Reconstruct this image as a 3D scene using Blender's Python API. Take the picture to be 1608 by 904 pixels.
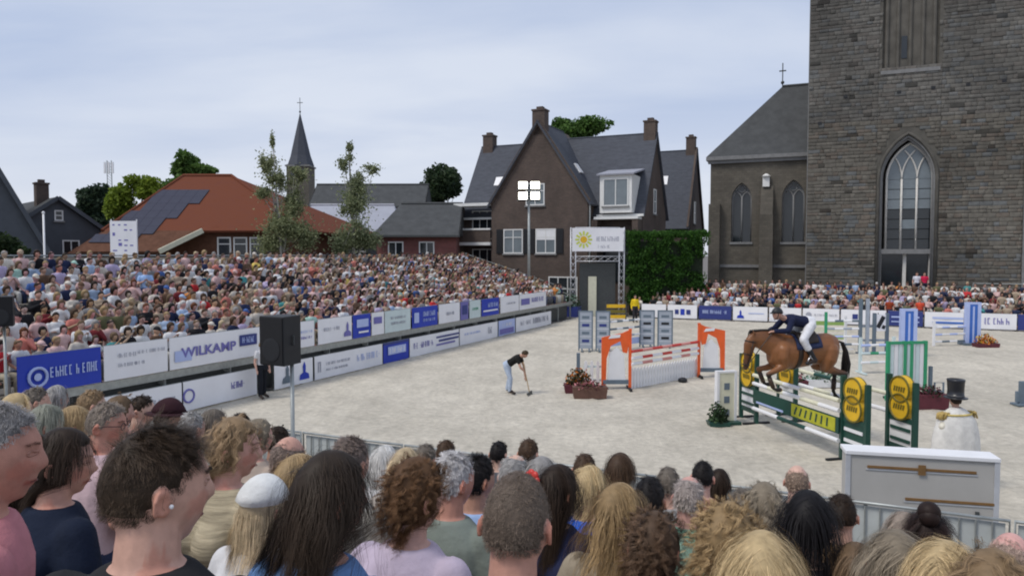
import bpy, math, random
import numpy as np
from mathutils import Vector, Matrix, Euler, noise as mnoise
random.seed(7); RNG = np.random.default_rng(7)
R = math.radians; V = Vector
scene = bpy.context.scene
for o in list(bpy.data.objects): bpy.data.objects.remove(o)
COL = scene.collection

# ---------------------------------------------------------------- camera
CAM_H, FPX, PITCH = 4.5, 1150.0, math.atan(52 / 1150.0)
cam_d = bpy.data.cameras.new('camera'); cam = bpy.data.objects.new('camera', cam_d); COL.objects.link(cam)
cam.location = (0, 0, CAM_H); cam.rotation_euler = (math.pi / 2 - PITCH, 0, 0)
cam_d.sensor_width = 36; cam_d.lens = 36 * FPX / 1608; cam_d.clip_start = .05; cam_d.clip_end = 5000
scene.camera = cam

# ---------------------------------------------------------------- sky and sun (soft overcast evening light)
SUN_EL, SUN_AZ = R(56), R(-118)          # azimuth measured from +Y towards +X
world = bpy.data.worlds.new('World'); scene.world = world; world.use_nodes = True
wt = world.node_tree; wn = wt.nodes; wl = wt.links
for n in list(wn): wn.remove(n)
def N(t, typ, **kw):
    n = t.nodes.new(typ)
    for k, v in kw.items():
        if k == 'ins':
            for a, b in v.items(): n.inputs[a].default_value = b
        else: setattr(n, k, v)
    return n
wo = N(wt, 'ShaderNodeOutputWorld'); bg = N(wt, 'ShaderNodeBackground'); bg.inputs['Strength'].default_value = .1
sky = N(wt, 'ShaderNodeTexSky', sky_type='NISHITA', sun_disc=False, sun_elevation=SUN_EL, sun_rotation=SUN_AZ, air_density=1.0, dust_density=2.0, ozone_density=1.5)
tc = N(wt, 'ShaderNodeTexCoord'); sep = N(wt, 'ShaderNodeSeparateXYZ'); wl.new(tc.outputs['Generated'], sep.inputs[0])
zc = N(wt, 'ShaderNodeMath', operation='MAXIMUM', ins={1: 0.0}); wl.new(sep.outputs['Z'], zc.inputs[0])
za = N(wt, 'ShaderNodeMath', operation='ADD', ins={1: .16}); wl.new(zc.outputs[0], za.inputs[0])
dx = N(wt, 'ShaderNodeMath', operation='DIVIDE'); dy = N(wt, 'ShaderNodeMath', operation='DIVIDE')
wl.new(sep.outputs['X'], dx.inputs[0]); wl.new(za.outputs[0], dx.inputs[1]); wl.new(sep.outputs['Y'], dy.inputs[0]); wl.new(za.outputs[0], dy.inputs[1])
cmb = N(wt, 'ShaderNodeCombineXYZ'); wl.new(dx.outputs[0], cmb.inputs[0]); wl.new(dy.outputs[0], cmb.inputs[1])
mp = N(wt, 'ShaderNodeMapping'); mp.inputs['Scale'].default_value = (.55, 1.1, 1); mp.inputs['Location'].default_value = (1.7, .4, 0)
wl.new(cmb.outputs[0], mp.inputs['Vector'])
cn = N(wt, 'ShaderNodeTexNoise', ins={'Scale': 1.0, 'Detail': 7.0, 'Roughness': .5, 'Distortion': .35}); wl.new(mp.outputs[0], cn.inputs['Vector'])
rp = N(wt, 'ShaderNodeValToRGB'); wl.new(cn.outputs['Fac'], rp.inputs[0])
rp.color_ramp.elements[0].position = .36; rp.color_ramp.elements[0].color = (3.2, 3.9, 5.5, 1)     # blue-grey veil
rp.color_ramp.elements[1].position = .66; rp.color_ramp.elements[1].color = (5.35, 5.75, 6.6, 1)     # paler cloud
hz = N(wt, 'ShaderNodeMapRange', interpolation_type='SMOOTHSTEP', ins={1: 0.0, 2: .30, 3: .80, 4: 0.0}); wl.new(sep.outputs['Z'], hz.inputs[0])
hm = N(wt, 'ShaderNodeMixRGB'); hm.inputs[2].default_value = (6.0, 6.2, 6.8, 1); wl.new(hz.outputs[0], hm.inputs[0]); wl.new(rp.outputs[0], hm.inputs[1])
mx = N(wt, 'ShaderNodeMixRGB'); mx.inputs[0].default_value = .88; wl.new(sky.outputs[0], mx.inputs[1]); wl.new(hm.outputs[0], mx.inputs[2])
wl.new(mx.outputs[0], bg.inputs[0]); wl.new(bg.outputs[0], wo.inputs[0])
sl = bpy.data.lights.new('sun', 'SUN'); sl.energy = 1.5; sl.angle = R(16); sl.color = (1, .95, .88)
so = bpy.data.objects.new('sun', sl); COL.objects.link(so)
_sd = V((math.sin(SUN_AZ) * math.cos(SUN_EL), math.cos(SUN_AZ) * math.cos(SUN_EL), math.sin(SUN_EL)))
so.rotation_euler = (-_sd).to_track_quat('-Z', 'Y').to_euler()
so.location = _sd * 100
vs = scene.view_settings; vs.view_transform = 'Standard'; vs.look = 'None'; vs.exposure = 0.45; vs.gamma = 1; vs.use_curve_mapping = False
scene.render.engine = 'CYCLES'
scene.cycles.max_bounces = 4; scene.cycles.diffuse_bounces = 2; scene.cycles.glossy_bounces = 2; scene.cycles.transparent_max_bounces = 8
scene.cycles.use_denoising = True; scene.cycles.filter_width = 2.0

# ---------------------------------------------------------------- pixel helpers (photo pixels -> place) and the arena frame
_cp, _sp = math.cos(PITCH), math.sin(PITCH)
def ray(px, py):
    x = (px - 804) / FPX; y = (452 - py) / FPX
    return V((x, _cp + _sp * y, -_sp + _cp * y))
def at(px, py, D):
    r = ray(px, py); k = D / r.y
    return V((r.x * k, D, CAM_H + r.z * k))
def G(px, py, z=0):
    r = ray(px, py); k = (z - CAM_H) / r.z
    return V((r.x * k, r.y * k, z))
ANG = math.atan2(.41, .912)
U2 = V((math.cos(ANG), -math.sin(ANG), 0)); V2 = V((math.sin(ANG), math.cos(ANG), 0))
def W(a, b, z=0): return U2 * a + V2 * b + V((0, 0, z))
RZ = -ANG                                # rotation that turns local x to U2, local y to V2

# ---------------------------------------------------------------- mesh builder
class MB:
    def __init__(s): s.v = []; s.f = []; s.m = []
    def add(s, vs, fs, mi=0):
        o = len(s.v); s.v += [tuple(v) for v in vs]
        for f in fs: s.f.append(tuple(i + o for i in f)); s.m.append(mi)
        return s
    def box(s, c, d, mi=0, rz=0, M=None):
        x, y, z = d[0] / 2, d[1] / 2, d[2] / 2
        vs = [V((sx * x, sy * y, sz * z)) for sz in (-1, 1) for sy in (-1, 1) for sx in (-1, 1)]
        if rz: M = Matrix.Rotation(rz, 3, 'Z')
        if M is not None: vs = [M @ v for v in vs]
        c = V(c)
        return s.add([v + c for v in vs], [(0, 2, 3, 1), (4, 5, 7, 6), (0, 1, 5, 4), (2, 6, 7, 3), (0, 4, 6, 2), (1, 3, 7, 5)], mi)
    def b2(s, x0, x1, y0, y1, z0, z1, mi=0):
        return s.box(((x0 + x1) / 2, (y0 + y1) / 2, (z0 + z1) / 2), (abs(x1 - x0), abs(y1 - y0), abs(z1 - z0)), mi)
    def bar(s, p, q, w, h=None, mi=0, up=V((0, 0, 1))):
        p, q = V(p), V(q); h = h or w; d = (q - p).normalized()
        if abs(d.dot(up)) > .98: up = V((0, 1, 0))
        a = d.cross(up).normalized() * (w / 2); b = a.cross(d).normalized() * (h / 2)
        return s.add([p - a - b, p + a - b, p + a + b, p - a + b, q - a - b, q + a - b, q + a + b, q - a + b],
                     [(3, 2, 1, 0), (4, 5, 6, 7), (0, 1, 5, 4), (1, 2, 6, 5), (2, 3, 7, 6), (3, 0, 4, 7)], mi)
    def loft(s, rings, n=12, mi=0, closed=False):
        vs = []; fs = []
        for c, X, Y in rings:
            for i in range(n):
                t = 2 * math.pi * i / n; vs.append(c + X * math.cos(t) + Y * math.sin(t))
        k = len(rings)
        for j in range(k - 1):
            for i in range(n):
                a = j * n + i; b = j * n + (i + 1) % n; fs.append((a, b, b + n, a + n))
        if not closed: fs.append(tuple(range(n - 1, -1, -1))); fs.append(tuple((k - 1) * n + i for i in range(n)))
        return s.add(vs, fs, mi)
    def tube(s, pts, rad, n=8, mi=0, up=None, flat=1.0, ends=False):
        pts = [V(p) for p in pts]
        if not hasattr(rad, '__len__'): rad = [rad] * len(pts)
        rad = list(rad)
        if ends:
            d0 = (pts[0] - pts[1]).normalized(); d1 = (pts[-1] - pts[-2]).normalized()
            pts = [pts[0] + d0 * rad[0] * .8, pts[0] + d0 * rad[0] * .45] + pts + [pts[-1] + d1 * rad[-1] * .45, pts[-1] + d1 * rad[-1] * .8]
            rad = [rad[0] * .45, rad[0] * .85] + rad + [rad[-1] * .85, rad[-1] * .45]
        d = (pts[1] - pts[0]).normalized(); u = up or (V((0, 0, 1)) if abs(d.z) < .9 else V((1, 0, 0)))
        rings = []
        for i, p in enumerate(pts):
            d = (pts[min(i + 1, len(pts) - 1)] - pts[max(i - 1, 0)]).normalized()
            a = d.cross(u)
            if a.length < 1e-4: a = d.orthogonal()
            a.normalize(); b = d.cross(a) * -1; u = b
            rings.append((p, a * rad[i], b * rad[i] * flat))
        return s.loft(rings, n, mi)
    def lathe(s, prof, n=16, c=(0, 0, 0), mi=0, sx=1, sy=1):
        c = V(c); return s.loft([(c + V((0, 0, z)), V((max(r, .0005) * sx, 0, 0)), V((0, max(r, .0005) * sy, 0))) for r, z in prof], n, mi)
    def ball(s, c, r, nu=12, nv=8, mi=0, M=None):
        c = V(c); r = r if hasattr(r, '__len__') else (r, r, r); vs = []; fs = []
        for j in range(1, nv):
            t = math.pi * j / nv
            for i in range(nu):
                p = 2 * math.pi * i / nu; vs.append(V((r[0] * math.sin(t) * math.cos(p), r[1] * math.sin(t) * math.sin(p), r[2] * math.cos(t))))
        vs += [V((0, 0, r[2])), V((0, 0, -r[2]))]
        for j in range(nv - 2):
            for i in range(nu): a = j * nu + i; b = j * nu + (i + 1) % nu; fs.append((a, a + nu, b + nu, b))
        T = len(vs) - 2
        for i in range(nu): fs.append((T, i, (i + 1) % nu)); fs.append((T + 1, (nv - 2) * nu + (i + 1) % nu, (nv - 2) * nu + i))
        if M is not None: vs = [M @ v for v in vs]
        return s.add([v + c for v in vs], fs, mi)
    def prism(s, poly, d, mi=0, o=V((0, 0, 0)), X=V((1, 0, 0)), Y=V((0, 0, 1)), mi2=None):
        """poly: 2-D outline (counter-clockwise seen against the extrusion) in the X,Y plane, extruded by vector d"""
        o, X, Y, d = V(o), V(X), V(Y), V(d); n = len(poly)
        vs = [o + X * a + Y * b for a, b in poly]; vs += [v + d for v in vs]
        fs = [tuple(range(n)), tuple(range(2 * n - 1, n - 1, -1))]
        s.add(vs, fs, mi); k = len(s.v) - 2 * n
        for i in range(n): s.f.append((k + i, k + n + i, k + n + (i + 1) % n, k + (i + 1) % n)); s.m.append(mi if mi2 is None else mi2)
        return s
    def quad(s, a, b, c, d, mi=0): return s.add([a, b, c, d], [(0, 1, 2, 3)], mi)

def mesh_of(name, mb, mats, smooth=False):
    me = bpy.data.meshes.new(name); me.from_pydata(mb.v, [], mb.f)
    mats = mats if isinstance(mats, (list, tuple)) else [mats]
    for m in mats: me.materials.append(m)
    if len(mats) > 1: me.polygons.foreach_set('material_index', mb.m)
    if smooth: me.polygons.foreach_set('use_smooth', [True] * len(mb.f))
    me.update(); return me
def link(name, me, parent=None, loc=None, rz=None):
    o = bpy.data.objects.new(name, me); COL.objects.link(o)
    if parent is not None: o.parent = parent
    if loc is not None: o.location = loc
    if rz is not None: o.rotation_euler = (0, 0, rz)
    return o
SPLIT = {'foot', 'post', 'parapet', 'parapet_cap', 'balcony_slab', 'verge', 'cornice', 'gutter', 'bargeboard', 'leg_boot', 'edge', 'edge_strip', 'buttress', 'stripe', 'rail', 'quoin', 'crossarm'}
def pieces(mb):
    par = list(range(len(mb.v)))
    def fd(i):
        while par[i] != i: par[i] = par[par[i]]; i = par[i]
        return i
    for f in mb.f:
        for k in f[1:]: par[fd(k)] = fd(f[0])
    out = {}
    for f, m in zip(mb.f, mb.m):
        q = out.setdefault(fd(f[0]), (MB(), {})); ids = []
        for i in f:
            if i not in q[1]: q[1][i] = len(q[0].v); q[0].v.append(mb.v[i])
            ids.append(q[1][i])
        q[0].f.append(tuple(ids)); q[0].m.append(m)
    return [q[0] for q in out.values()]
def mk(name, mb, mats, parent=None, loc=None, rz=None, smooth=False, bevel=0):
    if name in SPLIT and parent is not None:
        ps = pieces(mb)
        if len(ps) > 1: return [mk1(name, q, mats, parent, loc, rz, smooth, bevel) for q in ps][0]
    return mk1(name, mb, mats, parent, loc, rz, smooth, bevel)
def mk1(name, mb, mats, parent=None, loc=None, rz=None, smooth=False, bevel=0):
    o = link(name, mesh_of(name, mb, mats, smooth), parent, loc, rz)
    if bevel:
        b = o.modifiers.new('bevel', 'BEVEL'); b.width = bevel; b.segments = 2; b.limit_method = 'ANGLE'; b.angle_limit = R(40)
    return o
def tag(o, label, cat, group=None, kind=None):
    o['label'] = label; o['category'] = cat
    if group: o['group'] = group
    o['kind'] = kind or 'thing'
    return o
def struct(o): o['kind'] = 'structure'; return o
def thing(name, label, cat, loc=(0, 0, 0), rz=0, group=None):
    o = bpy.data.objects.new(name, None); COL.objects.link(o); o.empty_display_size = .2
    o.location = loc; o.rotation_euler = (0, 0, rz); return tag(o, label, cat, group)
def dup(root, loc, rz, label=None, group=None):
    r = root.copy(); COL.objects.link(r); r.location = loc; r.rotation_euler = (0, 0, rz)
    if label: r['label'] = label
    if group: r['group'] = group
    def kids(src, dst):
        for ch in list(src.children):
            c = ch.copy(); COL.objects.link(c); c.parent = dst; kids(ch, c)
    kids(root, r); return r
def np_mesh(name, verts, faces, mats, col=None, smooth=False, quads=True):
    """verts (n,3), faces (m,4) or (m,3), col per vertex rgb"""
    me = bpy.data.meshes.new(name); k = faces.shape[1]
    me.vertices.add(len(verts)); me.vertices.foreach_set('co', np.asarray(verts, np.float32).ravel())
    me.loops.add(faces.size); me.loops.foreach_set('vertex_index', faces.astype(np.int32).ravel())
    me.polygons.add(len(faces)); me.polygons.foreach_set('loop_start', np.arange(0, faces.size, k, dtype=np.int32))
    if smooth: me.polygons.foreach_set('use_smooth', np.ones(len(faces), bool))
    for m in (mats if isinstance(mats, (list, tuple)) else [mats]): me.materials.append(m)
    if col is not None: set_col(me, col)
    me.update(calc_edges=True); return me
def set_col(me, col):
    a = me.color_attributes.new('Col', 'FLOAT_COLOR', 'POINT')
    c = np.ones((len(me.vertices), 4), np.float32); c[:, :3] = col; a.data.foreach_set('color', c.ravel())

WORK = bpy.data.scenes.new('work')                     # a side scene for evaluating modifiers quickly; removed at the end
def eval_mesh(o):
    WORK.collection.objects.link(o); vl = WORK.view_layers[0]; vl.update(); dg = vl.depsgraph; me = bpy.data.meshes.new_from_object(o.evaluated_get(dg), depsgraph=dg); bpy.data.objects.remove(o); return me
# ---------------------------------------------------------------- materials
def mat(name, col, rough=.6, var=.12, scale=6, bump=0, bscale=None, metal=0, spec=.4, objcol=False, vcol=False, emit=0, coat=0, alpha=1, trans=0, detail=5, stretch=None, col2=None, sss=0):
    m = bpy.data.materials.new(name); m.use_nodes = True; t = m.node_tree; L = t.links
    p = t.nodes['Principled BSDF']; p.inputs['Roughness'].default_value = rough; p.inputs['Metallic'].default_value = metal
    p.inputs['Specular IOR Level'].default_value = spec
    if coat: p.inputs['Coat Weight'].default_value = coat; p.inputs['Coat Roughness'].default_value = .15
    if trans: p.inputs['Transmission Weight'].default_value = trans
    if sss: p.inputs['Subsurface Weight'].default_value = sss; p.inputs['Subsurface Radius'].default_value = (.012, .005, .003)
    base = N(t, 'ShaderNodeRGB'); base.outputs[0].default_value = (*col, 1); src = base.outputs[0]
    tcn = N(t, 'ShaderNodeTexCoord'); vec = tcn.outputs['Object']
    if stretch:
        ms = N(t, 'ShaderNodeMapping'); ms.inputs['Scale'].default_value = stretch; L.new(vec, ms.inputs[0]); vec = ms.outputs[0]
    if var or col2:
        nz = N(t, 'ShaderNodeTexNoise', ins={'Scale': scale, 'Detail': detail, 'Roughness': .6}); L.new(vec, nz.inputs['Vector'])
    if col2:
        r2 = N(t, 'ShaderNodeMapRange', ins={1: .38, 2: .64}); L.new(nz.outputs['Fac'], r2.inputs[0])
        mc = N(t, 'ShaderNodeMixRGB'); mc.inputs[2].default_value = (*col2, 1); L.new(r2.outputs[0], mc.inputs[0]); L.new(src, mc.inputs[1]); src = mc.outputs[0]
    if objcol:
        oi = N(t, 'ShaderNodeObjectInfo'); mm = N(t, 'ShaderNodeMixRGB', blend_type='MULTIPLY', ins={0: 1.0}); L.new(src, mm.inputs[1]); L.new(oi.outputs['Color'], mm.inputs[2]); src = mm.outputs[0]
    if vcol:
        at_ = N(t, 'ShaderNodeAttribute', attribute_name='Col'); mm = N(t, 'ShaderNodeMixRGB', blend_type='MULTIPLY', ins={0: 1.0}); L.new(src, mm.inputs[1]); L.new(at_.outputs['Color'], mm.inputs[2]); src = mm.outputs[0]
    if var:
        r1 = N(t, 'ShaderNodeMapRange', ins={1: .3, 2: .7, 3: 1 - var, 4: 1 + var}); L.new(nz.outputs['Fac'], r1.inputs[0])
        mv = N(t, 'ShaderNodeVectorMath', operation='SCALE'); L.new(src, mv.inputs[0]); L.new(r1.outputs[0], mv.inputs['Scale']); src = mv.outputs[0]
    L.new(src, p.inputs['Base Color'])
    if emit: p.inputs['Emission Color'].default_value = (*col, 1); p.inputs['Emission Strength'].default_value = emit
    if bump:
        nb = N(t, 'ShaderNodeTexNoise', ins={'Scale': bscale or scale * 4, 'Detail': 6, 'Roughness': .65}); L.new(vec, nb.inputs['Vector'])
        bn = N(t, 'ShaderNodeBump', ins={'Strength': min(1, bump), 'Distance': .02}); L.new(nb.outputs['Fac'], bn.inputs['Height']); L.new(bn.outputs[0], p.inputs['Normal'])
    return m
def brick_mat(name, c1, c2, mortar, bw=.22, bh=.065, rough=.85, big=.25, ms=.006):
    """courses in object space: u = x + y, v = z"""
    m = bpy.data.materials.new(name); m.use_nodes = True; t = m.node_tree; L = t.links; p = t.nodes['Principled BSDF']; p.inputs['Roughness'].default_value = rough
    tcn = N(t, 'ShaderNodeTexCoord'); s = N(t, 'ShaderNodeSeparateXYZ'); L.new(tcn.outputs['Object'], s.inputs[0])
    ad = N(t, 'ShaderNodeMath', operation='ADD'); L.new(s.outputs['X'], ad.inputs[0]); L.new(s.outputs['Y'], ad.inputs[1])
    c = N(t, 'ShaderNodeCombineXYZ'); L.new(ad.outputs[0], c.inputs[0]); L.new(s.outputs['Z'], c.inputs[1])
    b = N(t, 'ShaderNodeTexBrick', ins={'Color1': (*c1, 1), 'Color2': (*c2, 1), 'Mortar': (*mortar, 1), 'Scale': 1.0, 'Mortar Size': ms, 'Brick Width': bw, 'Row Height': bh, 'Bias': .1}); L.new(c.outputs[0], b.inputs['Vector'])
    nz = N(t, 'ShaderNodeTexNoise', ins={'Scale': .5, 'Detail': 6, 'Roughness': .6}); L.new(tcn.outputs['Object'], nz.inputs['Vector'])
    r1 = N(t, 'ShaderNodeMapRange', ins={1: .3, 2: .7, 3: 1 - big, 4: 1 + big}); L.new(nz.outputs['Fac'], r1.inputs[0])
    mv = N(t, 'ShaderNodeVectorMath', operation='SCALE'); L.new(b.outputs['Color'], mv.inputs[0]); L.new(r1.outputs[0], mv.inputs['Scale']); L.new(mv.outputs[0], p.inputs['Base Color'])
    bn = N(t, 'ShaderNodeBump', ins={'Strength': .5, 'Distance': .01}); bn.invert = True; L.new(b.outputs['Fac'], bn.inputs['Height']); L.new(bn.outputs[0], p.inputs['Normal'])
    return m
M = {}
def sand_mat():
    m = mat('sand', (.42, .385, .32), .95, 0, 1); t = m.node_tree; L = t.links; p = t.nodes['Principled BSDF']; p.inputs['Specular IOR Level'].default_value = .15; tcn = N(t, 'ShaderNodeTexCoord'); acc = None
    base = N(t, 'ShaderNodeRGB'); base.outputs[0].default_value = (.54, .495, .412, 1); src = base.outputs[0]
    for sc, lo, hi, det, st in ((.16, .86, 1.12, 4, (1, 1, 1)), (1.1, .86, 1.10, 6, (1, .45, 1)), (5.5, .80, 1.14, 8, (1, 1, 1))):
        mp_ = N(t, 'ShaderNodeMapping'); mp_.inputs['Scale'].default_value = st; L.new(tcn.outputs['Object'], mp_.inputs[0])
        nz = N(t, 'ShaderNodeTexNoise', ins={'Scale': sc, 'Detail': det, 'Roughness': .7}); L.new(mp_.outputs[0], nz.inputs['Vector'])
        r1 = N(t, 'ShaderNodeMapRange', ins={1: .32, 2: .68, 3: lo, 4: hi}); L.new(nz.outputs['Fac'], r1.inputs[0]); mv = N(t, 'ShaderNodeVectorMath', operation='SCALE'); L.new(src, mv.inputs[0]); L.new(r1.outputs[0], mv.inputs['Scale']); src = mv.outputs[0]; acc = nz
    L.new(src, p.inputs['Base Color']); bn = N(t, 'ShaderNodeBump', ins={'Strength': 1.0, 'Distance': .05}); L.new(acc.outputs['Fac'], bn.inputs['Height']); L.new(bn.outputs[0], p.inputs['Normal']); return m
M['sand'] = sand_mat()
M['ground'] = mat('paving', (.16, .145, .13), .9, .2, .4, .3)
M['white'] = mat('white_paint', (.78, .78, .79), .45, .04, 3)
M['pvc'] = mat('white_banner_cloth', (.80, .80, .83), .5, .05, 1.2)
M['blue'] = mat('blue_banner_print', (.015, .045, .42), .5, .06, 2)
M['navy'] = mat('navy_print', (.03, .045, .20), .5, .08, 3)
M['lblue'] = mat('pale_blue_print', (.42, .50, .78), .5, .05, 3)
M['violet'] = mat('violet_blue_print', (.16, .15, .42), .5, .06, 3)
M['grey_print'] = mat('grey_print', (.35, .36, .42), .5, .08, 3)
M['mint'] = mat('pale_mint_print', (.58, .68, .68), .5, .06, 3)
M['steel'] = mat('galvanised_steel', (.36, .38, .37), .45, .15, 8, metal=.5)
M['steel_d'] = mat('dark_steel', (.06, .065, .065), .6, .15, 8)
M['deck'] = mat('worn_deck_board', (.22, .20, .17), .85, .2, 3, .2)
M['black'] = mat('black_paint', (.016, .017, .02), .55, .1, 10)
M['grille'] = mat('black_speaker_grille', (.010, .010, .012), .75, .2, 60)
M['alu'] = mat('brushed_aluminium', (.62, .63, .66), .38, .08, 5, metal=.35)
M['brass'] = mat('brown_slot', (.20, .11, .04), .6, .15, 12)
M['glass'] = mat('dark_window_glass', (.02, .025, .03), .08, .1, 2, spec=.6)
M['glass_l'] = mat('pale_window_glass', (.16, .19, .21), .1, .1, 2, spec=.6)
M['wframe'] = mat('white_window_frame', (.72, .72, .70), .45, .05, 4)
M['dgreen'] = mat('dark_green_paint', (.012, .06, .045), .4, .1, 5)
M['green'] = mat('bright_green_paint', (.03, .30, .14), .4, .08, 5)
M['yellow'] = mat('yellow_paint', (.72, .44, .02), .45, .08, 5)
M['ydark'] = mat('dark_yellow_ring', (.16, .13, .02), .5, .1, 5)
M['orange'] = mat('orange_paint', (.78, .12, .025), .4, .08, 5)
M['red'] = mat('red_paint', (.55, .04, .03), .4, .08, 5)
M['cream'] = mat('cream_paint', (.70, .68, .52), .5, .08, 5)
M['bpaint'] = mat('mid_blue_paint', (.04, .14, .50), .4, .08, 5)
M['slate'] = mat('slate_grey_paint', (.13, .17, .21), .5, .1, 5)
M['skin'] = mat('skin', (1, 1, 1), .52, .12, 30, .12, 260, objcol=True, vcol=True, spec=.3)
M['cloth'] = mat('woven_cloth', (1, 1, 1), .85, .14, 9, .45, 11, objcol=True, spec=.2)
M['cloth_rib'] = mat('ribbed_knit', (1, 1, 1), .9, .30, 26, .5, 30, objcol=True, spec=.15, stretch=(.25, .25, 3.0))
M['hair'] = mat('hair', (1, 1, 1), .55, .22, 30, objcol=True, vcol=True, spec=.16)
M['leather'] = mat('dark_leather', (.03, .018, .012), .45, .2, 12)
def leaf_mat():
    m = mat('leaf', (1, 1, 1), .6, .15, 3, vcol=True, spec=.2); t = m.node_tree; L = t.links; p = t.nodes['Principled BSDF']; tr = N(t, 'ShaderNodeBsdfTranslucent'); L.new(p.inputs['Base Color'].links[0].from_socket, tr.inputs['Color'])
    mx_ = N(t, 'ShaderNodeMixShader', ins={0: .45}); L.new(p.outputs[0], mx_.inputs[1]); L.new(tr.outputs[0], mx_.inputs[2]); L.new(mx_.outputs[0], t.nodes['Material Output'].inputs['Surface']); return m
M['leaf'] = leaf_mat()
M['bark'] = mat('bark', (.10, .08, .06), .9, .3, 8, .4)
M['birch'] = mat('birch_bark', (.45, .43, .40), .85, .25, 6, .2, col2=(.16, .15, .14))
# ================================================================ ground and arena sand
g = MB(); g.quad(V((-2500, -300, 0)), V((2500, -300, 0)), V((2500, 3500, 0)), V((-2500, 3500, 0)))
struct(mk('ground', g, M['ground']))
def build_sand():
    a0, a1, b0, b1 = -17.05, 44.0, 10.6, 51.0
    na, nb = 340, 230
    A, B = np.meshgrid(np.linspace(a0, a1, na), np.linspace(b0, b1, nb), indexing='ij')
    z = np.full(A.shape, .035)
    rng = np.random.default_rng(3)
    for amp, fr in ((.012, .5), (.010, 1.3), (.007, 3.1)):
        for _ in range(5):
            th, ph = rng.uniform(0, 6.28, 2); z += amp / 2.2 * np.sin((A * np.cos(th) + B * np.sin(th)) * fr * rng.uniform(.7, 1.4) + ph)
    z += rng.normal(0, .006, A.shape)
    for _ in range(5200):                                    # hoof prints and scuffs
        i, j = rng.integers(2, na - 3), rng.integers(2, nb - 3); z[i, j] -= rng.uniform(.02, .05); z[i - 1, j] += .02
    # a worn oval track
    r = np.hypot((A + 2) / 13, (B - 26) / 9); z -= .02 * np.exp(-((r - 1) / .06) ** 2)
    x = A * U2.x + B * V2.x; y = A * U2.y + B * V2.y
    v = np.stack([x, y, np.maximum(z, .006)], -1).reshape(-1, 3)
    idx = np.arange(na * nb).reshape(na, nb)
    f = np.stack([idx[:-1, :-1], idx[1:, :-1], idx[1:, 1:], idx[:-1, 1:]], -1).reshape(-1, 4)
    return np_mesh('arena_sand', v, f, M['sand'], smooth=True)
struct(link('arena_sand', build_sand()))

# ================================================================ trees
def leaves(clumps, n, size, c0, c1, seed=0, hollow=.45, gauss=False):
    rng = np.random.default_rng(seed); w = np.array([max(r) ** 2 for c, r in clumps], float); w /= w.sum()
    P = []; 
    for (c, r), k in zip(clumps, rng.multinomial(n, w)):
        d = rng.normal(size=(k, 3)); d /= np.linalg.norm(d, axis=1)[:, None]
        rad = np.abs(rng.normal(0, .62, k)) if gauss else hollow + (1.28 - hollow) * rng.random(k) ** 1.0
        P.append(np.array(c) + d * rad[:, None] * np.array(r))
    P = np.concatenate(P); k = len(P)
    a = rng.normal(size=(k, 3)); a /= np.linalg.norm(a, axis=1)[:, None]; b = np.cross(a, rng.normal(size=(k, 3))); b /= np.linalg.norm(b, axis=1)[:, None]
    s = size * rng.uniform(.6, 1.4, k)[:, None]
    q = np.stack([P - a * s, P - b * s * .55, P + a * s, P + b * s * .55], 1)
    t = rng.random((k, 1)); col = (np.array(c0) * (1 - t) + np.array(c1) * t) * rng.uniform(.75, 1.25, (k, 1))
    return q.reshape(-1, 3), np.arange(4 * k).reshape(-1, 4), np.repeat(col, 4, 0)
def tree(name, label, base, clumps, n, leaf, c0, c1, trunk_r=.2, bark='bark', seed=0, hollow=.45, sub=5, group='trees beyond the square'):
    t = thing(name, label, 'tree', base, 0, group); base = V(base); rng = random.Random(seed)
    cl = [(np.array(c) - np.array(base), r) for c, r in clumps]
    fine = []
    for c, r in cl:                                     # break every lobe into smaller uneven tufts
        for _ in range(sub):
            d = np.array([rng.gauss(0, 1) for _ in range(3)]); d /= np.linalg.norm(d)
            k = rng.uniform(.38, .62) if hollow > .2 else rng.uniform(.35, .8); fine.append((c + d * np.array(r) * rng.uniform(.2, .75), [x * k for x in r]))
    v, f, col = leaves(fine, n, leaf, c0, c1, seed, hollow, hollow < .2)
    link('crown', np_mesh('crown', v, f, M['leaf'], col), t)
    mb = MB(); top = max(cl, key=lambda q: q[0][2])[0]; tp = V(top)
    mid = V((tp.x * .4, tp.y * .4, tp.z * .5)); mb.tube([(0, 0, 0), mid, tp], [trunk_r, trunk_r * .65, trunk_r * .12], 8)
    for c, r in fine[::2]:
        k = rng.uniform(.35, .8); s0 = V((0, 0, 0)).lerp(mid, k * 2) if k < .5 else mid.lerp(tp, k * 2 - 1)
        e = V(c); mb.tube([s0, s0.lerp(e, .5) + V((0, 0, -.1 * (e - s0).length)), e], [trunk_r * .28, trunk_r * .17, trunk_r * .05], 5)
    mk('trunk', mb, M[bark], t, smooth=True); return t
def px_clumps(D, lst, depth=None):
    out = []
    for cx, cy, rx, ry, *dd in lst:
        d = D + (dd[0] if dd else 0); k = d / FPX; c = at(cx, cy, d)
        out.append((tuple(c), (rx * k, (depth or (rx + ry) / 2) * k, ry * k)))
    return out
def gbase(px, D): p = at(px, 400, D); return V((p.x, D, 0))

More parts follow.
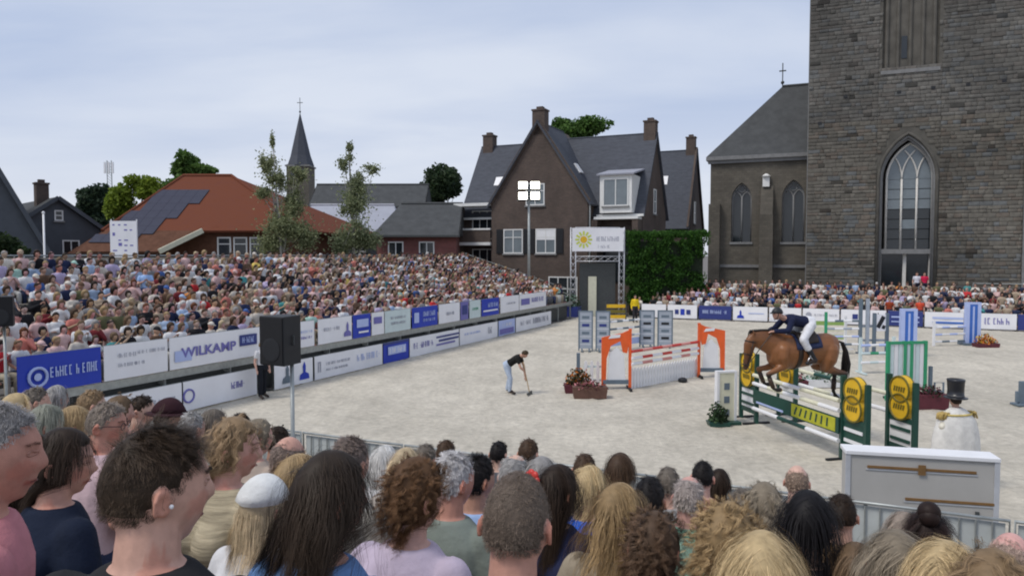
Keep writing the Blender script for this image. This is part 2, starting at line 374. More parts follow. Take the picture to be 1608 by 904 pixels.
GD, GL = (.03, .065, .02), (.06, .11, .03)
tree('round_tree', 'dark leafy tree between the grey rooftops and the brick house', gbase(690, 92), px_clumps(92, [(690, 285, 34, 30), (668, 296, 16, 18), (712, 292, 18, 22), (690, 310, 26, 20)]), 9000, .26, (.022, .042, .022), (.06, .09, .04), .35, seed=1)
tree('round_tree', 'green tree top rising behind the brick house roof ridge', gbase(902, 85), px_clumps(85, [(902, 198, 46, 18), (880, 192, 20, 13), (925, 195, 24, 16), (900, 225, 40, 20), (900, 260, 30, 25)]), 9000, .24, (.05, .10, .025), (.12, .22, .05), .4, seed=2)
tree('round_tree', 'dark green tree beside the tall mast behind the low houses', gbase(152, 92), px_clumps(92, [(152, 305, 26, 22), (138, 318, 16, 18), (165, 322, 18, 24), (150, 345, 26, 22)]), 8000, .24, (.02, .04, .026), (.06, .09, .05), .3, seed=3)
tree('round_tree', 'bright yellow-green tree next to the orange roof', gbase(212, 66), px_clumps(66, [(225, 288, 24, 20), (195, 310, 30, 22), (180, 328, 22, 20), (230, 300, 26, 18), (205, 345, 30, 22)]), 11000, .18, (.12, .18, .02), (.27, .35, .05), .25, seed=4)
tree('round_tree', 'mid green tree top showing above the orange roof ridge', gbase(296, 74), px_clumps(74, [(298, 252, 16, 17), (276, 268, 18, 16), (315, 268, 24, 12), (290, 290, 36, 20), (295, 320, 30, 26)]), 9000, .2, (.06, .12, .03), (.15, .25, .06), .25, seed=5)
tree('bush', 'dark bush below the leftmost steep roof', gbase(14, 40), px_clumps(40, [(10, 385, 26, 22), (-12, 372, 20, 18), (30, 395, 14, 12)]), 3600, .10, (.015, .03, .014), (.05, .08, .03), .1, seed=6, group=None)
tree('birch_tree', 'slender loose birch in front of the church spire', gbase(447, 44), px_clumps(44, [(428, 222, 6, 16), (420, 255, 17, 24), (436, 285, 26, 26), (455, 320, 28, 34), (440, 360, 40, 32), (470, 370, 28, 28), (425, 385, 26, 22), (415, 300, 18, 18), (462, 275, 20, 18)]), 15000, .08, (.13, .16, .075), (.36, .38, .21), .12, 'birch', seed=7, hollow=.1, sub=7, group='birches behind the grandstand')
tree('birch_tree', 'slender loose birch before the long grey roof', gbase(560, 46), px_clumps(46, [(548, 232, 6, 14), (545, 260, 15, 22), (558, 290, 24, 24), (552, 325, 30, 30), (560, 362, 36, 28), (580, 380, 24, 20), (585, 268, 14, 10), (535, 385, 22, 20)]), 14000, .08, (.13, .165, .08), (.36, .39, .23), .12, 'birch', seed=8, hollow=.1, sub=7, group='birches behind the grandstand')

# ================================================================ building kit (local x right, y away, z up; front faces -y)
M['slate_roof'] = mat('dark_roof_tiles', (.072, .078, .094), .7, .18, 2, .5, 14, stretch=(1, 1, 3.2), spec=.15)
M['slate_roof2'] = mat('grey_roof_tiles', (.075, .078, .08), .8, .16, 1.5, .5, 14, spec=.1)
M['pale_roof'] = mat('pale_grey_roof_sheet', (.34, .35, .40), .5, .08, 1)
M['orange_roof'] = mat('orange_roof_tiles', (.175, .062, .036), .9, .22, 2.5, .7, 16, col2=(.125, .046, .030), spec=.05)
M['brown_roof'] = mat('brown_roof_tiles', (.12, .06, .04), .9, .2, 2.5, .6, 16, spec=.05)
M['brick'] = brick_mat('brown_brick', (.066, .046, .038), (.098, .068, .054), (.115, .10, .088))
M['redbrick'] = brick_mat('red_brick', (.15, .045, .04), (.20, .06, .05), (.16, .12, .11))
M['slatewall'] = mat('slate_grey_boards', (.075, .085, .10), .7, .12, 2, .2)
M['stone'] = mat('weathered_sandstone', (1, 1, 1), .92, .28, 1.6, .7, 7, objcol=True, vcol=True)
M['mortar'] = mat('grey_mortar_wall', (.098, .092, .080), .95, .25, 1.2, .6, 8)
M['apse'] = brick_mat('apse_masonry', (.088, .078, .062), (.118, .104, .083), (.078, .070, .058), .42, .2, ms=.012)
M['cornice'] = mat('weathered_stone_trim', (.20, .20, .20), .85, .15, 3, .3)
M['tracery'] = mat('pale_stone_tracery', (.62, .60, .56), .85, .12, 4, .2)
M['panel'] = mat('solar_panel_glass', (.060, .062, .085), .6, .06, 2, spec=.04)
def window(parent, O, X, w, h, nv=2, rows=(), fm='wframe', gm='glass', sill=True, fw=.09, blind=0):
    """O lower-left corner on the wall, X unit vector along it; frame stands proud of the wall, the panes sit inside"""
    O, X = V(O), V(X).normalized(); Nn = X.cross(V((0, 0, 1))); Z = V((0, 0, 1)); f = MB()
    def bx(u0, u1, z0, z1, d0, d1, mb, mi=0):
        c = O + X * ((u0 + u1) / 2) + Z * ((z0 + z1) / 2) + Nn * ((d0 + d1) / 2)
        Mx = Matrix((X, -Nn, Z)).transposed(); mb.box(c, (u1 - u0, d1 - d0, z1 - z0), mi, M=Mx)
    bx(0, fw, 0, h, -.04, .06, f); bx(w - fw, w, 0, h, -.04, .06, f); bx(fw, w - fw, 0, fw, -.04, .058, f); bx(fw, w - fw, h - fw, h, -.04, .058, f)
    for i in range(1, nv): u = w * i / nv; bx(u - fw * .4, u + fw * .4, fw, h - fw, -.04, .052, f)
    for r in rows: bx(fw, w - fw, h * r - fw * .35, h * r + fw * .35, -.04, .050, f)
    fr = mk('window', f, M[fm], parent)
    us = [fw] + [w * i / nv for i in range(1, nv)] + [w - fw]; zs = [fw] + [h * r for r in rows] + [h - fw]
    for i in range(len(us) - 1):
        for j in range(len(zs) - 1):
            p = MB(); bx(us[i], us[i + 1], zs[j], zs[j + 1], -.01, .012, p); mk('pane', p, M[gm], fr)
    if blind: p = MB(); bx(fw, w - fw, h * (1 - blind), h - fw, .012, .04, p); mk('roller_blind', p, M['white'], fr)
    if sill: p = MB(); bx(-.08, w + .08, -.12, 0, -.02, .12, p); mk('sill', p, M['cornice'], fr)
    return fr
def slab(mb, pts, th, mi=0):
    """a roof plane: polygon given counter-clockwise seen from outside, thickened inwards"""
    pts = [V(p) for p in pts]; n = (pts[1] - pts[0]).cross(pts[2] - pts[0]).normalized(); k = len(pts)
    vs = pts + [p - n * th for p in pts]
    fs = [tuple(range(k)), tuple(range(2 * k - 1, k - 1, -1))] + [(i, k + i, k + (i + 1) % k, (i + 1) % k) for i in range(k)]
    mb.add(vs, fs, mi)
def chimney(parent, x, y, z0, z1, w=.9, d=.7, m='brick'):
    c = MB(); c.b2(x - w / 2, x + w / 2, y - d / 2, y + d / 2, z0, z1); c.b2(x - w / 2 - .06, x + w / 2 + .06, y - d / 2 - .06, y + d / 2 + .06, z1, z1 + .12); c.b2(x - w / 4, x + w / 4, y - d / 4, y + d / 4, z1 + .12, z1 + .35)
    return mk('chimney', c, M[m], parent)

# ---------------------------------------------------------------- brown brick house with the big gable
def brick_house():
    D = 58; k = D / FPX; t = thing('brick_house', 'brown brick house with a tall front gable, slate roof and three chimneys', 'house', (at(845, 400, D).x, D, 0), RZ)
    eave, apex = 8.7, 14.9
    w = MB()                                                 # walls
    w.prism([(-4.1, 0), (4.1, 0), (4.1, eave), (0, apex), (-4.1, eave)], (0, 7, 0))
    w.prism([(1.5, 0), (9.5, 0), (9.5, 8.0), (5.5, 14.2), (1.5, 8.0)], (-4.3, 0, 0), o=V((8.0, 0, 0)), X=V((0, 1, 0)))
    w.prism([(1.5, 0), (9.5, 0), (9.5, 8.0), (5.5, 14.0), (1.5, 8.0)], (4.6, 0, 0), o=V((-7.5, 0, 0)), X=V((0, 1, 0)))
    mk('wall', w, M['brick'], t)
    r = MB(); o = .28
    slab(r, [(4.45, -o, eave - .35), (4.45, 5.6, eave - .35), (.0, 5.6, apex + .14), (0, -o, apex + .14)], .14)
    slab(r, [(-4.45, 5.6, eave - .35), (-4.45, -o, eave - .35), (0, -o, apex + .14), (0, 5.6, apex + .14)], .14)
    for x0, x1, z in ((-7.7, -.5, 14.1), (.5, 8.2, 14.3)):
        slab(r, [(x0, 1.1, 7.5), (x1, 1.1, 7.5), (x1, 5.5, z + .1), (x0, 5.5, z + .1)], .14)
        slab(r, [(x1, 9.9, 7.5), (x0, 9.9, 7.5), (x0, 5.5, z + .1), (x1, 5.5, z + .1)], .14)
    rf = mk('roof', r, M['slate_roof'], t)
    chimney(rf, 0, .45, apex - 1.0, apex + .9, 1.05, .9); chimney(rf, -6.9, 5.5, 13.4, 15.0, .95, .9); chimney(rf, 7.6, 5.5, 13.4, 15.2, .95, .9)
    v = MB()                                                 # brick verges of the gable, standing proud
    for s in (-1, 1): v.bar((s * 4.2, -.06, eave - .1), (0, -.06, apex + .02), .16, .34)
    mk('verge', v, M['brick'], t)
    for x, z in ((-3.0, 4.6), (-.2, 4.6)):
        window(t, (x, 0, z), (1, 0, 0), 1.7, 1.95, 2, (.66,), blind=.0 if x < -1 else .45, gm='glass_l')
        for sx in (x - .62, x + 1.78):
            s = MB(); s.b2(sx, sx + .54, -.07, -.005, z, z + 1.95)
            for i in range(9): s.b2(sx + .06, sx + .48, -.085, -.07, z + .1 + i * .2, z + .2 + i * .2)
            mk('shutter', s, M['black'], t)
    window(t, (-1.05, 0, 8.4), (1, 0, 0), 1.6, 1.7, 2, (.66,), gm='glass_l')
    # stacked loggias at the left end: white slabs, brick parapets, dark openings behind
    b = MB()
    for z in (2.2, 5.4, 8.6): b.b2(-7.5, -4.14, -.2, 1.49, z - .12, z + .12)
    mk('balcony_slab', b, M['wframe'], t)
    b = MB(); b.b2(-7.45, -4.15, -.15, .0, 5.53, 6.5); b.b2(-7.45, -4.15, -.15, .0, 2.33, 3.3); mk('parapet', b, M['brick'], t)
    b = MB(); b.b2(-7.5, -4.14, -.2, .05, 6.52, 6.66); b.b2(-7.5, -4.14, -.2, .05, 3.32, 3.46); mk('parapet_cap', b, M['wframe'], t)
    b = MB(); b.b2(-7.48, -7.32, -.15, 1.495, 0, 8.45); mk('post', b, M['brick'], t)
    for z in (2.6, 5.8): window(t, (-6.6, 1.49, z), (1, 0, 0), 2.1, 2.4, 3, (), sill=False)
    gt = MB(); gt.b2(-7.5, -4.3, .9, 1.14, 7.42, 7.6); gt.b2(4.5, 8.2, .9, 1.14, 7.42, 7.6); mk('gutter', gt, M['wframe'], t)
    # dormer with pale cheeks on the right slope
    d = MB(); d.prism([(0, 7.7), (2.5, 7.7), (2.5, 10.6), (0, 10.6)], (0, 2.6, 0), o=V((4.9, .5, 0)))
    dm = mk('dormer', d, M['wframe'], t)
    d = MB(); slab(d, [(4.7, .25, 10.65), (7.6, .25, 10.65), (7.6, 3.6, 11.3), (4.7, 3.6, 11.3)], .12); mk('dormer_roof', d, M['pale_roof'], dm)
    window(t, (5.15, .5, 8.2), (1, 0, 0), 2.0, 2.1, 2, (), gm='glass_l')
    d = MB(); d.b2(4.5, 7.95, .2, 1.45, 7.2, 7.4); mk('canopy', d, M['wframe'], t)
    d = MB(); d.b2(4.9, 7.4, 1.42, 1.5, 2.4, 6.2); mk('recess_shade', d, M['glass'], t)  # flat dark slab in place of the shaded depth of the entry
    d = MB(); d.b2(4.3, 4.75, .25, 1.5, 0, 7.2); d.b2(7.5, 7.95, .25, 1.5, 0, 7.2); mk('post', d, M['brick'], t)
    # roof lights
    for p, nrm in (((-4.9, 3.2, 10.75), -1), ((2.45, 2.6, 11.45), 1)):
        s = MB()
        if nrm < 0: s.box(p, (.75, .9, .12), M=Matrix.Rotation(R(56), 3, 'X'))
        else: s.box((p[0], p[1], p[2]), (.9, .75, .12), M=Matrix.Rotation(R(55), 3, 'Y'))
        mk('roof_light', s, M['white'], rf)
    # gable end on the right
    window(t, (8.0, 4.9, 7.8), (0, 1, 0), .9, 2.0, 1, (.5,), gm='glass_l')
    dp = MB(); dp.tube([(4.3, -.08, 0), (4.3, -.08, 8.3)], .06, 8); mk('downpipe', dp, M['steel'], t)
    window(t, (.9, 0, .9), (1, 0, 0), 2.4, 1.9, 3, (.5,))
    dd = MB(); dd.b2(-2.8, -1.7, -.05, .04, 0, 2.3); mk('door', dd, M['wframe'], t)
    return t
brick_house()
def rear_house():
    D = 72; t = thing('brick_house', 'second brown brick house with a white dormer, standing behind the hedge', 'house', (at(1018, 400, D).x, D, 0), RZ)
    w = MB(); w.prism([(0, 0), (8, 0), (8, 7.6), (4, 15.0), (0, 7.6)], (-6.5, 0, 0), o=V((3.8, 0, 0)), X=V((0, 1, 0))); mk('wall', w, M['brick'], t)
    r = MB(); slab(r, [(-3.0, -.4, 7.0), (4.0, -.4, 7.0), (4.0, 4, 15.1), (-3.0, 4, 15.1)], .15); slab(r, [(4.0, 8.4, 7.0), (-3.0, 8.4, 7.0), (-3.0, 4, 15.1), (4.0, 4, 15.1)], .15)
    rf = mk('roof', r, M['slate_roof'], t); chimney(rf, 3.3, 4, 14.2, 16.2)
    d = MB(); d.b2(-2.0, -.2, .4, 3.2, 8.0, 11.2); dm = mk('dormer', d, M['wframe'], t); window(t, (-1.8, .4, 8.4), (1, 0, 0), 1.4, 2.2, 2, (), gm='glass_l')
    d = MB(); d.box((.9, 2.3, 11.9), (.9, 1.0, .15), M=Matrix.Rotation(R(62), 3, 'X')); mk('roof_light', d, M['white'], rf)
    d = MB(); d.b2(-1.2, 1.6, -.5, .5, 7.2, 7.45); mk('canopy', d, M['wframe'], t)
    window(t, (3.8, 3.0, 7.6), (0, 1, 0), 1.0, 2.2, 1, (.5,), gm='glass_l')
    window(t, (-1.8, 0, 1.0), (1, 0, 0), 1.6, 2.2, 2); window(t, (1.0, 0, 4.6), (1, 0, 0), 1.2, 1.8, 2)
    v = MB(); v.bar((3.85, -.3, 7.1), (3.85, 4, 15.2), .2, .3); v.bar((3.85, 8.3, 7.1), (3.85, 4, 15.2), .2, .3); mk('verge', v, M['brick'], t)
    return t
rear_house()

# ---------------------------------------------------------------- low houses on the left
def gable_house(name, label, px, D, rz, half, eave, apex, depth, wall, roof, shift=0):
    t = thing(name, label, 'house', (at(px, 400, D).x, D, 0), rz)
    w = MB(); w.prism([(-half, 0), (half, 0), (half, eave), (shift, apex), (-half, eave)], (0, depth, 0)); mk('wall', w, M[wall], t)
    r = MB(); e = .35; k = (apex - eave) / half * e
    slab(r, [(half + e, -e, eave - k), (half + e, depth + e, eave - k), (shift, depth + e, apex + .14), (shift, -e, apex + .14)], .16)
    slab(r, [(-half - e, depth + e, eave - k), (-half - e, -e, eave - k), (shift, -e, apex + .14), (shift, depth + e, apex + .14)], .16)
    rf = mk('roof', r, M[roof], t)
    b = MB()
    for s in (-1, 1): b.bar((s * (half + e), -e - .03, eave - k - .02), (shift, -e - .03, apex + .08), .06, .26)
    mk('bargeboard', b, M['slatewall'], t)
    return t, rf
t, rf = gable_house('slate_house', 'dark slate-grey gabled house with a small square attic window', 92, 52, R(46), 3.4, 6.0, 8.45, 9, 'slatewall', 'slate_roof2')
chimney(rf, -.35, 2.5, 7.8, 9.6, .8, .7); window(t, (-.2, 0, 6.9), (1, 0, 0), .55, .75, 1, (.5,)); window(t, (.25, 0, 4.35), (1, 0, 0), 1.1, 1.2, 2, ())
window(t, (-2.3, 0, 4.2), (1, 0, 0), 1.0, 1.3, 2, ())
d = MB(); d.b2(-1.5, -.5, -.05, .03, 0, 2.2); mk('door', d, M['white'], t)
t, rf = gable_house('slate_house', 'steep dark roof cut off by the left picture edge', -46, 44, R(35), 4.0, 4.6, 12.6, 9, 'slatewall', 'slate_roof2')
window(t, (-2.0, 0, 3.0), (1, 0, 0), 1.2, 1.4, 2, ()); window(t, (1.6, 0, 3.2), (1, 0, 0), 1.1, 1.3, 2, ())

def orange_house():
    D = 50; o = gbase(360, D); t = thing('orange_house', 'house with an orange hipped roof and solar panels', 'house', o)
    L = lambda px, py, d: at(px, py, d) - o
    ez = L(400, 362, 47).z
    e = [L(160, 362, 47), L(482, 362, 47)]; e[0].z = e[1].z = ez
    rl, rr = L(288, 276, 54), L(364, 276, 54); rz = rl.z; rr.z = rz
    bl, br = V((e[0].x - 1, 15, ez)), V((e[1].x + 2, 15, ez))
    r = MB(); slab(r, [e[0], e[1], rr, rl], .16); slab(r, [e[1], br, rr], .16); slab(r, [bl, e[0], rl], .16); slab(r, [br, bl, rl, rr], .16)
    r.tube([rl, rr], .14, 8); r.tube([rr, e[1]], .12, 8); r.tube([rl, e[0]], .12, 8)
    nrm = (e[1] - e[0]).cross(rl - e[0]).normalized()
    rf = mk('roof', r, M['orange_roof'], t)
    dn = (e[0] - rl); dn = (dn - V((1, 0, 0)) * dn.x)                       # straight down the slope
    q0 = L(165, 362, 47); q1 = L(318, 362, 47); low = dn.normalized() * 2.6
    c = MB(); slab(c, [q0 + low + V((-.6, 0, 0)), q1 + low + V((-1.7, 0, 0)), q1, q0], .16); mk('lean_to_roof', c, M['brown_roof'], t)
    v = MB(); v.bar(q1 + low + V((-1.68, -.1, .0)), q1 + V((.05, -.1, 0)), .12, .3); mk('bargeboard', v, M['cream'], t)
    w = MB(); w.prism([(e[0].x + .7, 0), (e[1].x - .7, 0), (e[1].x - .7, ez - .12), (e[0].x + .7, ez - .12)], (0, 11, 0), o=V((0, e[0].y + .6, 0))); mk('wall', w, M['brown_roof'], t)
    x = q1.x + .3
    for i in range(3): window(t, (x + .4 + i * 1.05, e[0].y + .6, ez - 1.9), (1, 0, 0), .9, 1.5, 1, (.7,)); 
    # solar panels laid on the slope, stepping down to the left
    X = V((1, 0, 0)); Dn = dn.normalized(); pw, ph = .72, 1.05
    me = None; base = L(330, 304, 52); kk = (rl - base).dot(nrm); base = base + nrm * kk
    Mx = Matrix((X, Dn * -1, nrm)).transposed().to_4x4()
    b = MB(); b.box((0, 0, 0), (pw - .015, ph - .015, .03)); me = mesh_of('solar_panel', b, M['panel'])
    for row in range(7):
        for c_ in range(8):
            p = base + X * (-(c_ + .5) * pw - round(row * .34 / pw) * pw) + Dn * ((row + .45) * ph) + nrm * .05
            tt = (p - rl).dot(Dn) / (e[0] - rl).dot(Dn); xh = rl.x + (e[0].x - rl.x) * min(tt + .08, 1.15)
            if p.x - pw / 2 < xh + .1 or tt > 1.42: continue
            o_ = link('solar_panel', me, rf); o_.matrix_local = Matrix.Translation(p) @ Mx
    return t
orange_house()
def long_roof(name, label, x0, x1, y0, y1, D, wall, roof, hipl=0, hipr=0, win=0):
    o = gbase((x0 + x1) / 2, D); t = thing(name, label, 'house', o)
    k = D / FPX; hw = (x1 - x0) / 2 * k; ez = at(0, y1, D).z; D2 = D + 4; rz = at(0, y0, D2).z
    w = MB(); w.b2(-hw + .3, hw - .3, .4, 7.6, 0, ez); mk('wall', w, M[wall], t)
    r = MB(); a = hw * hipl; b = hw * hipr
    slab(r, [(-hw, 0, ez - .1), (hw, 0, ez - .1), (hw - b, 4, rz), (-hw + a, 4, rz)], .15); slab(r, [(hw, 8, ez - .1), (-hw, 8, ez - .1), (-hw + a, 4, rz), (hw - b, 4, rz)], .15)
    slab(r, [(-hw, 8, ez - .1), (-hw, 0, ez - .1), (-hw + a, 4, rz)], .1); slab(r, [(hw, 0, ez - .1), (hw, 8, ez - .1), (hw - b, 4, rz)], .1)
    r.tube([(-hw + a, 4, rz + .02), (hw - b, 4, rz + .02)], .13, 6); mk('roof', r, M[roof], t)
    g = MB(); g.b2(-hw, hw, -.12, .02, ez - .26, ez - .1); mk('gutter', g, M['steel_d'], t)
    for i in range(win): window(t, (-hw + 1.2 + i * (2 * hw - 2) / max(win, 1), .4, ez - 1.9), (1, 0, 0), 1.2, 1.3, 2, ())
    return t
long_roof('long_house', 'long dark grey roof behind the birches, below the spire', 484, 668, 290, 322, 82, 'redbrick', 'slate_roof2', win=3)
long_roof('shed', 'shed with a pale grey metal roof behind the birches', 470, 628, 322, 362, 66, 'slatewall', 'pale_roof', hipr=.25, win=2)
long_roof('red_barn', 'low red brick building with a dark hipped roof beside the brown house', 584, 722, 320, 367, 57, 'redbrick', 'slate_roof2', hipl=.5, win=2)
long_roof('cottage', 'small brown-tiled roof left of the white poster', 104, 196, 358, 396, 48, 'redbrick', 'brown_roof', hipl=.3, hipr=.1, win=2)

def spire_church():
    D = 125; o = gbase(469, D); t = thing('village_church', 'distant church tower with a slim dark pointed spire', 'church', o); k = D / FPX
    zt = at(0, 258, D).z; zs = at(0, 178, D).z; w = MB(); w.b2(-1.9, 1.9, 0, 3.8, 0, zt); mk('tower', w, M['apse'], t)
    s = MB(); s.loft([(V((0, 1.9, z)), V((r, 0, 0)), V((0, r, 0))) for r, z in ((2.35, zt - .1), (1.75, zt + 1.6), (1.1, zt + 4.4), (.06, zs + .3))], 8); sp = mk('spire', s, M['slate_roof'], t)
    c = MB(); c.tube([(0, 1.9, zs), (0, 1.9, zs + 3)], .05, 6); c.b2(-.5, .5, 1.86, 1.94, zs + 2.1, zs + 2.2); c.ball((0, 1.9, zs + .6), .18, 8, 6); mk('cross', c, M['steel_d'], sp)
    for x in (-.8, .8):
        b = MB(); b.b2(x - .35, x + .35, -.05, .05, zt - 2.6, zt - .8); mk('louvre_opening', b, M['glass'], t)
    c = MB(); c.b2(-2.1, 2.1, -.2, 4, zt - .35, zt - .1); mk('cornice', c, M['cornice'], t)
    return t
spire_church()

# ---------------------------------------------------------------- old church: sandstone tower and choir
TA = R(22.6); TX = V((math.cos(TA), -math.sin(TA), 0)); TY = V((math.sin(TA), math.cos(TA), 0))
def arch(xc, w, zs, n=10, rf=1.0):
    r = w * rf; h = math.sqrt(r * r - (r - w / 2) ** 2); pts = []
    a1 = math.acos((r - w / 2) / r)
    for i in range(n + 1): a = math.pi - a1 * i / n; pts.append((xc - w / 2 + r + r * math.cos(a), zs + r * math.sin(a)))
    return pts + [(2 * xc - x, z) for x, z in pts[-2::-1]]
def holed_wall(mb, x0, x1, z0, z1, holes, th):
    """front skin at y 0..th; holes: (xc, w, zsill, zspring, niche_z or None) sorted by x"""
    def P(poly): mb.prism(poly, (0, th, 0))
    x = x0
    for xc, w, zs, zp, nz in holes:
        P([(x, z0), (xc - w / 2, z0), (xc - w / 2, z1), (x, z1)])
        if zs > z0: P([(xc - w / 2, z0), (xc + w / 2, z0), (xc + w / 2, zs), (xc - w / 2, zs)])
        a = arch(xc, w, zp); zt = nz or z1
        for (ax, az), (bx, bz) in zip(a[:-1], a[1:]): P([(ax, az), (bx, bz), (bx, zt), (ax, zt)])
        x = xc + w / 2
    P([(x, z0), (x1, z0), (x1, z1), (x, z1)])
def old_church():
    P0 = at(1266, 400, 60); P0.z = 0
    t = thing('old_church', 'old sandstone church with a massive square tower and slate-roofed choir', 'church', P0, -TA)
    def sx(px, off=0):                                  # local x on the tower front for a photo column
        q = (px - 804) / FPX; o = P0 + TY * off; return (q * o.y - o.x) / (TX.x - q * TX.y)
    def lz(px, py, off=0): s = sx(px, off); p = P0 + TX * s + TY * off; return at(px, py, p.y).z
    w_ = sx(1604); H = 31.0
    xc, ww = (sx(1378) + sx(1466)) / 2, sx(1466) - sx(1378)
    zap = lz(1421, 212); zsp = zap - .866 * ww; nz = lz(1428, 108); th = .55
    wl_ = MB(); holed_wall(wl_, 0, w_, 0, H, [(xc, ww, 0, zsp, nz)], th); wl_.b2(0, w_, 1.6, w_, 0, H)
    wl_.b2(0, .6, th, 1.6, 0, H); wl_.b2(w_ - .6, w_, th, 1.6, 0, H); tw = mk('tower', wl_, M['mortar'], t)
    # stone blocks, laid in uneven courses and standing a little proud of the joints
    rng = random.Random(5); cube = MB(); b = .5; c = .46
    vs = [(sx_ * b, -.5 + (0 if not i else 0), sz * b) for i in (0,) for sz in (-1, 1) for sx_ in (-1, 1)]
    ring = [(-.5, -.5), (.5, -.5), (.5, .5), (-.5, .5)]
    back = [(x, .5, z) for x, z in ring]; mid = [(x, -.3, z) for x, z in ring]; fro = [(x * .93, -.5, z * .88) for x, z in ring]
    cube.add(back + mid + fro, [(8, 9, 10, 11)] + [(4 + i, 4 + (i + 1) % 4, 8 + (i + 1) % 4, 8 + i) for i in range(4)] + [(i, (i + 1) % 4, 4 + (i + 1) % 4, 4 + i) for i in range(4)])
    bme = mesh_of('stone_block', cube, M['stone']); set_col(bme, np.ones((12, 3)))
    A = arch(xc, ww + .5, zsp)
    def in_hole(x0, x1, z0, z1):
        m_ = .22
        if z0 > nz - .1 and x1 > xc - ww / 2 and x0 < xc + ww / 2: return True
        if x1 < xc - ww / 2 - m_ or x0 > xc + ww / 2 + m_: return False
        if z0 < zsp: return True
        for (ax, az), (bx, bz) in zip(A[:-1], A[1:]):
            if x0 < bx and x1 > ax and z0 < max(az, bz): return True
        return False
    blocks = []; z = 0.0
    while z < 25.5:
        h = rng.uniform(.22, .38); x = 0.02
        while x < w_ - .1:
            l = min(rng.uniform(.28, .95), w_ - .02 - x)
            segs = [(x, x + l)]
            for e in (xc - ww / 2 - .23, xc + ww / 2 + .23):
                segs = [q for a, b_ in segs for q in ([(a, e), (e, b_)] if a < e < b_ else [(a, b_)])]
            for a, b_ in segs:
                if b_ - a > .12 and not in_hole(a + .03, b_ - .03, z + .02, z + h - .02): blocks.append((a, b_, z, z + h))
            x += l
        z += h
    blocks.sort(key=lambda q: -(q[1] - q[0]) * (q[3] - q[2]))
    def scol(a, z):
        n = mnoise.noise(V((a * .22, z * .22, 1.3))); n2 = rng.random(); v = .128 + .055 * n + rng.uniform(-.019, .019)
        base = V((1.0, .92, .78)) if n2 < .7 else (V((1.0, .85, .70)) if n2 < .88 else V((.93, .96, .95)))
        if z > 15: base = base.lerp(V((.97, .96, .92)), .5); v *= .9
        if rng.random() < .03: v *= .45
        return base * max(.03, v)
    V_, F_, C_ = [], [], []; cv = np.array(cube.v); cf = [list(f) for f in cube.f]
    for i, (a, b_, z0, z1) in enumerate(blocks):
        pr = rng.uniform(.015, .065); cc = scol(a, z0); j = .012
        loc = ((a + b_) / 2, -pr / 2 + .02, (z0 + z1) / 2); sc = (b_ - a - j, pr + .04, z1 - z0 - j)
        if i < 300:
            o_ = link('stone_block', bme, tw, loc); o_.scale = sc; o_.color = (*cc, 1)
        else: V_.append(cv * np.array(sc) + np.array(loc)); F_.append(np.array(cf) + 12 * (i - 300)); C_.append(np.tile(np.array(cc), (12, 1)))
    o_ = link('stonework', np_mesh('stonework', np.concatenate(V_), np.concatenate(F_), M['stone'], np.concatenate(C_)), tw); o_['kind'] = 'stuff'
    # moulded arch round the tall opening
    for dd, rr, yy in ((.16, .13, -.02), (-.12, .10, .12), (-.32, .09, .30)):
        a = arch(xc, ww + dd, zsp); mb = MB(); mb.tube([V((a[0][0], yy, 0))] + [V((x, yy, z)) for x, z in a] + [V((a[-1][0], yy, 0))], rr, 8); mk('arch_moulding', mb, M['cornice'] if dd < 0 else M['mortar'], tw, smooth=True)
    # window: tracery, mullions, panes
    y = .75; zs0 = lz(1421, 391, .7); zl = lz(1421, 396, .7); wx0, wx1 = sx(1389, .7), sx(1461, .7); wwid = wx1 - wx0; wxc = (wx0 + wx1) / 2; wsp = zap - .55 - .866 * wwid
    win = MB(); a = arch(wxc, wwid, wsp)
    win.tube([V((wx0, y, zs0))] + [V((x, y, z)) for x, z in a] + [V((wx1, y, zs0))], .10, 6)
    lw = wwid / 3
    def inside(x, z):
        if z <= wsp: return wx0 < x < wx1
        r = wwid; return (x - (wxc + wwid / 2)) ** 2 + (z - wsp) ** 2 < r * r and (x - (wxc - wwid / 2)) ** 2 + (z - wsp) ** 2 < r * r
    for i in (1, 2): win.tube([V((wx0 + lw * i, y, zs0)), V((wx0 + lw * i, y, wsp))], .085, 6)
    for i in (0, 1, 2, 3):                             # intersecting arcs springing from every mullion
        x0_ = wx0 + lw * i
        for s in (-1, 1):
            pts = []
            for q in range(18):
                an = q / 17 * R(75); x = x0_ + s * wwid * (1 - math.cos(an)); z_ = wsp + wwid * math.sin(an)
                if inside(x, z_): pts.append(V((x, y, z_)))
            if len(pts) > 2: win.tube(pts, .06, 6)
    wo_ = mk('tracery_window', win, M['tracery'], tw, smooth=True)
    nrow = 7
    for i in range(3):
        for j in range(nrow):
            z0, z1 = zs0 + (wsp - zs0) * j / nrow, zs0 + (wsp - zs0) * (j + 1) / nrow
            p = MB(); p.box((wx0 + lw * (i + .5), y + .06 + .012 * ((i * 3 + j * 5) % 4), (z0 + z1) / 2), (lw - .05, .02, z1 - z0 - .05)); mk('pane', p, M['glass_l'] if j >= 4 or (j == 2 and i == 1) else M['glass'], wo_)
    pts = [(x, z) for x, z in a]; p = MB(); p.prism(pts, (0, .02, 0), o=V((0, y + .06, 0))); mk('pane', p, M['glass_l'], wo_)
    s = MB(); s.b2(xc - ww / 2, xc + ww / 2, .25, 1.2, zl - .12, zs0); mk('lintel', s, M['cornice'], tw)
    d = MB(); d.b2(xc - ww / 2 + .25, xc + ww / 2 - .25, .9, 1.0, 0, zl - .12); dr = mk('door', d, M['glass'], tw)
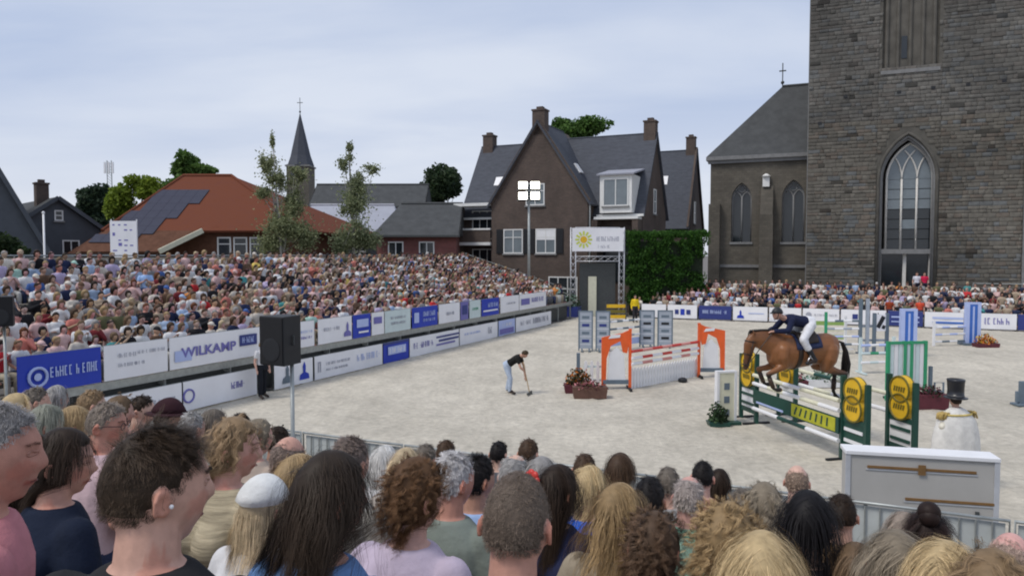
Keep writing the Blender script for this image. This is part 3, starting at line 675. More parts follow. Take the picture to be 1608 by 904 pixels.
    d = MB(); d.b2(xc - .12, xc + .12, .7, .9, 0, zl - .12); d.b2(xc - ww / 2, xc - ww / 2 + .28, .5, .9, 0, zl - .12); d.b2(xc + ww / 2 - .28, xc + ww / 2, .5, .9, 0, zl - .12); mk('door_frame', d, M['tracery'], dr)
    # belfry niche: shafts and a slit window
    x0, x1 = xc - ww / 2, xc + ww / 2
    n = MB()
    for f, r in ((.08, .14), (.28, .12), (.50, .12), (.72, .12), (.92, .14)): n.tube([V((x0 + ww * f, .16, nz)), V((x0 + ww * f, .16, H))], r, 8)
    n.b2(x0, x1, .22, .6, nz, H); mk('niche', n, mat('niche_stone', (.105, .098, .085), .92, .25, 1.2, .6, 8), tw, smooth=False)
    n = MB(); n.b2(x0 - .1, x1 + .1, -.10, .5, nz - .28, nz); mk('niche_sill', n, M['cornice'], tw)
    n = MB(); n.b2(xc - .62, xc - .22, .17, .3, nz + .9, nz + 2.6); mk('slit_window', n, M['glass'], tw)
    hole_me = None
    for px, py in ((1322, 152), (1405, 145), (1458, 138), (1512, 133), (1568, 127), (1283, 194)):
        h = MB(); x, z = sx(px), lz(px, py); h.b2(x - .14, x + .14, -.075, -.03, z - .12, z + .12); mk('putlog_hole', h, M['black'], tw)
    q = MB(); q.b2(w_ + .0, w_ + .35, -.15, .6, 0, H); q.b2(-.06, .04, .02, 1.2, 0, H); mk('quoin', q, M['cornice'], tw)
    # choir on the left
    off = 2.2; xl = sx(1114, off); ez = lz(1190, 249, off)
    hl = []
    for pa, pb, yt in ((1147, 1179, 287), (1226, 1262, 282)):
        a_, b_ = sx(pa, off), sx(pb, off); w2 = b_ - a_; top = lz((pa + pb) / 2, yt, off); hl.append(((a_ + b_) / 2, w2, lz(pa, 380, off), top - .866 * w2, None))
    cw = MB(); holed_wall(cw, xl, .0, 0, ez, hl, .5); cw.b2(xl, 0, .9, 10, 0, ez); cw.b2(xl, xl + .5, .5, .9, 0, ez); cw.b2(-.5, 0, .5, .9, 0, ez)
    for v_ in range(len(cw.v)): cw.v[v_] = (cw.v[v_][0], cw.v[v_][1] + off, cw.v[v_][2])
    ch = mk('choir_wall', cw, M['apse'], t)
    for xc2, w2, zsl, zp2, _ in hl:
        f = MB(); a = arch(xc2, w2 - .1, zp2); f.tube([V((a[0][0], off + .35, zsl))] + [V((x, off + .35, z)) for x, z in a] + [V((a[-1][0], off + .35, zsl))], .09, 6)
        f.tube([V((xc2, off + .35, zsl)), V((xc2, off + .35, zp2 + .3))], .07, 6)
        for s in (-1, 1):
            a3 = arch(xc2 + s * (w2 - .1) / 4, (w2 - .1) / 2, zp2); f.tube([V((x, off + .35, z)) for x, z in a3], .06, 6)
        ring_ = [V((xc2 + .28 * math.cos(i * .5236), off + .35, zp2 + .95 + .28 * math.sin(i * .5236))) for i in range(13)]; f.tube(ring_, .05, 6)
        wo2 = mk('lancet_window', f, M['cornice'], ch, smooth=True)
        p = MB(); p.prism([(a[0][0], zsl)] + [(a[-1][0], zsl)] + a[::-1][1:-1] + [], (0, .02, 0), o=V((0, off + .42, 0))); mk('pane', p, M['glass'], wo2)
        s = MB(); s.b2(xc2 - w2 / 2 - .1, xc2 + w2 / 2 + .1, off - .1, off + .4, zsl - .2, zsl); mk('sill', s, M['cornice'], wo2)
    xb = sx(1203, off); bt = MB(); bt.b2(xb - .55, xb + .55, off - 1.0, off - .01, 0, ez * .62)
    bt.prism([(off - 1.0, ez * .62), (off - .01, ez * .62), (off - .01, ez * .82)], (1.0, 0, 0), o=V((xb - .5, 0, 0)), X=V((0, 1, 0))); bt.b2(xl - .05, xl + .9, off - .7, off - .01, 0, ez * .7)
    mk('buttress', bt, M['apse'], t)
    lp = MB(); lp.box((xb - .1, off - .15, ez * .84), (.55, .3, .8)); lp.lathe([(.3, 0), (.36, .1), (.1, .3)], 10, (xb - .1, off - .2, ez * .84 + .4)); mk('wall_lamp', lp, M['wframe'], t)  # white lamp on the choir wall above the buttress, gives no light
    co = MB(); co.b2(xl - .35, .0, off - .4, off + .1, ez - .02, ez + .3); co.b2(xl - .2, 0, off - .22, off, ez - .3, ez - .02); co.b2(xl, 0, off - .12, off - .005, 3.4, 3.65); co.b2(xl - .35, xl - .003, off + .1, off + 9, ez - .02, ez + .3); mk('cornice', co, M['cornice'], t)
    rzt = lz(1224, 136, off + 5); rx = sx(1224, off + 5)
    rf = MB(); slab(rf, [(xl - .35, off - .4, ez + .28), (3, off - .4, ez + .28), (3, off + 5, rzt), (rx, off + 5, rzt)], .15); slab(rf, [(xl - .35, off + 10.4, ez + .28), (xl - .35, off - .4, ez + .28), (rx, off + 5, rzt)], .15)
    slab(rf, [(3, off + 10.4, ez + .28), (xl - .35, off + 10.4, ez + .28), (rx, off + 5, rzt), (3, off + 5, rzt)], .15); rf.tube([(rx, off + 5, rzt), (3, off + 5, rzt)], .14, 6)
    ro = mk('choir_roof', rf, M['slate_roof2'], t)
    fi = MB(); fi.tube([(rx, off + 5, rzt - .1), (rx, off + 5, rzt + 2.1)], .05, 6); fi.b2(rx - .3, rx + .3, off + 4.96, off + 5.04, rzt + 1.35, rzt + 1.45); fi.ball((rx, off + 5, rzt + .35), .16, 8, 6); mk('finial_cross', fi, M['steel_d'], ro)
old_church()

# ---------------------------------------------------------------- hedge, poster, masts, floodlight
def hedge():
    D = 54; x0, x1 = at(986, 400, D).x, at(1112, 400, D).x; zt = at(0, 362, D).z
    t = thing('hedge', 'tall clipped green hedge between the entrance gantry and the church', 'hedge', (x0, D, 0))
    L_ = x1 - x0; rng = np.random.default_rng(11); cl = []
    for i in range(150): cl.append(((rng.uniform(.1, L_ - .1), rng.uniform(.0, .4), rng.uniform(.2, zt - .35)), (.42, .32, .36)))
    for i in range(40): cl.append(((L_ * (i + .5) / 40, rng.uniform(.1, 1.2), zt - .25 + rng.uniform(-.07, .07)), (.40, .4, .24)))
    v, f, c = leaves(cl, 30000, .085, (.022, .065, .014), (.075, .18, .03), 12, .2); link('foliage', np_mesh('foliage', v, f, M['leaf'], c), t)
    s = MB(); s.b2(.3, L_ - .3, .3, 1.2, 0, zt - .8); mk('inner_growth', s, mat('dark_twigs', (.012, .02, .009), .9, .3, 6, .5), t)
hedge()
def poster():
    D = 41; p = gbase(195, D); t = thing('poster_panel', 'tall white poster board with small print behind the grandstand', 'poster', p); k = D / FPX
    z0, z1 = at(0, 402, D).z, at(0, 347, D).z; b = MB(); b.b2(-21 * k, 21 * k, -.03, .03, z0 - .3, z1); pn = mk('board', b, M['pvc'], t)
    b = MB()
    for x in (-20 * k, 20 * k): b.tube([(x, .06, 0), (x, .06, z1 + .1)], .035, 6)
    mk('post', b, M['white'], t)
    b = MB(); rng = random.Random(4)
    for r in range(6):
        for c in range(4):
            if rng.random() < .75: b.b2(-17 * k + c * 9 * k, -17 * k + c * 9 * k + rng.uniform(3, 7) * k, -.036, -.031, z1 - (7 + r * 8) * k, z1 - (5 + r * 8 - (3 if c < 2 and r in (2, 4) else 0)) * k)
    mk('print', b, M['violet'], pn)['kind'] = 'stuff'
poster()
p = gbase(70, 40); b = MB(); b.tube([(0, 0, 0), (0, 0, at(0, 334, 40).z)], [.06, .05], 8); b.ball((0, 0, at(0, 334, 40).z), .08, 8, 6); b.lathe([(.12, 0), (.12, .15), (.06, .2)], 10)
tag(mk('flagpole', b, M['white'], loc=p, smooth=True), 'plain white pole in front of the slate house', 'pole')
def mast():
    D = 160; p = gbase(175, D); t = thing('lattice_mast', 'distant grey telecom mast above the dark tree', 'mast', p); zt = at(0, 252, D).z; b = MB()
    for x, y in ((-.6, 0), (.6, 0), (0, 1)): b.tube([(x, y, 0), (x * .8, y * .8, zt)], .09, 5)
    for i in range(14):
        z = zt * (1 - i / 40); b.bar((-.55, 0, z), (.55, 0, z - 1), .08)
    mk('lattice', b, M['steel'], t)
    b = MB()
    for x in (-.85, 0, .85): b.box((x, -.2, zt - 1.6), (.35, .3, 2.4))
    mk('antenna', b, M['white'], t)
mast()
def floodlight():
    D = 51; p = gbase(830.5, D); t = thing('floodlight_mast', 'tall steel floodlight mast with four lit lamps before the gable', 'floodlight', p); z = at(0, 304, D).z
    b = MB(); b.tube([(0, 0, 0), (0, 0, z + .75)], [.12, .075], 10); mk('pole', b, M['steel'], t, smooth=True)
    b = MB(); b.b2(-.8, .8, -.05, .05, z - .5, z - .42); b.b2(-.8, .8, -.05, .05, z + .22, z + .3); mk('crossarm', b, M['steel'], t)
    em = mat('lit_lamp_glass', (1, .95, .80), .3, 0, emit=9)
    hm_ = MB(); hm_.box((0, 0, 0), (.66, .3, .56)); hs = mesh_of('lamp_housing', hm_, M['steel_d']); gl = MB(); gl.box((0, -.16, 0), (.58, .03, .48)); gs = mesh_of('lamp_glass', gl, em)
    for x in (-.42, .42):
        for dz in (-.1, .62):
            h = link('lamp', hs, t, (x, -.22, z - .12 + dz)); h.rotation_euler = (R(-14), 0, 0); link('glass', gs, h)
floodlight()
# ================================================================ stands, boards, arena furniture
def b_at(px, a): q = (px - 804) / FPX; return (q * a * U2.y - a * U2.x) / (V2.x - q * V2.y)
def a_at(px, b): q = (px - 804) / FPX; return (q * b * V2.y - b * V2.x) / (U2.x - q * U2.y)
RL = math.atan2(V2.y, V2.x)              # rotation that turns local x along the long grandstand (front faces the sand)
FL = -17.1                               # line of the long side boards
ROWS_L = [(FL - .95 - .8 * i, 1.12 + .238 * i) for i in range(10)]     # (a, floor height) of the long stand
def long_stand():
    b0, b1 = 5.0, 48.6; o = W(FL, b0); t = thing('grandstand', 'long tiered grandstand full of spectators along the sand', 'grandstand', o, RL)
    n = b1 - b0                                                    # local x along, local y backwards (away from the arena)
    d = MB()
    for a, z in ROWS_L: y = FL - a; d.b2(0, n, y - .38, y + .42, z - .09, z); 
    mk('deck', d, M['deck'], t)['kind'] = 'stuff'
    for a, z in ROWS_L:
        y = FL - a; s = MB(); s.b2(.05, n - .05, y - .12, y + .16, z + .40, z + .445); mk('bench', s, M['deck'], t)
    s = MB()
    for i in range(19):
        x = n * i / 18; s.bar((x, .25, 0), (x, .25, 1.05), .06); s.bar((x, 8.5, 0), (x, 8.5, 4.3), .06); s.bar((x, .3, .9), (x, 8.5, 3.1), .06, .12); s.bar((x, 4.4, 0), (x, 4.4, 2.0), .06)
    mk('scaffold', s, M['steel'], t)['kind'] = 'stuff'
    f = MB(); f.b2(0, n, .10, .16, 1.02, 1.22); mk('front_beam', f, M['steel'], t)
    f = MB(); f.b2(0, n, .5, .56, .05, 1.0); mk('dark_sheet', f, M['steel_d'], t)  # dark sheet standing in for the shade beneath the stand
    r = MB()
    for z in (3.85, 4.2, 4.47): r.tube([(0, 8.75, z), (n, 8.75, z)], .03, 6)
    mk('back_rail', r, M['steel'], t)['kind'] = 'stuff'
    r = MB(); r.b2(0, n, 8.80, 8.84, 3.2, 4.40); mk('back_panel', r, mat('pale_board_fence', (.42, .38, .31), .8, .15, 2), t)
    r = MB()
    for z0, z1 in ((.75, 3.0), (.4, 2.6)): r.bar((n + .02, .3, z0 + 1.3), (n + .02, 8.6, z1 + 1.6), .05)
    for y in (.3, 3, 5.8, 8.5): r.bar((n + .02, y, 0), (n + .02, y, 2.1 + y * .30), .05)
    mk('end_rail', r, M['steel'], t)['kind'] = 'stuff'
long_stand()
ROWS_F = [(53.0 + .85 * i, .12 + .30 * i) for i in range(5)]          # low stand across the far side
def far_stand():
    t = thing('grandstand', 'low tiered stand at the foot of the church tower', 'grandstand', W(8, 52.0), RZ); n = 34
    d = MB()
    for b, z in ROWS_F: d.b2(0, n, b - 52.4, b - 51.6, z - .1, z)
    mk('deck', d, M['deck'], t)['kind'] = 'stuff'
    for b, z in ROWS_F: s = MB(); s.b2(0, n, b - 52.1, b - 51.85, z + .40, z + .445); mk('bench', s, M['deck'], t)
    r = MB(); r.tube([(0, 4.9, 2.6), (n, 4.9, 2.6)], .03, 6)
    for i in range(13): r.tube([(n * i / 12, 4.9, 0), (n * i / 12, 4.9, 2.6)], .03, 6)
    mk('back_rail', r, M['steel'], t)['kind'] = 'stuff'
far_stand()
ROW_B = [.95 + .8 * k for k in range(9)]
def row_z(b): return 4.42 - .285 * b - 1.30                            # floor height of our own stand under row b
def near_stand():
    t = thing('grandstand', 'timber decked stand under the nearest spectators', 'grandstand', W(-13, 0), RZ); n = 27
    d = MB()
    for b in ROW_B + [.15, -.65]: z = row_z(b); d.b2(0, n, b - .36, b + .44, z - .09, z)
    mk('deck', d, M['deck'], t)['kind'] = 'stuff'
    for b in ROW_B: z = row_z(b); s = MB(); s.b2(.05, n - .05, b - .17, b + .12, z + .40, z + .44); mk('bench', s, M['deck'], t)
    d = MB(); d.b2(0, n, 7.85, 7.9, .05, 1.1); mk('dark_sheet', d, M['steel_d'], t)
near_stand()

# ---------------------------------------------------------------- lettering
def text_mesh(s, h, m, bold=True):
    cu = bpy.data.curves.new('lettering', 'FONT'); cu.body = s; cu.size = h * 1.4; cu.extrude = .002; cu.offset = h * .035 if bold else 0; cu.align_x = 'CENTER'; cu.align_y = 'CENTER'
    me = eval_mesh(bpy.data.objects.new('lettering', cu))
    me.materials.clear(); me.materials.append(m); return me
def put_text(parent, s, x, z, y, h, m, wmax=None):
    me = text_mesh(s, h, m); o = link('lettering', me, parent, (x, y, z)); o.rotation_euler = (R(90), 0, 0)
    if wmax:
        w = max(v.co.x for v in me.vertices) - min(v.co.x for v in me.vertices); o.scale = (wmax / w, 1, 1)
    return o
def scrawl(mb, x0, x1, z, h, y, rng, mi=0):
    """lettering too small to read in the photograph: rows of short upright strokes joined by bars"""
    x = x0; st = h * .12
    while x < x1 - h * .25:
        w = min(h * rng.uniform(.30, .46), x1 - x); k = rng.randrange(6)
        if rng.random() < .12: x += h * .25; continue
        if k != 5: mb.b2(x, x + st, y - .003, y, z, z + h, mi)
        if k in (0, 1, 3): mb.b2(x + w - st, x + w, y - .003, y, z, z + h * (1 if k < 3 else .55), mi)
        if k in (0, 2, 4): mb.b2(x + st * 1.01, x + w - st * 1.01, y - .003, y, z + h - st, z + h, mi)
        if k in (1, 2, 3, 5): mb.b2(x + st * 1.01, x + w - st * 1.01, y - .003, y, z + h * .45, z + h * .45 + st, mi)
        if k in (2, 4): mb.b2(x + st * 1.01, x + w - st * 1.01, y - .003, y, z, z + st, mi)
        x += w + h * .10
def board(name, label, p, rz, w, z0, z1, base, marks, group, post=True, seed=0):
    """marks: list of tuples in board fractions: ('text', s, cx, cz, h, mat, w) ('scrawl', x0, x1, z, h, mat) ('rect', x0, x1, z0, z1, mat) ('disc', cx, cz, r, mat, ring)"""
    t = thing(name, label, 'banner' if 'banner' in name else 'board', p, rz, group); H = z1 - z0; rng = random.Random(seed)
    b = MB(); nx, nz = max(3, int(w / .3)), 3; V0 = []; F0 = []
    for i in range(nx + 1):
        for j in range(nz + 1): V0.append((w * i / nx, (rng.uniform(-.008, .008) if 0 < i < nx else 0) + .010 * math.sin(i * 1.3 + seed), z0 + H * j / nz))
    k = (nx + 1) * (nz + 1); V0 += [(x, y + .012, z) for x, y, z in V0]
    for i in range(nx):
        for j in range(nz):
            a = i * (nz + 1) + j; F0 += [(a, a + nz + 1, a + nz + 2, a + 1), (k + a, k + a + 1, k + a + nz + 2, k + a + nz + 1)]
    b.add(V0, F0); pn = mk('panel', b, M[base], t, smooth=True)
    f = MB(); f.b2(0, w, .02, .05, z1 - .03, z1 + .012); f.b2(0, w, .02, .05, z0 - .012, z0 + .03); mk('rail', f, M['steel'], t)
    if post:
        for x in (.03, w - .03): s = MB(); s.b2(x - .025, x + .025, .05, .10, 0.01, z1); s.b2(x - .025, x + .025, .05, .55, .01, .05); mk('post', s, M['steel_d'], t)
    y = -.024
    for m in marks:
        k = m[0]
        if k == 'text': put_text(pn, m[1], w * m[2], z0 + H * m[3], y, H * m[4], M[m[5]], w * m[6])
        elif k == 'scrawl': s = MB(); scrawl(s, w * m[1], w * m[2], z0 + H * m[3], H * m[4], y, rng); mk('lettering', s, M[m[5]], pn)['kind'] = 'stuff'
        elif k == 'rect': s = MB(); s.b2(w * m[1], w * m[2], y - .001, y + .003, z0 + H * m[3], z0 + H * m[4]); mk('print', s, M[m[5]], pn); y -= .002
        elif k == 'disc':
            s = MB(); c, r_ = V((w * m[1], y, z0 + H * m[2])), H * m[3]
            if m[5]: s.tube([c + V((r_ * math.cos(i * .3927), 0, r_ * math.sin(i * .3927))) for i in range(17)], r_ * .16, 6)
            else: s.loft([(c + V((0, d, 0)), V((r_, 0, 0)), V((0, 0, r_))) for d in (.002, -.003)], 16)
            mk('emblem', s, M[m[4]], pn)
        elif k == 'fig':                                # dark seated-figure emblem
            s = MB(); x0 = w * m[1]; u = H * m[2]; zb = z0 + H * .16
            s.prism([(x0 - .42 * u, zb), (x0 + .42 * u, zb), (x0 + .36 * u, zb + .28 * u), (x0 + .1 * u, zb + .4 * u), (x0 + .12 * u, zb + .75 * u), (x0, zb + u), (x0 - .12 * u, zb + .75 * u), (x0 - .1 * u, zb + .4 * u), (x0 - .36 * u, zb + .28 * u)], (0, -.003, 0), o=V((0, y, 0))); mk('emblem', s, M[m[3]], pn)
    return t
def side_boards():
    z0, z1 = 1.27, 2.17; g = 'banners hung along the front of the long grandstand'
    up = [
     (22, 157, 'blue', 'big bright blue banner with a round emblem and pale lettering, nearest on the grandstand', [('disc', .22, .42, .24, 'lblue', 1), ('disc', .22, .42, .1, 'lblue', 0), ('scrawl', .33, .63, .36, .27, 'lblue'), ('scrawl', .67, .96, .36, .27, 'lblue')]),
     (160, 262, 'pvc', 'white banner with a violet tick and faint grey print beside the big blue one', [('scrawl', .05, .12, .4, .4, 'violet'), ('scrawl', .18, .5, .62, .12, 'grey_print'), ('scrawl', .5, .95, .66, .10, 'grey_print'), ('scrawl', .2, .6, .35, .10, 'grey_print')]),
     (264, 415, 'pvc', 'white banner reading WILKAMP with a dark blue label', [('rect', .04, .20, .22, .56, 'lblue'), ('text', 'WILKAMP', .38, .47, .30, 'violet', .56), ('rect', .70, .90, .42, .80, 'navy'), ('scrawl', .73, .87, .52, .2, 'lblue')]),
     (417, 493, 'pvc', 'white banner half hidden behind the black loudspeaker', [('scrawl', .62, .95, .55, .1, 'lblue'), ('scrawl', .62, .95, .32, .1, 'violet')]),
     (498, 552, 'pvc', 'white banner with a small violet crest at its far end', [('scrawl', .08, .62, .5, .14, 'grey_print'), ('fig', .86, .62, 'violet')]),
     (553, 582, 'blue', 'narrow blue banner with a pale label and white line', [('rect', .2, .85, .45, .8, 'lblue'), ('rect', .3, .85, .2, .28, 'pvc')]),
     (583, 603, 'pvc', 'small white banner with a grey violet block', [('rect', .15, .8, .5, .8, 'violet')]),
     (604, 645, 'mint', 'pale mint banner with faint lettering', [('scrawl', .2, .8, .6, .12, 'grey_print'), ('scrawl', .2, .8, .35, .12, 'grey_print')]),
     (647, 687, 'blue', 'blue banner with a pale square and lettering, in the middle of the row', [('rect', .06, .24, .25, .75, 'lblue'), ('scrawl', .4, .92, .52, .24, 'lblue'), ('scrawl', .4, .92, .26, .14, 'lblue')]),
     (689, 722, 'pvc', 'white banner with a short grey line of print', [('scrawl', .3, .7, .4, .16, 'grey_print')]),
     (723, 736, 'violet', 'very narrow violet banner', [('rect', .2, .8, .3, .8, 'navy')]),
     (737, 755, 'mint', 'narrow pale mint banner next to the violet one', [('scrawl', .2, .8, .45, .14, 'green')]),
     (756, 784, 'blue', 'last blue banner of the row with a white stripe', [('rect', .08, .9, .25, .34, 'pvc'), ('scrawl', .3, .9, .5, .25, 'lblue')]),
     (786, 815, 'pvc', 'plain white banner second from the far end', [('scrawl', .3, .8, .5, .1, 'grey_print')]),
     (816, 858, 'pvc', 'white banner with violet marks at the far end of the grandstand', [('rect', .05, .35, .3, .7, 'violet'), ('scrawl', .42, .9, .4, .3, 'violet')])]
    for i, (x0, x1, base, lab, marks) in enumerate(up):
        a, b = b_at(x0, FL), b_at(x1, FL); board('stand_banner', lab, W(FL, a), RL, b - a - .03, z0, z1, base, marks, g, post=False, seed=i)
    lo = [
     (150, 283, 'pvc', 'white ground board seen over the heads, below the blank banner', [('scrawl', .5, .9, .4, .2, 'grey_print')]),
     (284, 402, 'pvc', 'white ground board with a dark ring and small crest', [('disc', -.04 + .1, .5, .22, 'violet', 1), ('scrawl', .58, .82, .42, .24, 'violet')]),
     (428, 490, 'pvc', 'white ground board with two dark heraldic figures', [('fig', .32, .74, 'slate'), ('fig', .76, .74, 'blue')]),
     (492, 600, 'pvc', 'white ground board with pale violet lettering at its far end', [('scrawl', .04, .08, .3, .45, 'grey_print'), ('scrawl', .14, .5, .55, .12, 'grey_print'), ('scrawl', .14, .45, .3, .10, 'grey_print'), ('scrawl', .58, .96, .42, .3, 'lblue')]),
     (601, 642, 'blue', 'blue ground board with a pale framed label', [('rect', .16, .86, .38, .78, 'lblue'), ('scrawl', .22, .8, .46, .24, 'pvc'), ('rect', 0, 1, .9, 1, 'navy')]),
     (643, 721, 'pvc', 'white ground board with dark wavy blue stripes', [('scrawl', .05, .45, .4, .3, 'violet'), ('rect', .5, 1, .72, .82, 'navy'), ('rect', .55, .98, .5, .62, 'navy'), ('rect', .5, .9, .3, .4, 'violet')]),
     (722, 782, 'pvc', 'plain white ground board near the far corner', [('scrawl', .1, .5, .55, .12, 'lblue'), ('scrawl', .72, .84, .35, .4, 'grey_print')]),
     (783, 809, 'lblue', 'violet-blue ground board near the far corner', [('rect', .05, .9, .1, .45, 'violet'), ('scrawl', .2, .8, .6, .2, 'pvc')]),
     (810, 866, 'pvc', 'last white ground board at the corner by the planted bush', [('scrawl', .1, .4, .4, .3, 'grey_print'), ('scrawl', .45, .9, .35, .4, 'grey_print')])]
    for i, (x0, x1, base, lab, marks) in enumerate(lo):
        a, b = b_at(x0, FL + .18), b_at(x1, FL + .18); board('ground_board', lab, W(FL + .18, a), RL, b - a - .03, .07, .90, base, marks, 'boards along the foot of the long grandstand', seed=40 + i)
    fb = [
     (1008, 1047, 'pvc', 'short white board behind the grey panelled jump', []),
     (1049, 1096, 'pvc', 'white board with three dark blue blocks', [('rect', .25, .38, .3, .65, 'navy'), ('rect', .44, .58, .25, .7, 'blue'), ('rect', .64, .78, .3, .65, 'navy')]),
     (1098, 1150, 'navy', 'navy board with pale lettering on the far side', [('scrawl', .12, .85, .42, .26, 'lblue')]),
     (1152, 1207, 'pvc', 'white board with a blue knot emblem above the horse head', [('fig', .22, .6, 'blue'), ('rect', .45, .9, .5, .56, 'lblue')]),
     (1209, 1260, 'pvc', 'white board behind the rider', [('scrawl', .2, .8, .4, .2, 'grey_print')]),
     (1262, 1320, 'pvc', 'white board with a grey crest behind the horse back', [('disc', .16, .55, .2, 'grey_print', 0), ('scrawl', .32, .95, .5, .14, 'grey_print')]),
     (1322, 1366, 'pvc', 'white board with one dark square, left of the dark frame', [('rect', .42, .62, .35, .7, 'navy')]),
     (1368, 1394, 'pvc', 'small white board with black diagonal marks', [('fig', .5, .7, 'black')]),
     (1396, 1452, 'navy', 'navy board with pale stripes behind the blue pillar', [('rect', .1, .9, .55, .65, 'lblue'), ('rect', .1, .9, .25, .32, 'lblue')]),
     (1454, 1516, 'pvc', 'white board with long pale blue stripes', [('rect', .2, 1, .55, .68, 'lblue'), ('rect', .2, 1, .25, .38, 'bpaint')]),
     (1518, 1600, 'pvc', 'white board with large violet lettering by the last blue pillar', [('scrawl', .38, .9, .32, .4, 'violet')]),
     (1601, 1650, 'navy', 'navy board cut off by the right picture edge', [])]
    for i, (x0, x1, base, lab, marks) in enumerate(fb):
        a, b = a_at(x0, 51.2), a_at(x1, 51.2); board('ground_board', lab, W(a, 51.2), RZ, b - a - .03, .10, 1.02, base, marks, 'boards across the far side of the arena', seed=70 + i)
side_boards()

# ---------------------------------------------------------------- crowd barriers between our stand and the sand
def barriers():
    b = 11.1; w = 2.3; a = -14.0; i = 0; pos = ['beyond the curly-haired heads', 'under the loudspeaker pole', 'behind the long dark hair', 'behind the curly brown hair', 'before the rake worker', 'in the middle of the row', 'below the orange jump', 'left of the black-haired woman', 'under the grey cabinet', 'at the right end below the top hat', 'cut off at the right edge', 'outside the right edge']
    m_p = mat('pale_sheet', (.50, .53, .52), .6, .1, 3); bar_me = mesh_of('bar', MB().tube([(0, 0, .12), (0, 0, 1.04)], .012, 6), M['steel'])
    n = 0
    while a < 13.5:
        if n >= len(pos): break
        t = thing('crowd_barrier', 'steel crowd barrier with upright bars, ' + pos[n], 'barrier', W(a, b), RZ, 'crowd barriers in front of the sand')
        f = MB(); f.tube([(0, 0, .02), (0, 0, 1.08), (w - .06, 0, 1.08), (w - .06, 0, .02)], .024, 8); mk('frame', f, M['steel'], t, smooth=True)
        f = MB(); f.tube([(0, 0, .12), (w - .06, 0, .12)], .018, 6); mk('bottom_rail', f, M['steel'], t)
        for k in range(1, 12): link('bar', bar_me, t, ((w - .06) * k / 12, 0, 0))
        f = MB(); f.b2(.04, w - .1, .03, .04, .14, 1.03); mk('sheet', f, m_p, t)
        f = MB()
        for x in (.25, w - .3): f.bar((x, -.3, .03), (x, .3, .03), .05, .02)
        mk('foot', f, M['steel_d'], t)
        a += w; n += 1
barriers()
# ---------------------------------------------------------------- loudspeakers
def speaker(label, p, yaw, w, h, zc, pole=True, px_off=0.1):
    t = thing('loudspeaker', label, 'loudspeaker', p, yaw); d = w * .85
    b = MB(); b.prism([(-w / 2, 0), (w / 2, 0), (w * .36, d), (-w * .36, d)], (0, 0, h), o=V((0, -d / 2, zc - h / 2)), X=V((1, 0, 0)), Y=V((0, 1, 0))); mk('cabinet', b, M['black'], t, bevel=.012)
    g_ = MB(); g_.b2(-w * .46, w * .46, -d / 2 - .012, -d / 2 - .004, zc - h * .47, zc + h * .47); mk('grille', g_, M['grille'], t)
    g_ = MB(); g_.loft([(V((0, -d / 2 - .012 - k, zc - h * .18)), V((r, 0, 0)), V((0, 0, r))) for k, r in ((0, w * .36), (.006, w * .36), (.008, w * .3))], 20); mk('woofer_ring', g_, M['black'], t)
    hd = MB(); hd.tube([(w * .44, 0, zc - .06), (w * .48, 0, zc - .06), (w * .48, 0, zc + .06), (w * .44, 0, zc + .06)], .012, 6); mk('handle', hd, M['steel_d'], t)
    if pole:
        s = MB(); s.tube([(px_off, .05, .0), (px_off, .05, zc - h / 2 + .02)], .028, 10); s.lathe([(.30, 0), (.30, .02), (.04, .06)], 14, (px_off, .05, 0)); mk('pole', s, M['steel'], t, smooth=True)
    return t
D = 10.2; p = at(441, 400, D); zz = at(441, 533, D).z
speaker('big black loudspeaker on a steel pole beside the sand', V((p.x, D, 0)), R(-28), .46, .68, zz, px_off=.13)
D = 15.2; p = at(2, 400, D); speaker('black loudspeaker at the left picture edge in front of the crowd', V((p.x, D, 0)), R(20), .45, .62, at(0, 488, D).z, px_off=0)

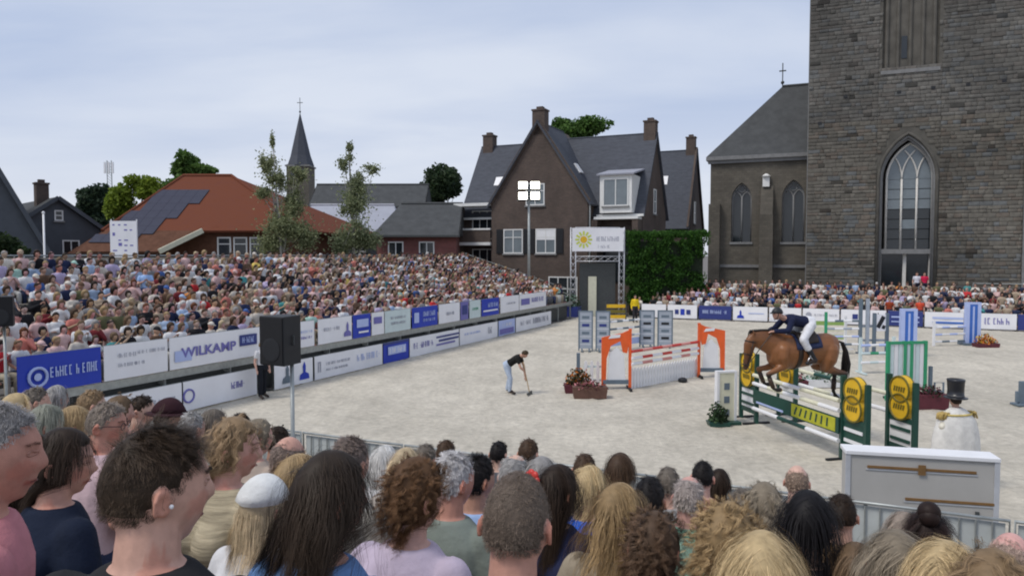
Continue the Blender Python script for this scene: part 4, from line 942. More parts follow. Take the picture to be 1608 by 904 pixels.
# ---------------------------------------------------------------- entrance gantry
def gantry():
    D = 54; x0, x1 = at(900, 400, D).x, at(976, 400, D).x; z1 = at(0, 357, D).z; zm = at(0, 402, D).z
    t = thing('entrance_gantry', 'white truss entrance gantry with a sponsor banner', 'gantry', (x0, D, 0)); w = x1 - x0; s = .36
    def truss(p, q, nm, side):
        b = MB(); d = (q - p); n = max(3, int(d.length / .5)); u = side * (s / 2); v_ = d.normalized().cross(side) * (s / 2)
        cs = [u + v_, u - v_, -u - v_, -u + v_]
        for c in cs: b.tube([p + c, q + c], .03, 6)
        for i in range(n):
            a0, a1 = p + d * (i / n), p + d * ((i + 1) / n)
            for k in range(4): b.tube([a0 + cs[k], a1 + cs[(k + 1) % 4]], .016, 4)
        mk(nm, b, M['alu'], t, smooth=True)
    truss(V((0, 0, 0)), V((0, 0, z1)), 'tower_truss', V((1, 0, 0))); truss(V((w, 0, 0)), V((w, 0, z1)), 'tower_truss', V((1, 0, 0)))
    truss(V((s / 2, 0, z1 - .2)), V((w - s / 2, 0, z1 - .2)), 'beam_truss', V((0, 0, 1))); truss(V((s / 2, 0, zm - .2)), V((w - s / 2, 0, zm - .2)), 'beam_truss', V((0, 0, 1)))
    for x in (0, w): b = MB(); b.box((x, 0, .06), (.9, .9, .1)); mk('base_plate', b, M['steel_d'], t)
    b = MB(); b.b2(-.1, w + .1, -.26, -.24, zm + .35, z1 - .05); bn = mk('banner', b, M['pvc'], t); zc = (zm + z1) / 2 + .15
    st = MB()
    for i in range(12):
        a = i * math.pi / 6; r0, r1 = .32, .62; c = V((.75, -.265, zc)); d = V((math.cos(a), 0, math.sin(a))); st.bar(c + d * r0, c + d * r1, .14, .01, up=V((0, 1, 0)))
    mk('sun_emblem', st, mat('lime_print', (.55, .62, .08), .5), bn)
    st = MB(); st.loft([(V((.75, -.262 - k, zc)), V((.26, 0, 0)), V((0, 0, .26))) for k in (0, .006)], 16); mk('sun_emblem', st, M['yellow'], bn)
    st = MB(); rng = random.Random(2); scrawl(st, 1.6, w - .15, zc - .12, .34, -.262, rng); scrawl(st, 1.8, w - .8, zc - .62, .22, -.262, rng); mk('lettering', st, M['grey_print'], bn)['kind'] = 'stuff'
    b = MB(); b.b2(.5, w - .4, .3, .36, 0, zm - .5); mk('backdrop', b, M['steel_d'], t)
    b = MB(); b.b2(1.15, 1.75, .2, .28, 0, 2.9); mk('pillar', b, M['cream'], t)
gantry()
# ---------------------------------------------------------------- jumps
def pole_obj(parent, p, q, r=.05, cols=('white', 'red'), n=6, name='pole'):
    p, q = V(p), V(q); b = MB(); k = 10; d = (q - p)
    u = d.normalized().orthogonal().normalized(); v_ = d.normalized().cross(u)
    for i in range(n):
        a0, a1 = p + d * (i / n), p + d * ((i + 1) / n); vs = []
        for c in (a0, a1): vs += [c + (u * math.cos(2 * math.pi * j / k) + v_ * math.sin(2 * math.pi * j / k)) * r for j in range(k)]
        fs = [(j, (j + 1) % k, k + (j + 1) % k, k + j) for j in range(k)]
        if i == 0: fs.append(tuple(range(k - 1, -1, -1)))
        if i == n - 1: fs.append(tuple(range(k, 2 * k)))
        b.add(vs, fs, i % len(cols))
    return mk(name, b, [M[c] for c in cols], parent, smooth=False)
def flowers(mb, c, rx, ry, rz, n, size, rng, nm=1):
    for _ in range(n):
        d = V((rng.gauss(0, 1), rng.gauss(0, 1), rng.gauss(0, 1))).normalized(); k = rng.uniform(.35, 1)
        p = V(c) + V((d.x * rx, d.y * ry, abs(d.z) * rz)) * k; u = V((rng.gauss(0, 1), rng.gauss(0, 1), rng.gauss(0, 1))).normalized() * size * rng.uniform(.6, 1.3); w = u.cross(V((rng.gauss(0, 1), rng.gauss(0, 1), rng.gauss(0, 1)))).normalized() * size * .6
        mb.add([p - u, p - w, p + u, p + w], [(0, 1, 2, 3)], rng.randrange(nm))
def flat_mat(name, c): return mat(name, c, .7, .15, 6)
PET = {k: flat_mat(k + '_petals', c) for k, c in dict(leafg=(.03, .07, .02), dleaf=(.015, .03, .012), brownl=(.07, .05, .015), yellowf=(.65, .45, .03), orangef=(.60, .18, .03), redf=(.40, .05, .07), pinkf=(.50, .18, .2), whitef=(.65, .68, .62), mintf=(.35, .50, .40), maroon=(.10, .02, .03), limef=(.35, .45, .06)).items()}
def planter(label, p, w, d, h, potm, mats, rz=0, fh=.35, n=260, size=.05, name='flower_box', seed=1):
    t = thing(name, label, 'planter', p, rz); b = MB(); b.prism([(-w / 2, 0), (w / 2, 0), (w / 2 + .04, h), (-w / 2 - .04, h)], (0, d, 0), o=V((0, -d / 2, 0))); mk('box', b, M[potm] if potm in M else PET[potm], t)
    b = MB(); flowers(b, (0, 0, h * .8), w * .58, d * .7, fh, n, size, random.Random(seed), len(mats)); mk('plant', b, [PET[m] for m in mats], t)['kind'] = 'stuff'; return t

M['limegreen'] = mat('lime_green_paint', (.28, .42, .12), .5, .1, 5)
M['terracotta'] = mat('terracotta', (.13, .068, .05), .8, .15, 6)
# main oxer: dark green standards with yellow discs
A1, B1 = V((6.46, 19.2, .04)), V((7.20, 15.8, .04)); EJ = (B1 - A1).normalized(); PJ = V((-EJ.y, EJ.x, 0))       # PJ points to the take-off side (right)
def oxer():
    t = thing('oxer_jump', 'dark green and cream oxer with yellow discs under the leaping horse', 'jump', (0, 0, 0))
    def wing(P, out, lab, tall=1.85):
        """two posts, a slatted lower panel and a stack of two yellow discs"""
        b = MB()
        for k in (0.0, .78): q = P + out * k; b.bar(q, q + V((0, 0, tall if k == 0 else tall - .08)), .10, .10)
        wg = mk('wing', b, M['dgreen'], t)
        b = MB(); b.bar(P + out * .06 + V((0, 0, .30)), P + out * .72 + V((0, 0, .30)), .06, .12); b.bar(P + out * .06 + V((0, 0, .92)), P + out * .72 + V((0, 0, .92)), .06, .10); mk('rail', b, M['dgreen'], wg)
        b = MB(); b.bar(P + out * .06 + V((0, 0, .62)), P + out * .72 + V((0, 0, .62)), .03, .5); mk('panel', b, M['white'] if lab else M['dgreen'], wg)
        b = MB(); b.bar(P + out * .1 + V((0, 0, .48)) + PJ * -.03, P + out * .68 + V((0, 0, .48)) + PJ * -.03, .02, .07); b.bar(P + out * .1 + V((0, 0, .72)) + PJ * -.03, P + out * .68 + V((0, 0, .72)) + PJ * -.03, .02, .07); mk('stripe', b, M['dgreen'] if lab else M['white'], wg)
        for zc in (1.20, 1.58):
            c = P + out * .40 + V((0, 0, zc)); X = out * .29; Z = V((0, 0, .29)); d = MB()
            d.loft([(c + PJ * y, X * r, Z * r) for y, r in ((-.075, .93), (-.06, 1), (.06, 1), (.075, .93))], 22); dk = mk('disc', d, M['yellow'], wg)
            for s in (-1, 1):
                d = MB(); d.tube([c + PJ * (.078 * s) + X * (.95 * math.cos(i * .2856)) + Z * (.95 * math.sin(i * .2856)) for i in range(23)], .022, 5); mk('rim', d, M['ydark'], dk)
                d = MB(); rng = random.Random(int(zc * 10))
                for i in range(5): xx = -.55 + i * .24; d.bar(c + PJ * (.085 * s) + X * xx + Z * -.18, c + PJ * (.085 * s) + X * (xx + .1) + Z * .2, .035, .01, up=PJ)
                mk('lettering', d, M['ydark'], dk)['kind'] = 'stuff'
        b = MB()
        for k in (0.0, .78): q = P + out * k; b.bar(q - PJ * .38, q + PJ * .38, .08, .09)
        mk('foot', b, M['black'], wg)
    for P, lab in ((A1, 1), (A1 + PJ * 1.15, 1)): wing(P, -EJ, lab)
    for P, lab in ((B1, 0), (B1 + PJ * 1.15, 1)): wing(P, EJ, lab)
    Z = lambda z: V((0, 0, z))
    o1 = PJ * -.09
    pole_obj(t, A1 + o1 + Z(1.30), B1 + o1 + Z(1.30), .05, ('cream', 'cream', 'white'), 5)
    pole_obj(t, A1 + o1 + Z(1.08), B1 + o1 + Z(1.08), .05, ('white', 'cream'), 5)
    pole_obj(t, A1 + o1 + Z(.42), B1 + o1 + Z(.42), .05, ('white', 'dgreen'), 3)
    pole_obj(t, A1 + PJ * 1.24 + Z(1.38), B1 + PJ * 1.24 + Z(1.38), .05, ('cream', 'dgreen'), 5)
    pole_obj(t, A1 + PJ * 1.24 + Z(1.0), B1 + PJ * 1.24 + Z(1.0), .05, ('white', 'cream'), 5)
    b = MB(); b.bar(A1 + o1 + Z(.75), B1 + o1 + Z(.75), .03, .36); pl = mk('plank', b, M['dgreen'], t)
    b = MB(); m0, m1 = A1.lerp(B1, .50), A1.lerp(B1, .97); b.bar(m0 + o1 + Z(.75) - PJ * .018, m1 + o1 + Z(.75) - PJ * .018, .01, .30); mk('sign', b, flat_mat('yellow_green_print', (.42, .42, .03)), pl)
    b = MB()
    for i in range(7): q = m0.lerp(m1, .08 + i * .125); b.bar(q + o1 + Z(.66) - PJ * .026, q.lerp(m1, .06) + o1 + Z(.85) - PJ * .026, .05, .01, up=PJ)
    mk('lettering', b, M['dgreen'], pl)['kind'] = 'stuff'
    b = MB(); q0, q1 = A1.lerp(B1, .05), A1.lerp(B1, .40); b.bar(q0 + o1 + Z(.62) - PJ * .02, q1 + o1 + Z(.62) - PJ * .02, .01, .05); mk('stripe', b, M['lblue'], pl)
oxer()
def screen_pair(label, px, py, py_top, wpx, gap, mats, rows=4, name='jump_standard', yaw=0, group=None):
    """two upright framed panels on feet"""
    p = G(px, py, .04); D = p.y; k = D / FPX; t = thing(name, label, 'jump wing', p, yaw, group); h = (py - py_top) * k; w = wpx * k
    for i in range(2):
        x = (i - .5) * (w + gap * k); b = MB(); b.b2(x - w / 2, x + w / 2, -.02, .02, .12, h); pn = mk('panel', b, M[mats[0]], t)
        f = MB()
        for xx in (x - w / 2 - .03, x + w / 2 + .03): f.bar((xx, 0, .02), (xx, 0, h + .05), .06, .07)
        f.b2(x - w / 2, x + w / 2, -.035, .035, h, h + .05); mk('frame', f, M[mats[1]], t)
        for r in range(rows):
            zc = h * (.16 + .80 * (r + .5) / rows); s = MB(); s.b2(x - w * .3, x + w * .3, -.028, -.021, zc - h * .035, zc + h * .035); mk('emblem', s, M[mats[2 + r % 2]], pn)
            if rows > 2: s = MB(); s.b2(x - w * .48, x + w * .48, -.026, -.022, zc - h * .095, zc - h * .085); mk('stripe', s, M['pvc'], pn)
        f = MB(); f.bar((x - w * .3, -.4, .04), (x - w * .3, .4, .04), .07, .08); f.bar((x + w * .3, -.4, .04), (x + w * .3, .4, .04), .07, .08); mk('foot', f, M['slate'], t)
    return t, p, h
M['lslate'] = mat('pale_slate_panel', (.34, .38, .44), .5, .08, 4)
t1, p1, h1 = screen_pair('slate-grey panelled jump standard left of the orange jump', 933, 551, 489, 19, 8, ('lslate', 'slate', 'navy', 'slate'), yaw=R(-6))
t2, p2, h2 = screen_pair('slate-grey panelled jump standard with four emblems, centre of the arena', 1030, 545, 488, 20, 8, ('lslate', 'slate', 'black', 'slate'), yaw=R(-6))
t = thing('vertical_jump', 'grey and white poles between the slate panelled standards', 'jump', (0, 0, 0))
for z, c in ((1.35, ('white', 'slate')), (1.0, ('slate', 'white')), (.65, ('white', 'lslate'))): pole_obj(t, p1 + V((.75, .02, z)), p2 + V((-.8, .02, z)), .05, c, 5)
b = MB(); b.bar(p1 + V((.75, .1, .35)), p2 + V((-.8, .1, .35)), .03, .3); mk('plank', b, M['lblue'], t)

def orange_jump():
    t = thing('orange_jump', 'orange and white jump with curved wings and red rails', 'jump', (0, 0, 0))
    ends = []
    for px, py, top, s in ((968, 612, 515, -1), (1116, 592, 506, 1)):
        p = G(px, py, .04); D = p.y; k = D / FPX; h = (py - top) * k; w = 1.0; ends.append((p, h))
        prof = [(-.5, .0), (-.36, .0), (-.33, .52), (-.2, .72), (.12, .80), (.2, .62), (.34, .60), (.5, 1.0), (.18, .93), (-.5, .86)] if s < 0 else [(.5, .0), (.36, .0), (.33, .52), (.2, .72), (-.12, .80), (-.2, .62), (-.34, .60), (-.5, 1.0), (-.18, .93), (.5, .86)]
        poly = [(x * w, z * h) for x, z in prof]
        if s > 0: poly = poly[::-1]
        b = MB(); b.prism(poly[::-1] if s < 0 else poly[::-1], (0, .07, 0), o=p + V((0, -.03, 0))); wg = mk('wing', b, M['orange'], t)
        b = MB(); b.prism([(-.30 * w, .16 * h), (.30 * w, .16 * h), (.24 * w, .58 * h), (.02, .70 * h), (-.24 * w, .60 * h)], (0, .04, 0), o=p + V((0, 0, 0))); mk('white_panel', b, M['white'], wg)
        b = MB(); xx = s * -.44 * w; b.bar(p + V((xx, 0, 0)), p + V((xx, 0, h * 1.0)), .09, .09); mk('post', b, M['orange'], wg)
        b = MB(); b.prism([(-.28, .84 * h), (.1, .86 * h), (.12, .91 * h), (-.2, .90 * h)], (0, -.012, 0), o=p + V((0, -.032, 0))); mk('stripe', b, M['white'], wg)
        b = MB(); b.b2(-.45, .45, -.04, .04, .2, .34); b.v = [tuple(V(q) + p) for q in b.v]; mk('rail', b, M['slate'], wg)
        b = MB()
        for x in (-.42, .42): b.bar(p + V((x, -.42, .05)), p + V((x, .42, .05)), .08, .09)
        mk('foot', b, M['black'], wg)
    (pa, ha), (pb, hb) = ends; a = pa + V((.48, -.05, 0)); c = pb + V((-.48, -.05, 0)); Z = lambda z: V((0, 0, z))
    for z in (1.28, 1.05, .86): pole_obj(t, a + Z(z), c + Z(z + .02), .05, ('red', 'pinkish') if z > 1.2 else (('white', 'red') if z > 1 else ('white', 'pinkish')), 7)
    pk = mesh_of('picket', MB().prism([(-.06, 0), (.06, 0), (.06, .62), (0, .70), (-.06, .62)], (0, .025, 0)), M['white'])
    n = 24
    for i in range(n):
        q = a.lerp(c, (i + .5) / n); o = link('picket', pk, t, (q.x, q.y + .12, .06)); o.rotation_euler = (0, 0, math.atan2((c - a).y, (c - a).x))
    for z in (.22, .52): b = MB(); b.bar(a + V((0, .17, z)), c + V((0, .17, z)), .03, .07); mk('picket_rail', b, M['white'], t)
M['pinkish'] = mat('faded_red_paint', (.62, .25, .22), .5, .1, 5)
orange_jump()
for px, py, lab in ((1050, 597, 'small dark stone-shaped weight before the picket fence, nearer its middle'), (1072, 600, 'small dark stone-shaped weight before the picket fence, right of the other')):
    b = MB(); b.lathe([(.12, 0), (.17, .05), (.15, .13), (.06, .17)], 9); p = G(px, py, .04); tag(mk('ground_weight', b, M['black'], loc=p, smooth=True), lab, 'weight')
planter('dark brown bush in a box left of the orange jump', G(908, 616, .04), .85, .5, .28, 'maroon', ['brownl', 'dleaf', 'brownl', 'orangef'], fh=.62, n=620, size=.06, seed=3)
planter('low terracotta-brown planter in front of the orange wing', G(926, 624, .04), 1.0, .4, .36, 'terracotta', ['brownl', 'maroon', 'pinkf'], fh=.28, n=300, size=.05, seed=4)
def small_gate(px, py, h=.95):
    p = G(px, py, .04); t = thing('picket_gate', 'small white picket gate beside the brown bush', 'gate', p, R(-5))
    pk = mesh_of('picket', MB().prism([(-.05, 0), (.05, 0), (.05, h - .08), (0, h), (-.05, h - .08)], (0, .025, 0)), M['white'])
    for i in range(4): link('picket', pk, t, (-.3 + i * .2, 0, 0))
    for z in (.25, .7): b = MB(); b.b2(-.38, .38, .026, .06, z, z + .07); mk('rail', b, M['mint'], t)
    b = MB(); b.bar((-.55, .3, 0), (-.55, .3, 1.15), .12); mk('post', b, M['slate'], t)
small_gate(934, 610)
# left side of the oxer: pale patterned pillar with a dark planted foot
def pillar_thing(label, p, w, h, m1, m2, rz=0, name='jump_pillar', dots=3):
    t = thing(name, label, 'jump pillar', p, rz); b = MB(); b.b2(-w / 2, w / 2, -.06, .06, .0, h); mk('panel', b, M[m1], t)
    b = MB(); b.b2(-w / 2 - .07, -w / 2, -.08, .08, 0, h + .05); b.b2(w / 2, w / 2 + .07, -.08, .08, 0, h + .05); b.b2(-w / 2, w / 2, -.075, .075, h, h + .05); mk('frame', b, M[m2], t)
    for i in range(dots): s = MB(); s.b2(-w * .18, w * .18, -.07, -.061, h * (.15 + .26 * i), h * (.28 + .26 * i)); mk('emblem', s, M['slate'], t)
    b = MB(); b.box((0, 0, .04), (w + .2, .6, .08)); mk('foot', b, M['dgreen'], t); return t
pillar_thing('pale cream pillar panel with dark emblems left of the oxer', G(1139, 664, .04), .42, 1.35, 'cream', 'white', R(10))
planter('dark green shrub at the foot of the pale pillar', G(1128, 668, .04), .5, .35, .12, 'dgreen', ['dleaf', 'leafg'], fh=.55, n=420, size=.05, seed=6)
planter('pale green and white flowering box on the sand behind the oxer', G(1290, 606, .04), 1.3, .5, .25, 'white', ['mintf', 'whitef', 'leafg', 'mintf'], fh=.45, n=420, size=.06, seed=7)
planter('brownish flower box on the sand under the horse belly', G(1243, 608, .04), .9, .45, .25, 'maroon', ['maroon', 'brownl', 'pinkf', 'leafg'], fh=.4, n=320, size=.06, seed=8)
# right group
def green_wing():
    p = G(1422, 628, .04); k = p.y / FPX; t = thing('green_wing_jump', 'bright green framed jump wing with white slats behind the yellow discs', 'jump wing', p, R(8)); h = 94 * k; w = 64 * k
    f = MB()
    for x in (-w / 2, -w * .06, w * .12, w / 2): f.b2(x - .045, x + .045, -.05, .05, 0, h)
    for z in (.35, h - .05): f.b2(-w / 2 + .046, w / 2 - .046, -.045, .045, z - .04, z + .04)
    mk('frame', f, M['green'], t)
    for i in range(8):
        x = -w / 2 + .12 + i * (w - .24) / 7
        s = MB(); s.b2(x - .06, x + .06, -.02, .02, .4, h - .1); mk('slat', s, M['white'] if i % 2 else M['mint'], t)
    f = MB()
    for x in (-w * .35, w * .35): f.b2(x - .05, x + .05, -.4, .4, 0, .07)
    mk('foot', f, M['dgreen'], t)
green_wing()
def blue_pillar(label, px, py, top, wpx):
    p = G(px, py, .04); k = p.y / FPX; t = thing('blue_pillar', label, 'jump pillar', p, R(-5)); h = (py - top) * k; w = wpx * k
    b = MB(); b.b2(-w * .26, w * .26, -.1, .1, 0, h - .1); mk('core', b, M['bpaint'], t)
    b = MB(); b.b2(-w / 2, -w * .27, -.12, .12, 0, h); b.b2(w * .27, w / 2, -.12, .12, 0, h); b.b2(-w * .06, w * .06, -.115, -.101, .1, h - .2); b.b2(-w * .27, w * .27, -.11, .11, h - .1, h); mk('edge', b, M['lblue'], t)
    b = MB(); b.box((0, 0, .05), (w * 1.5, .7, .1)); mk('foot', b, M['slate'], t); return t
blue_pillar('blue and white pillar above the green wing', 1425, 560, 484, 24); blue_pillar('blue and white pillar beside the orange flower box', 1526, 541, 474, 22)
def dark_frame():
    p = G(1370, 556, .04); k = p.y / FPX; t = thing('dark_frame_standard', 'tall dark slate frame standard behind the horse tail', 'jump wing', p, 0); h = 88 * k
    for x in (-20, -9, 2, 22): b = MB(); b.b2(x * k - .07, x * k + .07, -.05, .05, 0, h * (1 if x < 0 else .74)); mk('post', b, M['slate'] if x != -9 else M['lslate'], t)
    b = MB(); b.b2(4.5 * k, 19.5 * k, -.03, .03, h * .42, h * .72); pn = mk('board', b, M['pvc'], t)
    b = MB(); b.bar((7 * k, -.035, h * .48), (16 * k, -.035, h * .68), .18, .01, up=V((0, 1, 0))); b.bar((15 * k, -.035, h * .46), (17 * k, -.035, h * .52), .14, .01, up=V((0, 1, 0))); mk('emblem', b, M['black'], pn)
    for z in (.25, .5): b = MB(); b.b2(-18 * k, 20 * k, .055, .11, h * z - .05, h * z + .05); mk('rail', b, M['lslate'], t)
    b = MB(); b.b2(-22 * k, 24 * k, -.3, .3, 0, .07); mk('foot', b, M['slate'], t)
dark_frame()
t = thing('pole_jump', 'low white and pale blue poles left of the far blue pillar', 'jump', (0, 0, 0)); q0, q1 = G(1466, 543, .04), G(1514, 541, .04)
for z, c in ((.9, ('white', 'lblue')), (.55, ('lblue', 'white')), (.2, ('white', 'slate'))): pole_obj(t, q0 + V((0, 0, z)), q1 + V((0, 0, z)), .05, c, 4)
b = MB(); b.bar(q0, q0 + V((0, 0, 1.2)), .1); mk('standard', b, M['white'], t)
t = thing('pole_jump', 'white and blue poles of the jump behind the horse rump', 'jump', (0, 0, 0)); q0, q1 = G(1296, 556, .04), G(1350, 556, .04)
for z, c in ((1.5, ('white', 'slate')), (1.15, ('lslate', 'white')), (.8, ('white', 'lblue')), (.45, ('slate', 'white'))): pole_obj(t, q0 + V((0, 0, z)), q1 + V((0, 0, z)), .05, c, 4)
b = MB(); b.bar(q0, q0 + V((0, 0, 1.9)), .1); mk('standard', b, M['green'], t)
t = thing('plank_jump', 'green and cream planks of the jump seen just over the horse rump', 'jump', (0, 0, 0)); q0, q1 = G(1256, 548, .04), G(1326, 549, .04)
for z, c in ((1.25, 'limegreen'), (.95, 'cream'), (.6, 'limegreen'), (.3, 'white')): b = MB(); b.bar(q0 + V((0, 0, z)), q1 + V((0, 0, z)), .03, .2); mk('plank', b, M[c], t)
for q in (q0, q1): b = MB(); b.bar(q + V((0, -.06, 0)), q + V((0, -.06, 1.6)), .1); b.bar(q + V((-.4, -.06, .03)), q + V((.4, -.06, .03)), .08, .06); mk('standard', b, M['white'], t)
t = thing('rail_jump', 'pale blue and mint rails right of the horse tail', 'jump', (0, 0, 0)); q0, q1 = G(1352, 586, .04), G(1404, 584, .04)
for z, c in ((1.05, ('lblue', 'white')), (.75, ('mint', 'green')), (.4, ('white', 'mint'))): pole_obj(t, q0 + V((0, 0, z)), q1 + V((0, 0, z)), .05, c, 4)
for q in (q0, q1): b = MB(); b.bar(q + V((0, .08, 0)), q + V((0, .08, 1.35)), .1); b.bar(q + V((0, -.4, .03)), q + V((0, .4, .03)), .08, .06); mk('standard', b, M['mint'], t)
planter('box of orange flowers at the foot of the far blue pillar', G(1548, 545, .04), 1.0, .5, .2, 'maroon', ['orangef', 'brownl', 'yellowf', 'orangef'], fh=.5, n=360, size=.06, seed=9)
planter('dark maroon planter with upright stems behind the top hat', G(1456, 640, .04), .95, .5, .42, 'maroon', ['maroon', 'dleaf', 'maroon'], fh=.35, n=340, size=.05, seed=10)
b = MB(); p = G(1474, 626, .04); k = p.y / FPX
b.tube([(-7 * k, 0, 0), (-7 * k, 0, 26 * k), (7 * k, 0, 26 * k), (7 * k, 0, 0)], .03, 6); b.tube([(-7 * k, 0, 12 * k), (7 * k, 0, 12 * k)], .03, 6); b.bar((-14 * k, 0, 0), (-14 * k, 0, 52 * k), .09)
tag(mk('metal_rack', b, M['slate'], loc=p), 'small grey metal rack standing by the maroon planter', 'rack')
b = MB(); p = G(1603, 636, .04); b.b2(-.06, .14, -.05, .05, 0, .72); b.b2(-.16, -.06, -.04, .04, .1, .42); b.b2(-.2, .3, -.2, .2, 0, .06)
tag(mk('dark_post', b, M['slate'], loc=p, bevel=.01), 'short dark grey post at the right picture edge on the sand', 'post')
planter('red and pink flowers beside the grey cabinet', W(a_at(1450, 13.4), 13.4, .04), .75, .45, .95, 'white', ['redf', 'pinkf', 'redf', 'leafg'], rz=RZ, fh=.34, n=420, size=.045, seed=11)
# entrance corner
planter('bushy green planting with pale flowers at the arena corner', W(a_at(889, 50.4), 50.4, .0), 2.0, .9, .75, 'navy', ['dleaf', 'mintf', 'leafg', 'dleaf'], rz=RZ, fh=1.25, n=1000, size=.09, seed=12)
t = thing('yellow_barrier', 'low yellow and dark striped barrier at the arena entrance', 'barrier', G(967, 503, .02), 0)
for i in range(3): b = MB(); b.b2(-.65, .65, -.04, .04, .15 + i * .36, .38 + i * .36); mk('board', b, M['yellow'] if i != 1 else M['ydark'], t)
b = MB(); b.b2(-.72, -.65, -.06, .06, 0, 1.3); b.b2(.65, .72, -.06, .06, 0, 1.3); mk('post', b, M['steel_d'], t)

# ---------------------------------------------------------------- grey cabinet in front of the right-hand barrier
def cabinet():
    b0 = 12.0; a0, a1 = a_at(1336, b0), a_at(1562, b0); t = thing('grey_cabinet', 'long pale grey aluminium cabinet with two brown slots', 'cabinet', W(a0, b0), R(-13)); w = (a1 - a0) * 1.12
    p = W(a0, b0); zt = at(1336, 712, p.y).z; zb = .05; d = .34
    b = MB(); b.b2(0, w, 0, d, zb, zt); mk('body', b, mat('pale_grey_panel', (.44, .425, .40), .5, .06, 1.5, spec=.25), t, bevel=.012)
    b = MB(); b.b2(-.025, w + .025, -.03, d + .03, zt, zt + .06); mk('lid', b, M['white'], t, bevel=.008)
    b = MB(); b.b2(-.02, .05, -.018, -.002, zb, zt); b.b2(w - .05, w + .02, -.018, -.002, zb, zt); mk('edge_strip', b, M['alu'], t)
    for x0, x1, z in ((.14, .86, zt - .17), (.40, .98, zt - .62)):
        s = MB(); s.b2(w * x0, w * x1, -.02, -.003, z - .018, z + .018); mk('slot', s, M['brass'], t)
        s = MB(); s.b2(w * x0 - .02, w * x1 + .02, -.012, -.002, z - .05, z - .030); mk('slot_lip', s, M['alu'], t)
    s = MB(); s.b2(w * .48, w * .53, -.03, -.02, zt - .25, zt - .1); mk('latch', s, M['brass'], t)
    for x in (.12, .86): s = MB(); s.b2(w * x, w * x + .05, -.03, -.003, zt - .80, zt - .74); mk('bolt', s, M['steel_d'], t)
    s = MB(); s.b2(w + .021, w + .035, .08, d - .08, zt - .75, zt - .1); mk('side_door', s, M['alu'], t)
cabinet()
# ================================================================ people
def headpts(d):
    """unit directions (n,3) in head space (x right, y forward, z up) -> surface points"""
    x, y, z = d[:, 0], d[:, 1], d[:, 2]; lo = np.clip(-z, 0, 1); fr = np.clip(y, 0, 1); bk = np.clip(-y, 0, 1); ax = np.abs(x)
    X = .076 * x * (1 - .24 * lo ** 1.4) * (1 - .04 * fr); Y = .098 * y; Z = .119 * z
    Y = np.where(y < 0, Y * (1.03 - .36 * lo ** 1.2), Y * (1 - .05 * np.clip(z, 0, 1)))
    f = (y > 0)
    Y += f * (.022 * np.exp(-(x / .15) ** 2 - ((z + .17) / .115) ** 2) + .012 * np.exp(-(x / .12) ** 2 - ((z - .02) / .15) ** 2))
    Y -= f * .011 * np.exp(-((ax - .36) / .17) ** 2 - ((z - .10) / .10) ** 2)
    Y += f * .004 * np.exp(-((ax - .3) / .3) ** 2 - ((z - .28) / .09) ** 2)
    Y += f * .009 * np.exp(-(x / .26) ** 2 - ((z + .52) / .10) ** 2)
    Y += f * .017 * np.exp(-(x / .3) ** 2 - ((z + .84) / .13) ** 2)
    return np.stack([X, Y, Z], 1)
def sphere_dirs(nu, nv):
    d = [(0, 0, 1)]
    for j in range(1, nv):
        t = math.pi * j / nv
        for i in range(nu): p = 2 * math.pi * i / nu; d.append((math.sin(t) * math.cos(p), math.sin(t) * math.sin(p), math.cos(t)))
    d.append((0, 0, -1)); f = []
    for i in range(nu): f.append((0, 1 + i, 1 + (i + 1) % nu))
    for j in range(nv - 2):
        for i in range(nu): a = 1 + j * nu + i; b = 1 + j * nu + (i + 1) % nu; f.append((a, a + nu, b + nu, b))
    T = len(d) - 1; q = 1 + (nv - 2) * nu
    for i in range(nu): f.append((T, q + (i + 1) % nu, q + i))
    return np.array(d), f
def frame_of(fw, up=V((0, 0, 1))):
    fw = V(fw).normalized(); r = fw.cross(up).normalized(); u = r.cross(fw); return Matrix((r, fw, u)).transposed()
def add_head(mb, c, Rm, s=1.0, nu=26, nv=20, ears=True):
    d, f = sphere_dirs(nu, nv); P = headpts(d) * s; mb.add([V(c) + Rm @ V(p) for p in P], f)
    if ears:
        for sd in (-1, 1):
            e = V((sd * .077, -.008, -.012)) * s; pts = []
            for i in range(11):
                a = R(-60) + i * R(30); pts.append(e + V((sd * (.006 + .006 * math.cos(a)), -.004 - .0135 * math.cos(a), .027 * math.sin(a))) * s)
            mb.tube([V(c) + Rm @ p for p in pts], .0055 * s, 6)
            mb.ball(V(c) + Rm @ (e + V((sd * -.004, .002, -.002)) * s), (.008 * s, .012 * s, .023 * s), 8, 6, M=Rm)
def dirv(*a): return V(a).normalized()
